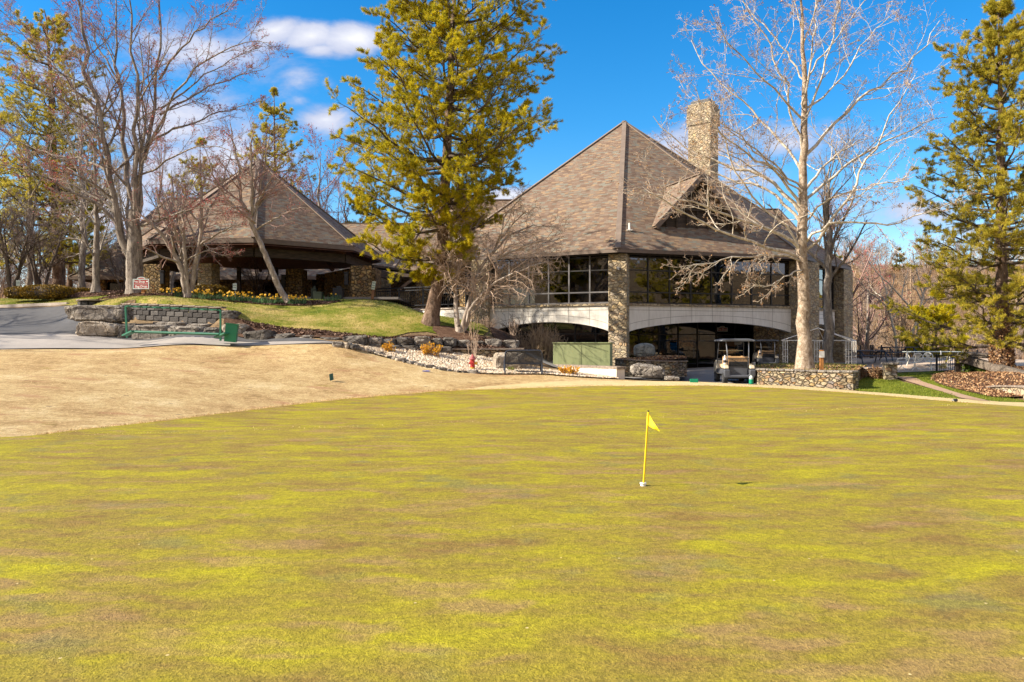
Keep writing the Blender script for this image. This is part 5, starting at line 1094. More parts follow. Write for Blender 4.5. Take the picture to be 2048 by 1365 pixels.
# ---------------------------------------------------------------- golf carts
def cart(label, c, rz, sc):
    t_ = thing('golf_cart', label, 'golf cart', c, rz, 'golf carts parked by the pro shop'); t_.scale = (sc, sc, sc); B = lambda q, n_, m_, p=t_, **k: q.build(n_, M[m_], p, False, **k)
    # rear bodywork: rounded tail with recessed bag well
    q = MB(); out = [(-.60, .30), (-.58, .26), (-.50, .235), (.50, .235), (.58, .26), (.60, .30), (.60, .52), (.56, .56), (-.56, .56), (-.60, .52)]
    q.prism([(-.61, .34), (-.55, .25), (.55, .25), (.61, .34), (.61, .57), (.38, .57), (.36, .36), (-.36, .36), (-.38, .57), (-.61, .57)], lambda u, z: Vector((u, -1.14, z)), lambda u, z: Vector((u, -.98, z))); B(q, 'rear_bumper', 'cartgrey', bevel=.05, seg=3)
    q = MB(); q.box((0, .15, .47), (1.14, 1.3, .20))
    for sx in (-1, 1): q.box((sx*.50, -.76, .50), (.20, .66, .16))
    B(q, 'side_sill', 'cartgrey', bevel=.03)
    q = MB(); q.box((0, -.80, .60), (.72, .06, .56)); q.box((0, -.95, .345), (.72, .34, .03)); B(q, 'bag_well', 'cartgrey', bevel=.02)
    for sx in (-1, 1):
        q = MB(); q.prism([(-1.06, .60), (-.55, .60), (-.25, .66), (-.30, .76), (-.60, .78), (-1.0, .73)], lambda y, z: Vector((sx*.40, y, z)), lambda y, z: Vector((sx*.60, y, z))); B(q, 'rear_fender', 'cartcream', bevel=.05, seg=3)
        q = MB(); q.tube([(sx*.40, -.78, .62), (sx*.42, -.74, 1.25), (sx*.44, -.62, 1.68)], .022, 8); B(q, 'roof_strut', 'steel')
        q = MB(); q.tube([(sx*.54, .78, .70), (sx*.50, .52, 1.66)], .020, 8); B(q, 'roof_strut', 'cartgrey')
        for y_, r_ in ((-.72, .225), (.95, .225)):
            q = MB(); q.lathe((0, 0, 0), [(.10, -.09), (r_-.02, -.09), (r_, -.06), (r_, .06), (r_-.02, .09), (.10, .09)], 22, Matrix.Translation((sx*.50, y_, r_)) @ Matrix.Rotation(R(90), 4, 'Y')); w_ = B(q, 'wheel', 'rubber')
            q = MB(); q.lathe((0, 0, 0), [(.02, sx*.075), (.06, sx*.098), (.12, sx*.092), (.125, 0)], 14, Matrix.Translation((sx*.50, y_, r_)) @ Matrix.Rotation(R(90), 4, 'Y')); B(q, 'rim', 'steel', w_)
        q = MB(); a = [(sx*(.10+.42*k/10), -.36, .92+.16*math.sin(math.pi*min(1, .18+k/10*.82))) for k in range(11)]; q.tube(a, .024, 8); B(q, 'hip_rail', 'tanrail')
    q = MB(); q.prism([(.35, .35), (1.30, .35), (1.36, .50), (1.28, .78), (.92, .92), (.80, .88), (.60, .45)], lambda y, z: Vector((-.57, y, z)), lambda y, z: Vector((.57, y, z))); B(q, 'front_body', 'cartcream', bevel=.04, seg=3)
    q = MB(); q.box((0, -.10, .70), (1.08, .50, .14)); q.box((0, -.38, .90), (1.06, .10, .36)); B(q, 'seat', 'tanrail', bevel=.04, seg=3)
    q = MB(); q.prism([(-.66, 1.69), (-.64, 1.74), (-.40, 1.785), (.40, 1.785), (.64, 1.74), (.66, 1.69), (.60, 1.675), (-.60, 1.675)], lambda u, z: Vector((u, -.86, z)), lambda u, z: Vector((u, .80, z))); ro = B(q, 'canopy', 'cartroof', bevel=.022, seg=3)
    q = MB(); q.box((0, -.87, 1.705), (1.0, .03, .05)); B(q, 'canopy_trim', 'cartgrey', ro, bevel=.01)
    q = MB(); q.box((-.02, -.80, 1.60), (.24, .03, .11)); B(q, 'notice_box', 'bronze', ro)
    q = MB(); q.prism([(-.50, .98), (.50, .98), (.50, 1.66), (-.50, 1.66)], lambda u, z: Vector((u, .80-(z-.98)*.30, z)), lambda u, z: Vector((u, .79-(z-.98)*.30, z))); ws = B(q, 'windshield', 'shield')
    q = MB(); q.bar((-.50, .70, 1.30), (.50, .70, 1.30), .03, .03); q.bar((-.52, .82, .97), (.52, .82, .97), .03, .04); B(q, 'windshield_bar', 'steel', ws)
    q = MB(); q.tube([(-.26, .58, .80), (-.26, .40, 1.0)], .02, 6); q.tube([(-.26+.16*math.cos(a), .40-.03*math.sin(a), 1.0+.15*math.sin(a)) for a in np.linspace(0, 6.283, 15)], .014, 6, False); B(q, 'steering_wheel', 'rubber')
    # black sweater basket of netting
    q = MB()
    for k in range(13): x = -.36+k*.06; q.tube([(x, -.84, .72), (x+.03, -.87, .86), (x, -.86, .99)], .006, 4)
    for k in range(9): q.tube([(-.36, -.862, .74+k*.028), (.36, -.862, .70+k*.034)], .006, 4)
    q.bar((-.40, -.86, .995), (.40, -.86, .995), .05, .035); q.box((0, -.70, .71), (.74, .30, .02)); q.bar((.12, -.88, .80), (.34, -.90, .62), .04, .02); q.bar((.34, -.90, .62), (.36, -.88, .98), .04, .02); q.bar((-.30, -.88, .98), (.25, -.90, .72), .03, .02); B(q, 'bag_straps', 'rubber')
    q = MB(); q.lathe((-.53, -.86, .78), [(.055, 0), (.06, .14), (.055, .2), (.03, .26), (.028, .34), (.01, .35)], 12); B(q, 'sand_bottle', 'white'); q = MB(); q.lathe((-.53, -.86, .84), [(.066, 0), (.068, .05), (.066, .10)], 12); q.box((-.47, -.84, .88), (.10, .03, .03)); B(q, 'bottle_holder', 'rubber')
    q = MB(); q.box((.60, -.80, .78), (.12, .1, .10)); q.tube([(.52, -.8, .85), (.66, -.84, .84)], .02, 6); B(q, 'ball_washer', 'cartgrey')
    q = MB(); q.box((0, .15, .30), (.9, 2.1, .08)); q.tube([(-.48, -.72, .225), (.48, -.72, .225)], .04, 8); B(q, 'chassis', 'rubber'); return t_
cart('golf cart with grey canopy and cream panels parked beside the round planter', gz(wx(1468, 31.9), 31.9, .04), R(-4), .99)
cart('smaller-looking golf cart farther back under the clubhouse arch', gz(wx(1531, 38.9), 38.9, .05), R(-6), .76)
# ---------------------------------------------------------------- practice flag
g = Vector((wx(1287, 8.62), 8.62, H(wx(1287, 8.62), 8.62)+.045)); fg = thing('practice_flag', 'small yellow practice green flag on thin yellow pole in white cup', 'golf flag', g)
lean = Vector((.052, 0, .80)); q = MB(); q.tube([(0, 0, 0), tuple(lean)], .0105, 10); q.build('pole', M['poleyellow'], fg, False); q = MB(); q.tube([tuple(lean), (.0525, 0, .815)], .010, 10); q.build('pole_cap', M['black'], fg, False)
q = MB(); q.lathe((-.004, 0, 0), [(.030, -.03), (.030, .018), (.036, .022), (.036, .034), (.012, .034)], 18); q.build('cup', M['white'], fg, False)
q = MB(); n_ = 14; vs = []; fs = []
top_ = Vector((.052, 0, .80)); bot_ = Vector((.042, 0, .655)); tip_ = Vector((.160, -.115, .60))
for i in range(n_+1):
    s_ = i/n_
    for j in range(7):
        v_ = j/6; e0 = top_.lerp(bot_, v_); p = e0.lerp(tip_, s_); p.y += .018*math.sin(s_*7+v_*2)*(s_**.6); p.z -= .012*math.sin(s_*math.pi)*(1-v_*.5); p.x -= .01*s_*(1-s_); vs.append(p)
for i in range(n_):
    for j in range(6): a = i*7+j; fs.append((a, a+7, a+8, a+1))
q.add(vs, fs); fo_ = q.build('flag', M['flagyellow'], fg, False, smooth=True); sm = fo_.modifiers.new('s', 'SOLIDIFY'); sm.thickness = .002
q = MB(); q.tube([top_+Vector((0, 0, 0)), bot_], .0115, 8); q.build('flag_sleeve', M['flagyellow'], fg, False)
# ---------------------------------------------------------------- little things on the turf
g = G(662, 765); t_ = thing('turf_marker', 'small dark green plate standing tilted on the dry turf', 'marker', g); q = MB(); q.tube([g+Vector((.02, 0, -.02)), g+Vector((.02, 0, .10))], .006, 6); q.build('stake', M['steel'], t_)
q = MB(); q.box((0, 0, .155), (.018, .17, .20), M=Matrix.Translation(g+Vector((.03, 0, 0))) @ Matrix.Rotation(R(-28), 4, 'Z') @ Matrix.Rotation(R(10), 4, 'X')); q.build('marker_plate', M['signgreen'], t_, bevel=.012)
g = G(1388, 767.5); t_ = thing('turf_marker', 'bright green rectangular plate at the turf edge left of the golf cart', 'marker', g); q = MB(); q.box(g+Vector((0, 0, .085)), (.29, .03, .15)); q.build('marker_plate', M['plategreen'], t_, bevel=.014)
q = MB(); q.tube([g+Vector((-.08, .02, -.02)), g+Vector((-.08, .02, .06))], .006, 6); q.tube([g+Vector((.08, .02, -.02)), g+Vector((.08, .02, .06))], .006, 6); q.build('stake', M['steel'], t_)
g = G(853, 745.5); q = MB(); q.box((0, 0, .02), (.26, .09, .025), R(-18)); q.box((.03, 0, .034), (.10, .05, .012), R(-18)); o = q.build('blue_marker', mat('blue_plastic', color=(.03, .06, .35), rough=.4), bevel=.006); o.location = g+Vector((0, 0, .03)); tag(o, 'tiny flat blue piece lying on the dry turf left of the hydrant', 'marker')
g = Vector((wx(1905, 20.95), 20.95, H(wx(1905, 20.95), 20.95)+.03)); t_ = thing('tee_marker', 'small shiny black weight with white spot on the pale collar', 'marker', g); q = MB(); q.lathe((0, 0, .05), [(.01, -.045), (.05, -.035), (.062, 0), (.05, .035), (.01, .045)], 14, Matrix.Translation(g) @ Matrix.Rotation(R(70), 4, 'Y')); q.build('weight', M['black'], t_, smooth=True)
q = MB(); q.box(g+Vector((.085, 0, .045)), (.07, .08, .07)); q.build('bracket', M['black'], t_, bevel=.01); q = MB(); q.box(g+Vector((-.02, -.062, .05)), (.035, .01, .02)); q.build('label_patch', M['white'], t_)
g = gz(wx(1502.5, 30.2), 30.2, .03); t_ = thing('water_jug', 'small green and white jug standing between golf cart and stone planter', 'jug', g); q = MB(); q.lathe(g, [(.07, 0), (.085, .02), (.085, .17), (.07, .19)], 14); q.build('jug_body', M['plategreen'], t_); q = MB(); q.lathe(g, [(.075, .185), (.08, .25), (.06, .29), (.03, .31), (.03, .34)], 14); q.build('jug_top', M['signgrey'], t_)
def bin_(label, px, Z, y0, y1, w_, hood, m_='darkolive'):
    g = Vector((wx(px, Z), Z, wz(y1, Z))); t_ = thing('litter_bin', label, 'bin', g, 0, 'dark bins under the pavilion'); h_ = wz(y0, Z)-g.z; q = MB(); q.box((0, 0, h_*.42), (w_, w_*.9, h_*.84)); q.build('bin_body', M[m_], t_, False, bevel=.02)
    q = MB(); q.box((0, 0, h_*.88), (w_*1.06, w_*.95, .06)); q.build('lid', M[m_], t_, False, bevel=.02)
    if hood: q = MB(); q.box((0, .1, h_*.99), (w_*.5, .1, h_*.2)); q.build('handle', M[m_], t_, False, bevel=.02)
bin_('narrow dark olive bin on the left of the bin pair under the pavilion', 628, 41.2, 575, 605, .26, True); bin_('wide dark olive bin on the right of the bin pair under the pavilion', 637, 40.9, 583, 605, .42, False); bin_('black rounded bin against the pavilion wall with a broom post', 677, 42.0, 575, 603, .52, True, 'black')
# ---------------------------------------------------------------- trees
def nrm(a): return a/np.maximum(np.linalg.norm(a, axis=-1, keepdims=True), 1e-9)
def resample(P, n, rng=None, wob=0.0):
    P = np.asarray([tuple(p) for p in P], float); d_ = np.r_[0, np.cumsum(np.linalg.norm(np.diff(P, axis=0), axis=1))]; s_ = np.linspace(0, d_[-1], n)
    Q = np.stack([np.interp(s_, d_, P[:, k]) for k in range(3)], 1)
    if rng is not None and wob: w_ = rng.normal(size=(n, 3))*wob*d_[-1]/n; w_[0] = 0; Q += w_
    return Q
def tubes(batches):
    Vs, Fs, off = [], [], 0
    for P, Rr, k in batches:
        N, n, _ = P.shape; T = nrm(np.gradient(P, axis=1)); ref = np.where(np.abs(T[:, :1, 2:3]) > .85, np.array([1., 0, 0]), np.array([0, 0, 1.])); A = nrm(np.cross(T, np.broadcast_to(ref, T.shape))); B = np.cross(T, A)
        th = np.arange(k)/k*2*np.pi; ring_ = P[:, :, None]+Rr[..., None, None]*(np.cos(th)[:, None]*A[:, :, None]+np.sin(th)[:, None]*B[:, :, None])
        Vs.append(ring_.reshape(-1, 3)); idx = (np.arange(N)[:, None, None]*n+np.arange(n-1)[None, :, None])*k; j = np.arange(k); j2 = (j+1) % k
        Fs.append((np.stack([idx+j, idx+j2, idx+k+j2, idx+k+j], -1)+off).reshape(-1, 4)); off += N*n*k
    return np.concatenate(Vs), np.concatenate(Fs)
def grow(rng, P, Rr, K, n, ratio, ang, start=.15, wander=.12, trop=0.0, rr=.6, rmin=.005, tip=.35, flat=1.0, shape=.5, tropd=None, endk=.98, lmin=.0):
    N, m_, _ = P.shape; L0 = np.linalg.norm(np.diff(P, axis=1), axis=2).sum(1)
    t_ = start+(endk-start)*((np.arange(K)[None]+rng.uniform(0, 1, (N, K)))/K); fi = t_*(m_-1); i0 = np.minimum(fi.astype(int), m_-2); fr = (fi-i0)[..., None]
    ar = np.arange(N)[:, None]; p = P[ar, i0]*(1-fr)+P[ar, i0+1]*fr; tg = nrm(P[ar, i0+1]-P[ar, i0]); rad = Rr[ar, i0]*(1-fr[..., 0])+Rr[ar, i0+1]*fr[..., 0]
    q = rng.normal(size=tg.shape); q[..., 2] *= flat; q -= tg*(q*tg).sum(-1, keepdims=True); q = nrm(q); a = np.radians(rng.normal(ang[0], ang[1], (N, K)))[..., None]
    d_ = nrm(np.cos(a)*tg+np.sin(a)*q); L = np.maximum(L0[:, None]*ratio*(1-shape*t_)*rng.uniform(.6, 1.25, (N, K)), lmin)
    p = p.reshape(-1, 3); d_ = d_.reshape(-1, 3); L = L.ravel(); r0 = np.maximum(rad.ravel()*rr*rng.uniform(.8, 1.15, N*K), rmin)
    out = [p]; st = L/(n-1); tv = np.array(tropd if tropd is not None else (0, 0, 1.))
    for i in range(n-1): d_ = nrm(d_+rng.normal(size=d_.shape)*wander+tv*trop); p = p+d_*st[:, None]; out.append(p)
    Q = np.stack(out, 1); RR = np.maximum(r0[:, None]*np.linspace(1, tip, n)[None], rmin*.6); return Q, RR
def tubes_part(name, batches, m, parent, smooth=True):
    V_, F_ = tubes(batches); return link(name, np_mesh(name, V_, F_, smooth), M[m], parent)
def tips_dots(name, P, rng, frac, size, m, parent, jit=.03, per=1):
    a = P[:, -1]; k = rng.uniform(0, 1, len(a)) < frac; a = a[k]; a = np.repeat(a, per, 0)+rng.normal(size=(k.sum()*per, 3))*jit
    return flakes(name, a, rng, size, m, 1, None, parent, True, .9)
def pxline(pts, Z, dz=0.0, dend=0.0):
    n = len(pts); return [W(p[0], p[1], (p[2] if len(p) > 2 else Z)+dend*(i/(max(1, n-1)))) for i, p in enumerate(pts)]
def rad_line(n, r0, r1, pw=1.0): return r1+(r0-r1)*(1-np.linspace(0, 1, n))**pw
def traced_tree(name, label, cat, base, trunk, tr, limbs, levels, mats, seed, extra=0, dot=None, group=None, limb_n=14, exr=None, flare=1.5):
    """trunk: world polyline; limbs: list of (world polyline, r0, r1)"""
    rng = np.random.default_rng(seed); t_ = thing(name, label, cat, base, group=group)
    TP = resample(trunk, 26, rng, .05); TR = rad_line(26, tr[0], tr[1], tr[2] if len(tr) > 2 else 1.0); TR[0] *= flare; TR[1] *= 1+(flare-1)*.35
    tubes_part('trunk', [(TP[None], TR[None], 16)], mats[0], t_)
    LP = [resample(l[0], limb_n, rng, .10) for l in limbs]; LR = [rad_line(limb_n, l[1], l[2]) for l in limbs]
    n0 = len(LP)
    for e in range(extra):                                             # more limbs towards and away from the viewer
        i = rng.integers(n0); P_ = LP[i]; o_ = P_[0].copy(); a = rng.choice([-1, 1])*rng.uniform(.7, 2.0) if exr is None else rng.uniform(*exr); q = P_-o_; c, s_ = math.cos(a), math.sin(a); q = np.stack([q[:, 0]*c-q[:, 1]*s_, q[:, 0]*s_+q[:, 1]*c, q[:, 2]], 1)*rng.uniform(.7, 1.0)
        LP.append(q+o_+np.array([0, 0, rng.uniform(-.4, .5)])); LR.append(LR[i]*rng.uniform(.75, 1))
    LP = np.stack(LP); LR = np.stack(LR); tubes_part('limbs', [(LP, LR, 8)], mats[1], t_)
    tp2 = TP[len(TP)//2:][None]; cur, cr = LP, LR; bats = []; last = None
    for li, lv in enumerate(levels):
        lv = dict(lv); sides = lv.pop('sides', 4); cur, cr = grow(rng, cur, cr, **lv); bats.append((cur, cr, sides)); last = cur
    nb = len(bats); tubes_part('branches', bats[:max(1, nb-2)], mats[2], t_)
    if nb > 2: tubes_part('twigs', bats[nb-2:], mats[3], t_, False)
    if dot: tips_dots(dot[0], last, rng, dot[1], dot[2], dot[3], t_, dot[4], dot[5])
    return t_

# white sycamore in the planter
Zs = 30.4
def SY(*pts, r=(.12, .03), dend=0.0): return (pxline(pts, Zs, 0, dend), r[0]*.64, r[1]*.6)
syc_limbs = [SY((1601, 499), (1563, 472), (1514, 451), (1491, 442), (1450, 430), (1411, 415), (1360, 400), (1310, 380), r=(.12, .025), dend=-2),
    SY((1598, 515), (1540, 495), (1483, 480), (1426, 453), (1373, 430), (1320, 402), (1290, 385), r=(.11, .02), dend=-3),
    SY((1603, 430), (1594, 415), (1563, 381), (1533, 354), (1502, 343), (1464, 335), (1426, 320), (1388, 305), (1345, 280), (1310, 235), r=(.13, .02), dend=1),
    SY((1604, 500), (1579, 461), (1518, 411), (1491, 381), (1472, 339), (1453, 293), (1430, 259), (1405, 225), (1390, 170), r=(.08, .02), dend=-1.5),
    SY((1604, 345), (1586, 316), (1556, 282), (1533, 251), (1518, 232), (1483, 198), (1438, 164), (1400, 120), (1385, 80), r=(.085, .02), dend=1.5),
    SY((1604, 300), (1598, 260), (1579, 213), (1563, 152), (1540, 95), (1510, 50), (1487, 8), (1470, -30), r=(.08, .02), dend=-1),
    SY((1612, 310), (1617, 305), (1655, 263), (1693, 225), (1731, 190), (1765, 164), (1807, 141), (1850, 95), (1880, 40), r=(.11, .02), dend=1),
    SY((1610, 400), (1617, 392), (1678, 343), (1731, 305), (1788, 274), (1838, 251), (1895, 235), r=(.10, .02), dend=2),
    SY((1612, 500), (1624, 491), (1655, 450), (1693, 404), (1720, 343), (1754, 297), (1769, 259), (1790, 210), (1830, 150), r=(.10, .02), dend=-1),
    SY((1612, 485), (1624, 472), (1670, 446), (1731, 448), (1788, 450), (1845, 427), (1895, 410), r=(.085, .02), dend=-2),
    SY((1609, 250), (1613, 236), (1632, 183), (1651, 130), (1666, 76), (1678, 23), (1690, -40), r=(.075, .02), dend=-1),
    SY((1609, 180), (1632, 122), (1662, 95), (1693, 50), (1730, 0), (1760, -50), r=(.06, .015), dend=1),
    SY((1607, 160), (1601, 149), (1571, 107), (1540, 69), (1502, 30), (1480, -20), r=(.06, .015), dend=1.5),
    SY((1606, 90), (1625, 40), (1640, -10), (1650, -60), r=(.05, .012)), SY((1605, 60), (1590, 10), (1575, -50), r=(.05, .012)),
    SY((1606, 525), (1570, 515), (1520, 510), (1470, 515), (1420, 525), (1370, 535), r=(.075, .015), dend=-3), SY((1608, 540), (1590, 545), (1560, 560), (1530, 575), (1500, 560), r=(.05, .012), dend=-2),
    SY((1610, 445), (1650, 400), (1700, 385), (1760, 370), (1830, 355), r=(.07, .015), dend=-2.5), SY((1608, 220), (1650, 190), (1700, 130), (1740, 70), (1800, 20), r=(.07, .015), dend=2), SY((1606, 380), (1560, 340), (1510, 300), (1450, 250), (1400, 200), r=(.07, .015), dend=-2.5), SY((1606, 240), (1560, 190), (1510, 140), (1450, 80), (1420, 20), r=(.07, .015), dend=-2)]
tz = [(1610, 742), (1609, 690), (1608, 640), (1607, 560), (1606, 500), (1605, 430), (1606, 350), (1608, 270), (1608, 190), (1606, 110), (1604, 40), (1602, -60)]
traced_tree('sycamore_tree', 'tall bare white-limbed sycamore rising from the round stone planter', 'tree', (wx(1608, Zs), Zs, .55), pxline(tz, Zs), (.27, .02, .95), syc_limbs,
    [dict(K=9, n=8, ratio=.42, ang=(42, 12), start=.22, wander=.16, trop=.05, rr=.48, rmin=.009, sides=5), dict(K=7, n=6, ratio=.45, ang=(45, 14), start=.15, wander=.2, trop=.06, rr=.5, rmin=.0055, sides=4), dict(K=5, n=4, ratio=.50, ang=(45, 15), start=.15, wander=.22, trop=.05, rr=.6, rmin=.0048, sides=3), dict(K=4, n=3, ratio=.62, ang=(42, 15), start=.2, wander=.2, trop=.03, rr=.6, rmin=.0038, sides=3)],
    ('barksyc', 'barkwhite', 'barkwhite', 'twigpale'), 11, extra=5, dot=('seed_balls', .16, .026, 'seeds', .02, 1), exr=(-.9, .9), flare=1.45)

# big red maple by the sign
Zm = 37.4
def MP(*pts, r=(.14, .03), dend=0.0): return (pxline(pts, Zm, 0, dend), r[0]*.72, r[1]*.6)
mlimbs = [MP((263, 520), (249, 497), (234, 455), (224, 395), (223, 343), (211, 272), (202, 234), (188, 176), (173, 117), (164, 44), (155, -30), r=(.26, .05), dend=-.8),
    MP((268, 470), (264, 430), (259, 380), (258, 322), (246, 264), (243, 205), (237, 147), (231, 73), (228, -20), r=(.20, .04), dend=1), MP((271, 450), (270, 405), (272, 322), (272, 264), (278, 176), (264, 103), (261, 0), (255, -50), r=(.18, .04), dend=-1.5),
    MP((275, 440), (285, 380), (293, 300), (299, 287), (311, 220), (319, 147), (322, 88), (322, 0), (330, -50), r=(.17, .04), dend=.6), MP((290, 320), (305, 280), (322, 243), (366, 161), (425, 108), (498, 82), (545, 90), r=(.10, .02), dend=-2),
    MP((240, 450), (199, 410), (174, 400), (134, 380), (100, 360), (75, 350), (20, 330), (-40, 325), r=(.11, .02), dend=-2), MP((223, 350), (184, 327), (149, 315), (100, 312), (50, 290), (0, 280), r=(.10, .02), dend=2),
    MP((283, 452), (311, 442), (349, 430), (390, 415), (440, 420), r=(.09, .02), dend=-2.5), MP((210, 270), (170, 235), (110, 190), (60, 170), (0, 160), r=(.08, .015), dend=-2), MP((200, 230), (150, 180), (100, 120), (50, 60), (10, 0), r=(.08, .015), dend=1.5),
    MP((300, 285), (340, 260), (400, 240), (460, 220), (530, 200), r=(.08, .015), dend=1), MP((318, 160), (350, 110), (400, 60), (450, 20), (500, -20), r=(.08, .015), dend=-1), MP((240, 170), (200, 100), (180, 40), (160, -40), r=(.07, .015), dend=2),
    MP((264, 360), (320, 330), (370, 300), (430, 290), (480, 310), r=(.08, .015), dend=-3), MP((320, 230), (370, 200), (430, 170), (490, 150), (540, 130), r=(.08, .015), dend=3), MP((228, 400), (190, 370), (140, 345), (90, 340), r=(.07, .015), dend=-3.5)]
traced_tree('maple_tree', 'large multi-stemmed red maple with grey bark and red buds beside the maroon sign', 'tree', (wx(267, Zm), Zm, 3.6), pxline([(270, 596), (270, 560), (268, 525), (270, 490), (268, 450), (264, 420)], Zm), (.42, .20, .6), mlimbs,
    [dict(K=9, n=8, ratio=.36, ang=(36, 10), start=.2, wander=.13, trop=.06, rr=.5, rmin=.011, sides=5), dict(K=8, n=6, ratio=.45, ang=(38, 12), start=.15, wander=.16, trop=.05, rr=.55, rmin=.007, sides=4), dict(K=6, n=4, ratio=.5, ang=(38, 14), start=.12, wander=.18, trop=.04, rr=.6, rmin=.006, sides=3), dict(K=3, n=3, ratio=.6, ang=(38, 14), start=.2, wander=.18, trop=.03, rr=.6, rmin=.005, sides=3)],
    ('barkmaple', 'barkmaple', 'barkmaple', 'twigred'), 21, extra=7, dot=('buds', .22, .030, 'buds', .05, 1), exr=(-1.2, 1.2), flare=1.35)
# smaller trees near the pavilion
Z1 = 39.8
traced_tree('young_maple_tree', 'slim grey tree in its own mulch ring between the low hedges and the big maple', 'tree', (wx(192, Z1), Z1, 3.9), pxline([(192, 586), (192, 540), (193, 500), (194, 450), (193, 400), (190, 340), (186, 280)], Z1), (.18, .03, .8),
    [(pxline([(193, 520), (180, 500), (160, 460), (140, 440), (110, 425)], Z1, 0, -1), .06, .015), (pxline([(193, 515), (205, 490), (215, 450), (228, 420)], Z1, 0, 1), .055, .015), (pxline([(193, 450), (175, 420), (155, 390), (130, 370)], Z1, 0, 1), .05, .012), (pxline([(193, 430), (210, 400), (225, 370), (240, 330)], Z1, 0, -1), .05, .012), (pxline([(192, 380), (180, 340), (165, 300)], Z1), .04, .01), (pxline([(191, 350), (205, 310), (215, 270)], Z1), .04, .01)],
    [dict(K=8, n=7, ratio=.55, ang=(42, 12), wander=.15, trop=.03, rr=.55, rmin=.009, sides=4), dict(K=7, n=5, ratio=.45, ang=(42, 12), wander=.18, trop=.03, rr=.55, rmin=.006, sides=3), dict(K=5, n=4, ratio=.45, ang=(42, 14), wander=.2, trop=.02, rr=.6, rmin=.005, sides=3)], ('barkmaple', 'barkmaple', 'twiggrey', 'twiggrey'), 31, extra=5)
Z2 = 37.6
tw = traced_tree('redbud_tree', 'two-stemmed leaning tree with red buds among the daffodils', 'tree', (wx(376, Z2), Z2, 3.5), pxline([(376, 602), (375, 592), (374, 580)], Z2), (.22, .17, 1),
    [(pxline([(374, 592), (364, 539), (345, 499), (326, 469), (298, 445), (270, 420)], Z2, 0, -1), .17, .03), (pxline([(372, 560), (373, 534), (366, 478), (352, 450), (340, 427), (330, 390)], Z2, 0, 1), .11, .03), (pxline([(379, 592), (390, 534), (401, 487), (404, 450), (399, 412), (405, 370), (400, 320)], Z2), .15, .03), (pxline([(401, 490), (430, 470), (460, 455), (500, 445)], Z2, 0, -1), .06, .015), (pxline([(404, 440), (430, 400), (450, 350), (465, 300)], Z2, 0, 1), .06, .015), (pxline([(402, 480), (420, 500), (445, 512), (475, 505)], Z2, 0, -1), .03, .01), (pxline([(340, 490), (352, 440), (372, 400), (380, 350)], Z2, 0, .5), .06, .015)],
    [dict(K=9, n=7, ratio=.45, ang=(42, 12), wander=.16, trop=.02, rr=.5, rmin=.009, sides=4), dict(K=8, n=5, ratio=.5, ang=(42, 12), wander=.2, trop=.02, rr=.55, rmin=.006, sides=3), dict(K=5, n=4, ratio=.45, ang=(42, 14), wander=.2, trop=.0, rr=.6, rmin=.005, sides=3)], ('barkcrab', 'barkcrab', 'twiggrey', 'twigred'), 41, extra=4, dot=('buds', .30, .026, 'buds', .04, 1), flare=1.2)
traced_tree('leaning_maple_tree', 'smooth-barked tree leaning left in front of the pavilion with a tangle of reddish twigs', 'tree', (wx(575, Z2), Z2, 3.5), pxline([(578, 604), (568, 592), (558, 576), (537, 525), (521, 487), (502, 445), (490, 415)], Z2), (.155, .09, .8),
    [(pxline([(502, 445), (481, 398), (479, 347), (470, 300), (460, 250)], Z2), .10, .02), (pxline([(505, 450), (507, 401), (515, 350), (530, 300), (535, 260)], Z2, 0, 1), .08, .02), (pxline([(500, 440), (455, 400), (430, 360), (410, 300)], Z2, 0, -1), .07, .015), (pxline([(498, 430), (465, 425), (420, 430), (390, 445)], Z2, 0, -1), .05, .012), (pxline([(510, 420), (540, 380), (570, 350), (600, 320)], Z2, 0, 1), .06, .012), (pxline([(512, 460), (545, 440), (580, 420), (610, 415)], Z2, 0, -1), .05, .012)],
    [dict(K=10, n=7, ratio=.5, ang=(42, 12), wander=.16, trop=.02, rr=.5, rmin=.009, sides=4), dict(K=8, n=5, ratio=.5, ang=(42, 12), wander=.2, trop=.02, rr=.55, rmin=.006, sides=3), dict(K=5, n=4, ratio=.45, ang=(42, 14), wander=.2, trop=.0, rr=.6, rmin=.005, sides=3)], ('barkcrab', 'barkcrab', 'twigred', 'twigred'), 51, extra=5, dot=('buds', .22, .026, 'buds', .04, 1), flare=1.3)
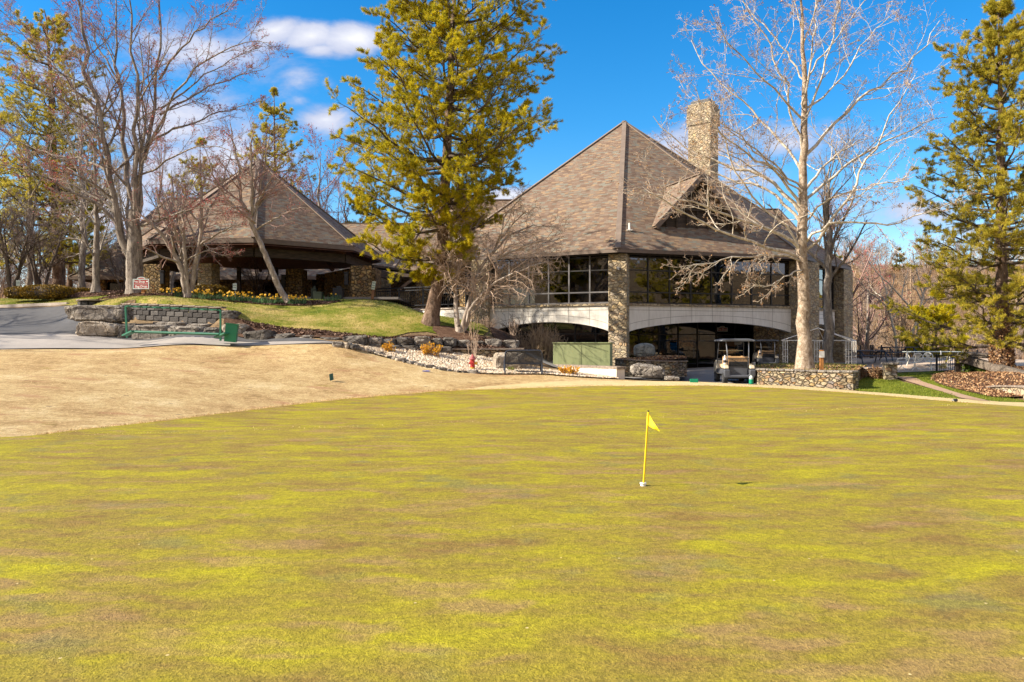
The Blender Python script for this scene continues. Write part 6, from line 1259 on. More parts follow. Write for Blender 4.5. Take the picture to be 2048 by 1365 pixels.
# weeping crabapple in front of the white facade
Zc = 32.6
traced_tree('crabapple_tree', 'low bare multi-stemmed crabapple with drooping twigs in front of the white facade', 'tree', (wx(919, Zc), Zc, 1.85), pxline([(919, 676), (918, 668), (919, 655)], Zc), (.20, .16, 1),
    [(pxline([(917, 669), (912, 621), (911, 579), (913, 549), (910, 514), (905, 489), (895, 450), (880, 420)], Zc, 0, .5), .10, .02), (pxline([(922, 665), (935, 609), (947, 579), (952, 554), (967, 529), (982, 509), (999, 480), (1030, 450), (1055, 420)], Zc, 0, .3), .10, .02), (pxline([(926, 655), (945, 611), (967, 584), (989, 567), (1020, 550), (1060, 535), (1095, 525)], Zc, 0, -1.2), .08, .018),
     (pxline([(950, 560), (975, 530), (1010, 510), (1050, 490), (1090, 480), (1120, 490)], Zc, 0, -.8), .06, .015), (pxline([(912, 550), (925, 500), (950, 460), (970, 420), (975, 390)], Zc, 0, 1), .05, .012), (pxline([(985, 505), (1020, 470), (1070, 450), (1110, 455)], Zc, 0, 1), .05, .012), (pxline([(911, 580), (890, 540), (870, 510), (855, 490)], Zc, 0, -1), .04, .01), (pxline([(1000, 480), (1010, 430), (1040, 400), (1050, 380)], Zc), .04, .01), (pxline([(990, 567), (1030, 545), (1080, 520), (1120, 515)], Zc, 0, 1), .045, .012), (pxline([(905, 490), (930, 440), (935, 400)], Zc, 0, -1), .04, .01)],
    [dict(K=12, n=8, ratio=.46, ang=(52, 16), start=.25, wander=.24, trop=-.02, rr=.5, rmin=.009, sides=4), dict(K=9, n=7, ratio=.6, ang=(52, 16), wander=.24, trop=-.09, rr=.55, rmin=.0075, sides=3), dict(K=4, n=4, ratio=.4, ang=(52, 14), wander=.26, trop=-.05, rr=.6, rmin=.006, sides=3)], ('barkcrab', 'barkcrab', 'twigpale', 'twigpale'), 61, extra=5, exr=(-.8, .8), flare=1.25)

# ---- pines
def pine(name, label, trunk, tr, exts, ztop, zbot, nl, seed, m='needle', rise=(.12, .55), group=None, sec=13, ter=6, tufts=4, blade=(.13, .015), nb=8, depth=None, low_r=.03, gaps=(), whorl=6):
    """exts: list of (z, left reach, right reach) in metres from the trunk"""
    rng = np.random.default_rng(seed); base = Vector(trunk[0]); t_ = thing(name, label, 'tree', base, group=group)
    TP = resample(trunk, 30, rng, .03); TR = rad_line(30, tr[0], tr[1], .9); TR[0] *= 1.45; TR[1] *= 1.12; tubes_part('trunk', [(TP[None], TR[None], 14)], 'barkpine', t_)
    ez = np.array([e[0] for e in exts]); el = np.array([e[1] for e in exts]); er = np.array([e[2] for e in exts]); o = np.argsort(ez); ez, el, er = ez[o], el[o], er[o]
    wh = np.arange(nl)//whorl; nw = wh.max()+1; zt = zbot+(ztop-zbot)*((wh+rng.uniform(-.5, .5, nw)[wh]*.5)/max(1, nw-1))+rng.uniform(-.13, .13, nl); az = (np.arange(nl) % whorl)*6.283/whorl+wh*1.1+rng.uniform(-.35, .35, nl); LP = []; LR = []
    for z, a in zip(zt, az):
        c = math.cos(a); s_ = math.sin(a); l, r_ = np.interp(z, ez, el), np.interp(z, ez, er); side = r_ if c > 0 else l; dd_ = depth if depth else (l+r_)/2; R_ = math.sqrt((side*c)**2+(dd_*.95*s_)**2)*rng.uniform(.86, 1.14)
        for g0, g1, ca in gaps:
            if g0 < z < g1 and (ca == 0 or ca*c > .25): R_ *= .45
        R_ = max(R_, .3); f = np.clip((z-zbot)/(ztop-zbot), 0, 1); up = rise[0]+(rise[1]-rise[0])*f; zb_ = z-R_*up
        tx = np.interp(zb_, TP[:, 2], TP[:, 0]); ty = np.interp(zb_, TP[:, 2], TP[:, 1]); s = np.linspace(0, 1, 9)
        P_ = np.stack([tx+c*R_*s, ty+s_*R_*s, zb_+R_*up*s+R_*.10*np.sin(s*np.pi*1.7)*-.6+.10*R_*s**3], 1)+np.cumsum(rng.normal(size=(9, 3))*.02*R_, axis=0)*np.array([1, 1, .6]); LP.append(P_); LR.append(rad_line(9, low_r+.011*R_, .008))
    LP = np.stack(LP); LR = np.stack(LR)
    S, SR = grow(rng, LP, LR, sec, 6, .40, (52, 10), start=.16, wander=.08, trop=.03, rr=.5, rmin=.008, flat=.16, shape=.62, lmin=.22)
    T_, TRr = grow(rng, S, SR, ter, 4, .46, (42, 12), start=.15, wander=.12, trop=.07, rr=.55, rmin=.005, flat=.32, lmin=.14)
    tubes_part('limbs', [(LP, LR, 7), (S, SR, 4), (T_, TRr, 3)], 'barkdark', t_)
    # needles in brushes along the outer twigs
    n3 = len(T_); s = rng.uniform(.25, 1.05, (n3, tufts)); fi = s*3; i0 = np.minimum(fi.astype(int), 2); fr = (fi-i0)[..., None]; ar = np.arange(n3)[:, None]; p = (T_[ar, i0]*(1-fr)+T_[ar, i0+1]*fr).reshape(-1, 3); dr = nrm(T_[ar, i0+1]-T_[ar, i0]).reshape(-1, 3)
    n2 = len(S); s2 = rng.uniform(.55, 1.05, (n2, 5)); fi = s2*5; i0 = np.minimum(fi.astype(int), 4); fr = (fi-i0)[..., None]; ar = np.arange(n2)[:, None]; p2_ = (S[ar, i0]*(1-fr)+S[ar, i0+1]*fr).reshape(-1, 3); d2_ = nrm(S[ar, i0+1]-S[ar, i0]).reshape(-1, 3)
    p = np.concatenate([p, p2_]); dr = np.concatenate([dr, d2_]); nt_ = len(p); q = nrm(dr[:, None]*.75+np.array([0, 0, .28])+rng.normal(size=(nt_, nb, 3))*.62); L = blade[0]*rng.uniform(.6, 1.2, (nt_, nb, 1)); sd = nrm(np.cross(q, rng.normal(size=q.shape)))*blade[1]/2
    pp_ = p[:, None]+rng.normal(size=(nt_, nb, 3))*.02; V_ = np.stack([pp_-sd, pp_+sd, pp_+q*L+sd*.4, pp_+q*L-sd*.4], 2).reshape(-1, 3); tint = np.repeat(np.clip(rng.normal(.5, .22, nt_), 0, 1), nb*4)
    link('needles', np_mesh('needles', V_, np.arange(len(V_)).reshape(-1, 4), False, {'tint': tint}), M[m], t_); return t_
Zp = 33.0
def ex(rows, xc, Z): return [(wz(y, Z), (xc-l)/F*Z, (r_-xc)/F*Z) for y, l, r_ in rows]
pine('pine_tree', 'tall yellow-green pine with leaning trunk on the lawn between pavilion and clubhouse', pxline([(860, 654), (863, 636), (868, 605), (878, 560), (884, 500), (886, 450), (888, 400), (892, 330), (896, 270), (899, 200), (903, 120), (907, 40), (912, -60), (914, -120)], Zp), (.30, .03),
     ex([(-115, 895, 930), (-40, 790, 1030), (0, 735, 1105), (40, 765, 1075), (70, 785, 1060), (95, 715, 1075), (150, 740, 1095), (200, 730, 1085), (220, 705, 1125), (260, 680, 1105), (320, 675, 1090), (370, 685, 1055), (420, 700, 1000), (480, 705, 975), (515, 765, 945), (540, 850, 915)], 893, Zp), wz(-115, Zp), wz(540, Zp), 90, 71, sec=15, ter=8, tufts=7, nb=11, blade=(.105, .0115), rise=(.05, .42))
Zr = 30.5
pine('pine_tree', 'tall open-crowned pine with ivy-covered trunk at the right edge', pxline([(2003, 752), (2004, 700), (2004, 640), (2003, 560), (2002, 480), (2001, 400), (2001, 300), (2001, 200), (2000, 120), (1998, 60), (1996, 20)], Zr), (.27, .02),
     ex([(10, 1992, 2005), (30, 1965, 2025), (60, 1940, 2050), (110, 1895, 2060), (160, 1925, 2080), (210, 1860, 2090), (260, 1870, 2100), (300, 1850, 2110), (350, 1855, 2120), (400, 1840, 2130), (450, 1845, 2140), (500, 1820, 2140), (550, 1830, 2150), (600, 1820, 2160), (650, 1800, 2150), (690, 1830, 2120)], 2002, Zr), wz(12, Zr), wz(672, Zr), 84, 81, m='needle3', rise=(.0, .5), sec=14, ter=6, tufts=5, nb=10, blade=(.105, .012), whorl=5)
Zl = 53.0
pine('pine_tree', 'thick-trunked dark pine with spreading crown at the far left behind the clipped bushes', pxline([(118, 612), (118, 592), (117, 530), (115, 470), (110, 400), (106, 300), (103, 205), (98, 110), (92, 40), (88, 20)], Zl), (.42, .03),
     ex([(20, 60, 120), (60, 40, 150), (110, 20, 165), (160, 0, 185), (220, -30, 190), (300, -60, 190), (380, -70, 205), (440, -90, 205), (480, -90, 175), (530, -60, 120)], 104, Zl), wz(25, Zl), wz(500, Zl), 74, 91, m='needle3', rise=(.1, .5), tufts=4, nb=7, blade=(.15, .020))
def simple_pine(label, px, Z, ytop, ybot, ybase, halfw, seed, nl=40, m='needle3', group='background pines'):
    return pine('pine_tree', label, pxline([(px, ybase), (px+2, (ytop+ybase)/2), (px, ytop)], Z), (.22, .02), ex([(ytop, px-5, px+5), (ytop*.7+ybot*.3, px-halfw*.6, px+halfw*.6), (ytop*.3+ybot*.7, px-halfw, px+halfw), (ybot, px-halfw*.9, px+halfw*.9)], px, Z), wz(ytop, Z), wz(ybot, Z), nl, seed, m=m, group=group, sec=9, ter=5, tufts=3, nb=6, blade=(.2, .03), rise=(.15, .6))
simple_pine('pine showing above the right shoulder of the pavilion roof', 548, 72, 178, 430, 560, 75, 101, 44)
simple_pine('pine showing between the maple stems left of the pavilion peak', 400, 74, 290, 470, 560, 70, 102, 34)
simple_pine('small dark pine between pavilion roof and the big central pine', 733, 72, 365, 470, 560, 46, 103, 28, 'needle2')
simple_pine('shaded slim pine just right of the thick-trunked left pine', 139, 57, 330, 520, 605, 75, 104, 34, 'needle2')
simple_pine('yellowish pine at the left border of the picture', -20, 60, 190, 520, 605, 130, 105, 42)
simple_pine('yellow-green young pine behind the patio fence left of the right pine', 1868, 50, 585, 712, 722, 60, 106, 26, 'needle')
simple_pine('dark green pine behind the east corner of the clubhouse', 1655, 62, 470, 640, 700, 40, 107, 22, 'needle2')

# ---- generic bare trees, then copies
def bare_tree(name, label, loc, hgt, seed, mats, K=(11, 9, 7, 4), spread=.55, group=None, low=.22, ang=42, sides3=3, dot=None, r0=.018, multi=1, rm=.012):
    rng = np.random.default_rng(seed); t_ = thing(name, label, 'tree', loc, group=group); ORG[t_.name] = Vector((0, 0, 0)); TPs = []; TRs = []
    for k in range(multi):
        a = k*2.4; lean_ = .0 if multi == 1 else .28; P_ = [(0, 0, -.2), (math.cos(a)*lean_*hgt*.25, math.sin(a)*lean_*hgt*.25, hgt*.3), (math.cos(a)*lean_*hgt*.6, math.sin(a)*lean_*hgt*.6, hgt*.62), (math.cos(a)*lean_*hgt*.8, math.sin(a)*lean_*hgt*.8, hgt*.92)]
        TPs.append(resample(P_, 16, rng, .10)); TRs.append(rad_line(16, hgt*r0/(1 if multi == 1 else 1.5), .02, .9))
    TP = np.stack(TPs); TR = np.stack(TRs); TR[:, 0] *= 1.3; tubes_part('trunk', [(TP, TR, 9)], mats[0], t_)
    b = []; A, Ar = grow(rng, TP, TR, K[0], 9, spread, (ang, 9), start=low, wander=.09, trop=.05, rr=.5, rmin=rm*1.3, shape=.5); b.append((A, Ar, 5))
    B, Br = grow(rng, A, Ar, K[1], 6, .42, (40, 12), start=.2, wander=.14, trop=.05, rr=.55, rmin=rm, shape=.5); b.append((B, Br, 4))
    C_, Cr = grow(rng, B, Br, K[2], 5, .5, (40, 12), wander=.16, trop=.04, rr=.55, rmin=rm*.8); c = [(C_, Cr, 3)]
    if K[3]: D_, Dr = grow(rng, C_, Cr, K[3], 3, .5, (40, 12), wander=.18, trop=.02, rr=.6, rmin=rm*.65); c.append((D_, Dr, 3))
    tubes_part('branches', b, mats[1], t_); tubes_part('twigs', c, mats[2], t_, False)
    if dot: tips_dots('buds', C_ if not K[3] else D_, rng, dot[0], dot[1], dot[2], t_, .05, 1)
    return t_
bare_tree('bare_tree', 'shaded bare tree with forked trunk standing directly behind the white sycamore', (wx(1657, 36.6), 36.6, .45), 10.2, 201, ('barkmaple', 'barkmaple', 'twigpurple'), K=(13, 9, 7, 4), low=.36, ang=30, spread=.6, rm=.007, r0=.026)
ta = bare_tree('bare_tree', 'bare reddish tree rising behind the low roof between pavilion and central pine', (wx(640, 70), 70, 4), 15.5, 202, ('barkmaple', 'twigred', 'twigred'), K=(12, 9, 7, 4), rm=.012, dot=(.5, .05, 'buds'), group='bare trees behind the lodge')
def tcopy(o, px, Z, rz, sc, label, group, dz=-.1):
    x = wx(px, Z); return copy_tree(o, (x, Z, H(x, Z)+dz), rz, sc, label, group)
tcopy(ta, 690, 74, 2.0, .85, 'smaller bare reddish tree right beside the tall reddish one behind the lodge', 'bare trees behind the lodge')
tcopy(ta, 600, 76, 4.0, .92, 'bare reddish tree overlapping the pine above the pavilion roof', 'bare trees behind the lodge')
tcopy(ta, 470, 70, 1.1, .95, 'bare reddish tree above the pavilion peak', 'bare trees behind the lodge'); tcopy(ta, 320, 72, 5.1, 1.0, 'bare reddish tree behind the lodge ridge at left', 'bare trees behind the lodge')
tcopy(ta, 1655, 58, .7, .82, 'bare pinkish tree whose top shows right of the sycamore trunk', 'bare trees behind the lodge'); tcopy(ta, 1735, 64, 3.1, .80, 'bare pinkish tree behind the patio, second right of the sycamore', 'bare trees behind the lodge')
th_ = bare_tree('bare_tree', 'tall bare brown tree behind the slim tree, filling the gap left of the big maple', (wx(165, 47), 47, 3.9), 12.5, 204, ('barkmaple', 'twiggrey', 'twiggrey'), K=(13, 10, 8, 4), rm=.008, low=.18, spread=.62, group='tall bare trees behind the maple')
for px, Z, rz, sc, lab in ((60, 50, 1.0, 1.0, 'tall bare brown tree between the left border and the thick-trunked pine'), (-60, 46, 2.3, 1.0, 'tall bare tree reaching in over the left border'), (255, 53, 3.9, .95, 'tall bare brown tree directly behind the big maple'), (345, 56, 5.2, .85, 'bare brown tree left of the pavilion roof'), (440, 60, .4, .85, 'bare brown tree rising behind the pavilion roof at left')): tcopy(th_, px, Z, rz, sc, lab, 'tall bare trees behind the maple')
for x, y, rz in ((-33, 31.5, 1.0), (-37, 35.5, 2.2), (-31, 28.0, 3.3), (-44, 38, 4.4)): copy_tree(th_, (x, y, H(x, y)), rz, .9, 'bare tree beside the road just beyond the left edge of the picture', 'bare trees beside the road')
# far-left dark multi-stemmed trees
tb_ = bare_tree('bare_tree', 'dark many-stemmed bare tree at the left border', (wx(22, 45), 45, 3.9), 5.6, 203, ('barkdark', 'barkdark', 'twigpurple'), K=(8, 8, 7, 4), multi=4, spread=.6, low=.25, rm=.008, group='dark many-stemmed trees', r0=.03)
tcopy(tb_, 82, 47, 2.2, .95, 'dark many-stemmed bare tree between the left border and the thick pine trunk', 'dark many-stemmed trees'); tcopy(tb_, -60, 44, 4.2, 1.1, 'dark many-stemmed bare tree reaching in from outside the left border', 'dark many-stemmed trees')
tcopy(tb_, 250, 52, 1.2, .8, 'dark bare shrub-like tree in front of the lodge wall behind the maple', 'dark many-stemmed trees'); tcopy(tb_, 520, 53, 3.6, .6, 'dark bare small tree seen beneath the pavilion', 'dark many-stemmed trees')
# white-stemmed young sycamores behind the patio
Zw = 53.0
lv = [dict(K=7, n=7, ratio=.45, ang=(40, 12), wander=.16, trop=.03, rr=.5, rmin=.014, sides=4), dict(K=7, n=5, ratio=.45, ang=(40, 12), wander=.18, rr=.55, rmin=.010, sides=3), dict(K=4, n=4, ratio=.45, ang=(40, 12), wander=.18, rr=.55, rmin=.008, sides=3)]
def wlimb(*p, r=(.055, .015), d=0.0): return (pxline(p, Zw, 0, d), r[0], r[1])
traced_tree('white_sapling', 'slender white-barked tree leaning left behind the left white chair', 'tree', (wx(1795, Zw), Zw, .2), pxline([(1796, 742), (1794, 707), (1790, 670), (1784, 641), (1777, 617), (1772, 580), (1764, 559), (1755, 520)], Zw), (.105, .02), [wlimb((1777, 617), (1759, 599), (1741, 588), (1715, 560)), wlimb((1775, 600), (1785, 575), (1790, 550)), wlimb((1783, 640), (1800, 620), (1820, 615), d=1)], lv, ('barkwhite', 'barkwhite', 'barkwhite', 'twigtan'), 301, extra=2, group='white-barked trees behind the patio', flare=1.1)
traced_tree('white_sapling', 'white-barked tree forking low and leaning left, behind the ornate chair', 'tree', (wx(1815, Zw), Zw, .2), pxline([(1812, 745), (1817, 702), (1827, 660), (1835, 638), (1825, 623), (1803, 594), (1777, 567), (1756, 549), (1735, 520)], Zw), (.12, .02), [wlimb((1827, 623), (1812, 619), (1790, 618), (1770, 625)), wlimb((1803, 594), (1808, 570), (1815, 545)), wlimb((1835, 640), (1850, 630), (1868, 640))], lv, ('barkwhite', 'barkwhite', 'barkwhite', 'twigtan'), 302, extra=2, group='white-barked trees behind the patio', flare=1.1)
traced_tree('white_sapling', 'upright white-barked tree, rightmost of the three behind the patio', 'tree', (wx(1829, Zw), Zw, .2), pxline([(1826, 745), (1829, 704), (1838, 644), (1842, 617), (1846, 591), (1840, 565), (1830, 530), (1825, 500)], Zw), (.105, .02), [wlimb((1842, 617), (1855, 600), (1870, 595), (1890, 600)), wlimb((1846, 590), (1856, 565), (1862, 540)), wlimb((1843, 600), (1830, 575), (1825, 550))], lv, ('barkwhite', 'barkwhite', 'barkwhite', 'twigtan'), 303, extra=2, group='white-barked trees behind the patio', flare=1.1)
# wooded hillside at the right: three kinds, many copies
kinds = [bare_tree('bare_tree', 'bare brown tree on the wooded hillside behind the patio', (wx(1715, 66), 66, H(wx(1715, 66), 66)), 8.0, 401, ('twigtan', 'twigbrown', 'twigbrown'), K=(11, 8, 6, 3), low=.12, rm=.016, group='bare trees on the wooded hillside'),
         bare_tree('bare_tree', 'bare tan tree on the wooded hillside behind the patio', (wx(1905, 70), 70, H(wx(1905, 70), 70)), 7.0, 402, ('twigpale', 'twigtan', 'twigtan'), K=(11, 8, 6, 3), low=.10, rm=.016, multi=2, group='bare trees on the wooded hillside'),
         bare_tree('bare_tree', 'bare purplish tree on the wooded hillside behind the patio', (wx(1980, 62), 62, H(wx(1980, 62), 62)), 6.0, 403, ('twigtan', 'twigpurple', 'twigpurple'), K=(11, 8, 6, 3), low=.08, rm=.015, multi=3, spread=.6, group='bare trees on the wooded hillside')]
labs = ['bare brown tree on the wooded hillside behind the patio', 'bare tan tree on the wooded hillside behind the patio', 'bare purplish tree on the wooded hillside behind the patio']
rh = random.Random(77)
for i in range(110):
    Z = 56+i*1.15+rh.uniform(-2, 2); px = rh.uniform(1640, 2150); k = rh.choice([0, 1, 1, 2, 2, 0]); tcopy(kinds[k], px, Z, rh.uniform(0, 6.28), rh.uniform(.65, 1.05) if Z > 70 else rh.uniform(.5, .8), labs[k], 'bare trees on the wooded hillside')
for px, Z, s_ in ((1800, 160, .8), (1712, 165, .7), (1905, 150, .7)): tcopy([o for o in COL.objects if o.get('group') == 'background pines'][2], px, Z, px, s_, 'small dark evergreen on the skyline of the hillside', 'skyline evergreens', dz=-3.0)
# left background: bare woods behind the lodge and road
lab2 = 'bare brown tree in the woods far behind the left road'
for i in range(46):
    Z = 66+i*1.3+rh.uniform(-2, 2); px = rh.uniform(-200, 760) if i % 3 else rh.uniform(-150, 230); k = rh.choice([0, 2, 2, 1]); tcopy(kinds[k], px, Z, rh.uniform(0, 6.28), rh.uniform(.8, 1.15), lab2, 'bare woods behind the left road')
hx = rg.uniform(0, 1, 60000); Yb = 50+150*hx**1.2; Xb = (rg.uniform(1690, 2250, 60000)-CX)/F*Yb; blades('brushwood', np.stack([Xb, Yb, Hn(Xb, Yb)-.05], 1), rg, 1.1, .035, 'dryleaf', .7)
Yb = rg.uniform(48, 110, 16000); Xb = (rg.uniform(-350, 250, 16000)-CX)/F*Yb; blades('undergrowth', np.stack([Xb, Yb, Hn(Xb, Yb)-.05], 1), rg, 1.0, .035, 'dryleaf', .7)
hx = rg.uniform(0, 1, 26000); Xb = rg.uniform(-80, 100, 26000); Yb = -28-70*hx; blades('far_brushwood', np.stack([Xb, Yb, Hn(Xb, Yb)-.05], 1), rg, 2.4, .16, 'dryleaf', .7)
# trees behind the viewer, mirrored in the dark windows
for i in range(34):
    x = -70+i*4.6+rh.uniform(-2, 2); y = rh.uniform(-34, -70); copy_tree(kinds[i % 3], (x, y, H(x, y)-.2), rh.uniform(0, 6.28), rh.uniform(1.5, 2.1), 'bare tree across the course mirrored in the clubhouse windows', 'trees mirrored in the windows')
pines_ = [o for o in COL.objects if o.get('group') == 'background pines']
for x, y in ((-24, -30), (-8, -46), (4, -26), (10, -38), (19, -27), (26, -44), (33, -28), (44, -40), (60, -50), (-40, -34)): copy_tree(pines_[0], (x, y, H(x, y)), x, 1.0, 'pine across the course mirrored in the clubhouse windows', 'trees mirrored in the windows')

# ---------------------------------------------------------------- shrubs and flowers
def clipped(label, x0, x1, y0, y1, Z, dp, seed, m='yew', group='low clipped hedge bushes'):
    c, w_, h_ = box_px(x0, x1, y0, y1, Z); rng = np.random.default_rng(seed); t_ = thing('clipped_bush', label, 'bush', (c.x, c.y, c.z-h_/2), group=group)
    core = rock_mesh((w_*.9, dp*.9, h_*.9), seed, box=.6, rough=.05, sub=3); core.transform(Matrix.Translation(c)); link('branches', core, M['barkdark'], t_)
    n = int(900*w_*dp)+1500; u_ = nrm(rng.normal(size=(n, 3))); b_ = np.sign(u_)*np.abs(u_)**.7; b_ *= (1+.05*rng.normal(size=(n, 1))); P_ = b_*np.array([w_/2, dp/2, h_/2])+np.array(c); P_ = P_[P_[:, 2] > c.z-h_*.48]
    flakes('foliage', P_, rng, .045, m, 1, None, t_); return t_
clipped('small rounded yellow-brown bush, leftmost of the clipped bushes', 17, 62, 575, 598, 39.9, 1.2, 1); clipped('long rounded yellow-brown clipped bush left of the slim tree', 50, 138, 571, 599, 39.4, 1.5, 2); clipped('low flat clipped hedge behind the slim tree', 138, 185, 577, 588, 43.5, 1.2, 3)
clipped('rounded golden brown bush behind the daffodils right of the two-stemmed tree', 390, 452, 571, 591, 40.5, 1.3, 4)
def daffs(label, x0, x1, Z, nf, seed):
    rng = np.random.default_rng(seed); xa, xb = wx(x0, Z), wx(x1, Z); xm = (xa+xb)/2; w_ = xb-xa; g = gz(xm, Z, .06); t_ = thing('daffodil_clump', label, 'flowers', g, group='daffodil clumps in the flower bed')
    n = int(170*w_); P_ = np.stack([rng.uniform(xa, xb, n), Z+rng.uniform(-.28, .28, n), np.full(n, g.z)], 1); blades('leaves', P_, rng, .30, .022, 'dleaf', .45, None, t_)
    q = MB(); q2 = MB(); q3 = MB()
    for k in range(nf):
        if k: q.build('petals', M['daff'], t_); q = MB()
        h_ = rng.uniform(.22, .42); p = Vector((rng.uniform(xa, xb), Z+rng.uniform(-.28, .22), g.z)); tp = p+Vector((rng.uniform(-.05, .05), rng.uniform(-.08, .02), h_)); q3.tube([p, tp], .005, 3)
        d_ = Vector((rng.uniform(-.6, .6), -1, rng.uniform(-.1, .5))).normalized(); A_ = d_.orthogonal().normalized(); B2 = d_.cross(A_); vs = [tp+d_*.01]+[tp+(A_*math.cos(j*math.pi/6)+B2*math.sin(j*math.pi/6))*(.052 if j % 2 == 0 else .03) for j in range(12)]; q.add(vs, [(0, j+1, (j+1) % 12+1) for j in range(12)]); q2.tube([tp+d_*.005, tp+d_*.035], [.012, .02], 6)
    q.build('petals', M['daff'], t_); q2.build('trumpets', M['dafforange'], t_); q3.build('stems', M['dleaf'], t_)
for k, (a, b, Z, nf, lab) in enumerate([(324, 345, 37.3, 15, 'daffodil clump at the left end of the flower bed'), (344, 364, 37.6, 16, 'daffodil clump just left of the two-stemmed tree'), (386, 404, 37.5, 14, 'daffodil clump just right of the two-stemmed tree'), (402, 420, 37.2, 14, 'daffodil clump in front of the golden brown bush'), (421, 447, 37.4, 9, 'leafy daffodil clump right of the golden brown bush'),
        (449, 470, 37.1, 20, 'dense daffodil clump at the foot of the small grey sign'), (470, 492, 37.3, 17, 'daffodil clump right of the small grey sign'), (492, 508, 37.5, 7, 'sparse daffodil clump near the middle of the bed'), (507, 530, 37.2, 8, 'large leafy daffodil clump with few blooms'), (530, 552, 37.3, 12, 'daffodil clump left of the leaning tree base'), (550, 568, 37.6, 7, 'small daffodil clump touching the leaning tree base'),
        (577, 594, 37.4, 15, 'daffodil clump right of the leaning tree base'), (593, 613, 37.5, 11, 'daffodil clump at the right end of the blooming row'), (648, 678, 38.2, 2, 'unopened pale green daffodil clump at the right end of the bed')]): daffs(lab, a, b, Z, nf, 500+k)
def twiggy(name, label, cat, base, hgt, wd, stems, seed, m, K=(6, 5), dot=None, lean=.45, rm=.006, group=None, tropz=.05, r0=.014):
    rng = np.random.default_rng(seed); t_ = thing(name, label, cat, base, group=group); a = rng.uniform(0, 6.28, stems); rr_ = rng.uniform(0, 1, stems)**.6; n = 8; s = np.linspace(0, 1, n)[None, :, None]
    p0_ = np.stack([np.cos(a)*rr_*wd*.22, np.sin(a)*rr_*wd*.16, np.full(stems, -.03)], 1); p1_x = np.stack([np.cos(a)*rr_*wd*.5, np.sin(a)*rr_*wd*.4, hgt*rng.uniform(.65, 1.0, stems)*(1-.3*rr_)], 1); P_ = p0_[:, None]*(1-s)+p1_x[:, None]*s+np.cumsum(rng.normal(size=(stems, n, 3))*.02*hgt, axis=1)*lean; R_ = np.tile(rad_line(n, r0, .004), (stems, 1)); P_ = P_+np.array(base); b = [(P_, R_, 4)]; cur, cr = P_, R_
    for k_, rat in zip(K, (.42, .5)): cur, cr = grow(rng, cur, cr, k_, 5, rat, (34, 12), start=.25, wander=.16, trop=tropz, rr=.55, rmin=rm); b.append((cur, cr, 3))
    tubes_part('stems', b, m, t_)
    if dot:
        a_ = np.concatenate([cur.reshape(-1, 3), P_[:, 3:].reshape(-1, 3)]); a_ = a_[rng.uniform(0, 1, len(a_)) < dot[0]]; flakes(dot[3], a_+rng.normal(size=a_.shape)*.012, rng, dot[1], dot[2], 1, None, t_)
    return t_
twiggy('forsythia_bush', 'smaller yellow forsythia at the left of the gravel bed', 'bush', tuple(G(776, 709)+Vector((0, .2, 0))), .48, .50, 14, 601, 'twigtan', dot=(.5, .020, 'forsythia', 'blossom'), lean=.6); twiggy('forsythia_bush', 'bright yellow forsythia in the gravel between small forsythia and hydrant', 'bush', tuple(G(862, 717)+Vector((0, .2, 0))), .60, .80, 24, 602, 'twigtan', dot=(.6, .022, 'forsythia', 'blossom'), lean=.6)
twiggy('forsythia_bush', 'low yellow forsythia in front of the white concrete wall', 'bush', tuple(G(1140, 752)), .38, .85, 24, 603, 'twigtan', dot=(.6, .020, 'forsythia', 'blossom'), lean=.5)
twiggy('bare_bush', 'dense brown twiggy shrub, large and rounded, left of the utility box', 'bush', (wx(1082, 33.6), 33.6, .72), 1.75, 2.0, 90, 604, 'twigtan', K=(7, 5), lean=.5); twiggy('bare_bush', 'open dark branching shrub reaching up beside the dense brown shrub', 'bush', (wx(1048, 33.8), 33.8, 1.0), 2.3, 2.6, 9, 605, 'barkdark', K=(7, 6), lean=1.2)
twiggy('bare_bush', 'rounded bare shrub before the stone pillar left of the stucco arch', 'bush', (wx(975, 38.3), 38.3, wz(664, 38.3)), .75, .95, 26, 606, 'twigpale', K=(6, 6), lean=.8, tropz=0); twiggy('bare_bush', 'bare shrub of upright pale stems in the mulch before the stucco arch', 'bush', (wx(1026, 36.4), 36.4, wz(671, 36.4)), .85, .8, 16, 607, 'twigpale', K=(5, 4), lean=.5)
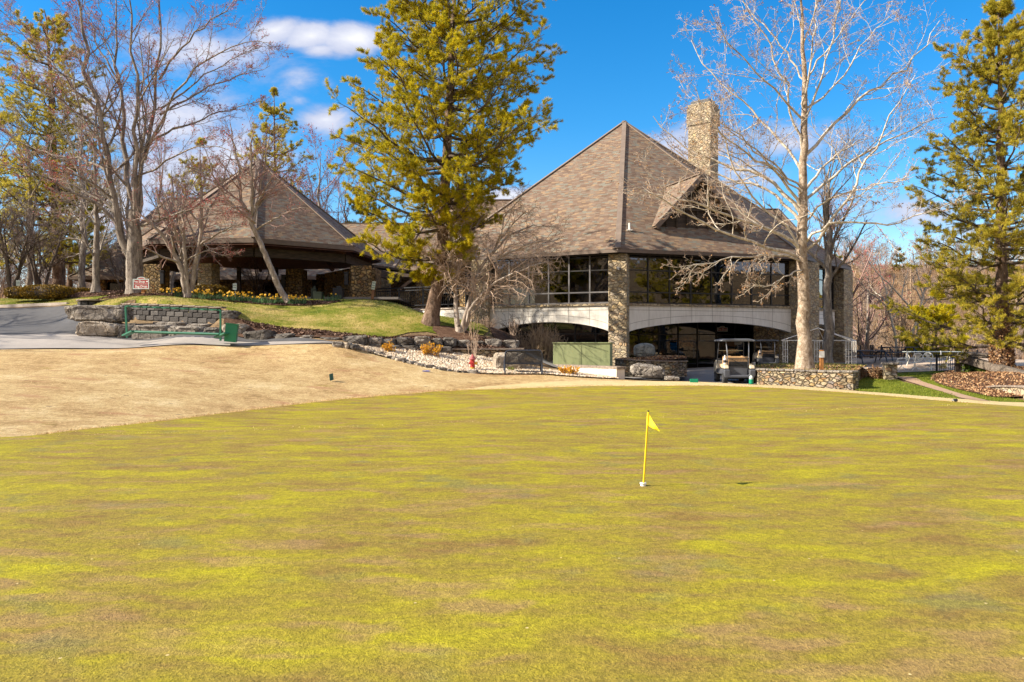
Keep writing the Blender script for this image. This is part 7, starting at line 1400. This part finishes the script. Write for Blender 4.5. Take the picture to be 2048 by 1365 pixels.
twiggy('sapling_stems', 'thin leafless sapling stems standing behind the fire hydrant', 'bush', tuple(G(948, 721)), 1.25, .7, 8, 608, 'twigpale', K=(4, 3), lean=.5, tropz=.15); twiggy('sapling_stems', 'thin leafless stems rising through the mulch right of the crabapple', 'bush', (wx(945, 32.2), 32.2, 1.6), 1.5, .8, 7, 609, 'twigtan', K=(4, 3), lean=.6, tropz=.15); twiggy('bare_bush', 'small grey bare shrub right of the bench boulder', 'bush', (wx(1058, 29.5), 29.5, .5), .75, .8, 12, 610, 'twiggrey', K=(5, 5), lean=.9)
twiggy('hydrangea_bush', 'dried brown hydrangea against the rear stone wall', 'bush', (wx(1757, 30.3), 30.3, .12), .62, .85, 40, 611, 'twigtan', K=(5, 4), dot=(.35, .035, 'dryleaf', 'dead_leaves'), lean=.7); twiggy('hydrangea_bush', 'smaller dried shrub left of the hydrangea against the rear wall', 'bush', (wx(1722, 31.0), 31.0, .15), .42, .7, 26, 612, 'twigtan', K=(5, 4), dot=(.35, .035, 'dryleaf', 'dead_leaves'), lean=.7)
g = G(1022, 744); t_ = thing('green_tuft', 'small tuft of bright green leaves under the park bench', 'plant', g); blades('leaves', np.array(g)+rg.normal(size=(70, 3))*np.array([.07, .05, 0]), rg, .2, .03, 'freshblades', .8, None, t_)
# ivy: on the right pine's trunk and below the timbers
iv = thing('ivy', 'ivy climbing the trunk of the right pine', 'climbing plant', (wx(2003, 30.5), 30.5, .4)); n = 2600; z = rg.uniform(0, 1, n)**1.5; a = rg.uniform(0, 6.28, n); r_ = .30+rg.uniform(0, .10, n)+.12*(1-z)**4; flakes('ivy_leaves', np.stack([wx(2003, 30.5)+np.cos(a)*r_, 30.5+np.sin(a)*r_, .4+z*2.6], 1), rg, .05, 'dryleaf', 1, None, iv)
iv = thing('ivy', 'green ivy hanging over the low wall under the weathered timbers', 'climbing plant', (wx(1990, 31), 31, .3)); n = 3600; s_ = rg.uniform(0, 1, n); X_ = A_.x+(B_.x-A_.x)*s_; Y_ = A_.y+(B_.y-A_.y)*s_-.05+rg.uniform(-.28, .1, n); zt2 = .82-.75*s_; flakes('ivy_leaves', np.stack([X_, Y_, .18-.25*s_+(zt2-.1)*rg.uniform(0, 1, n)**1.3], 1), rg, .055, 'ivy', 1, None, iv)
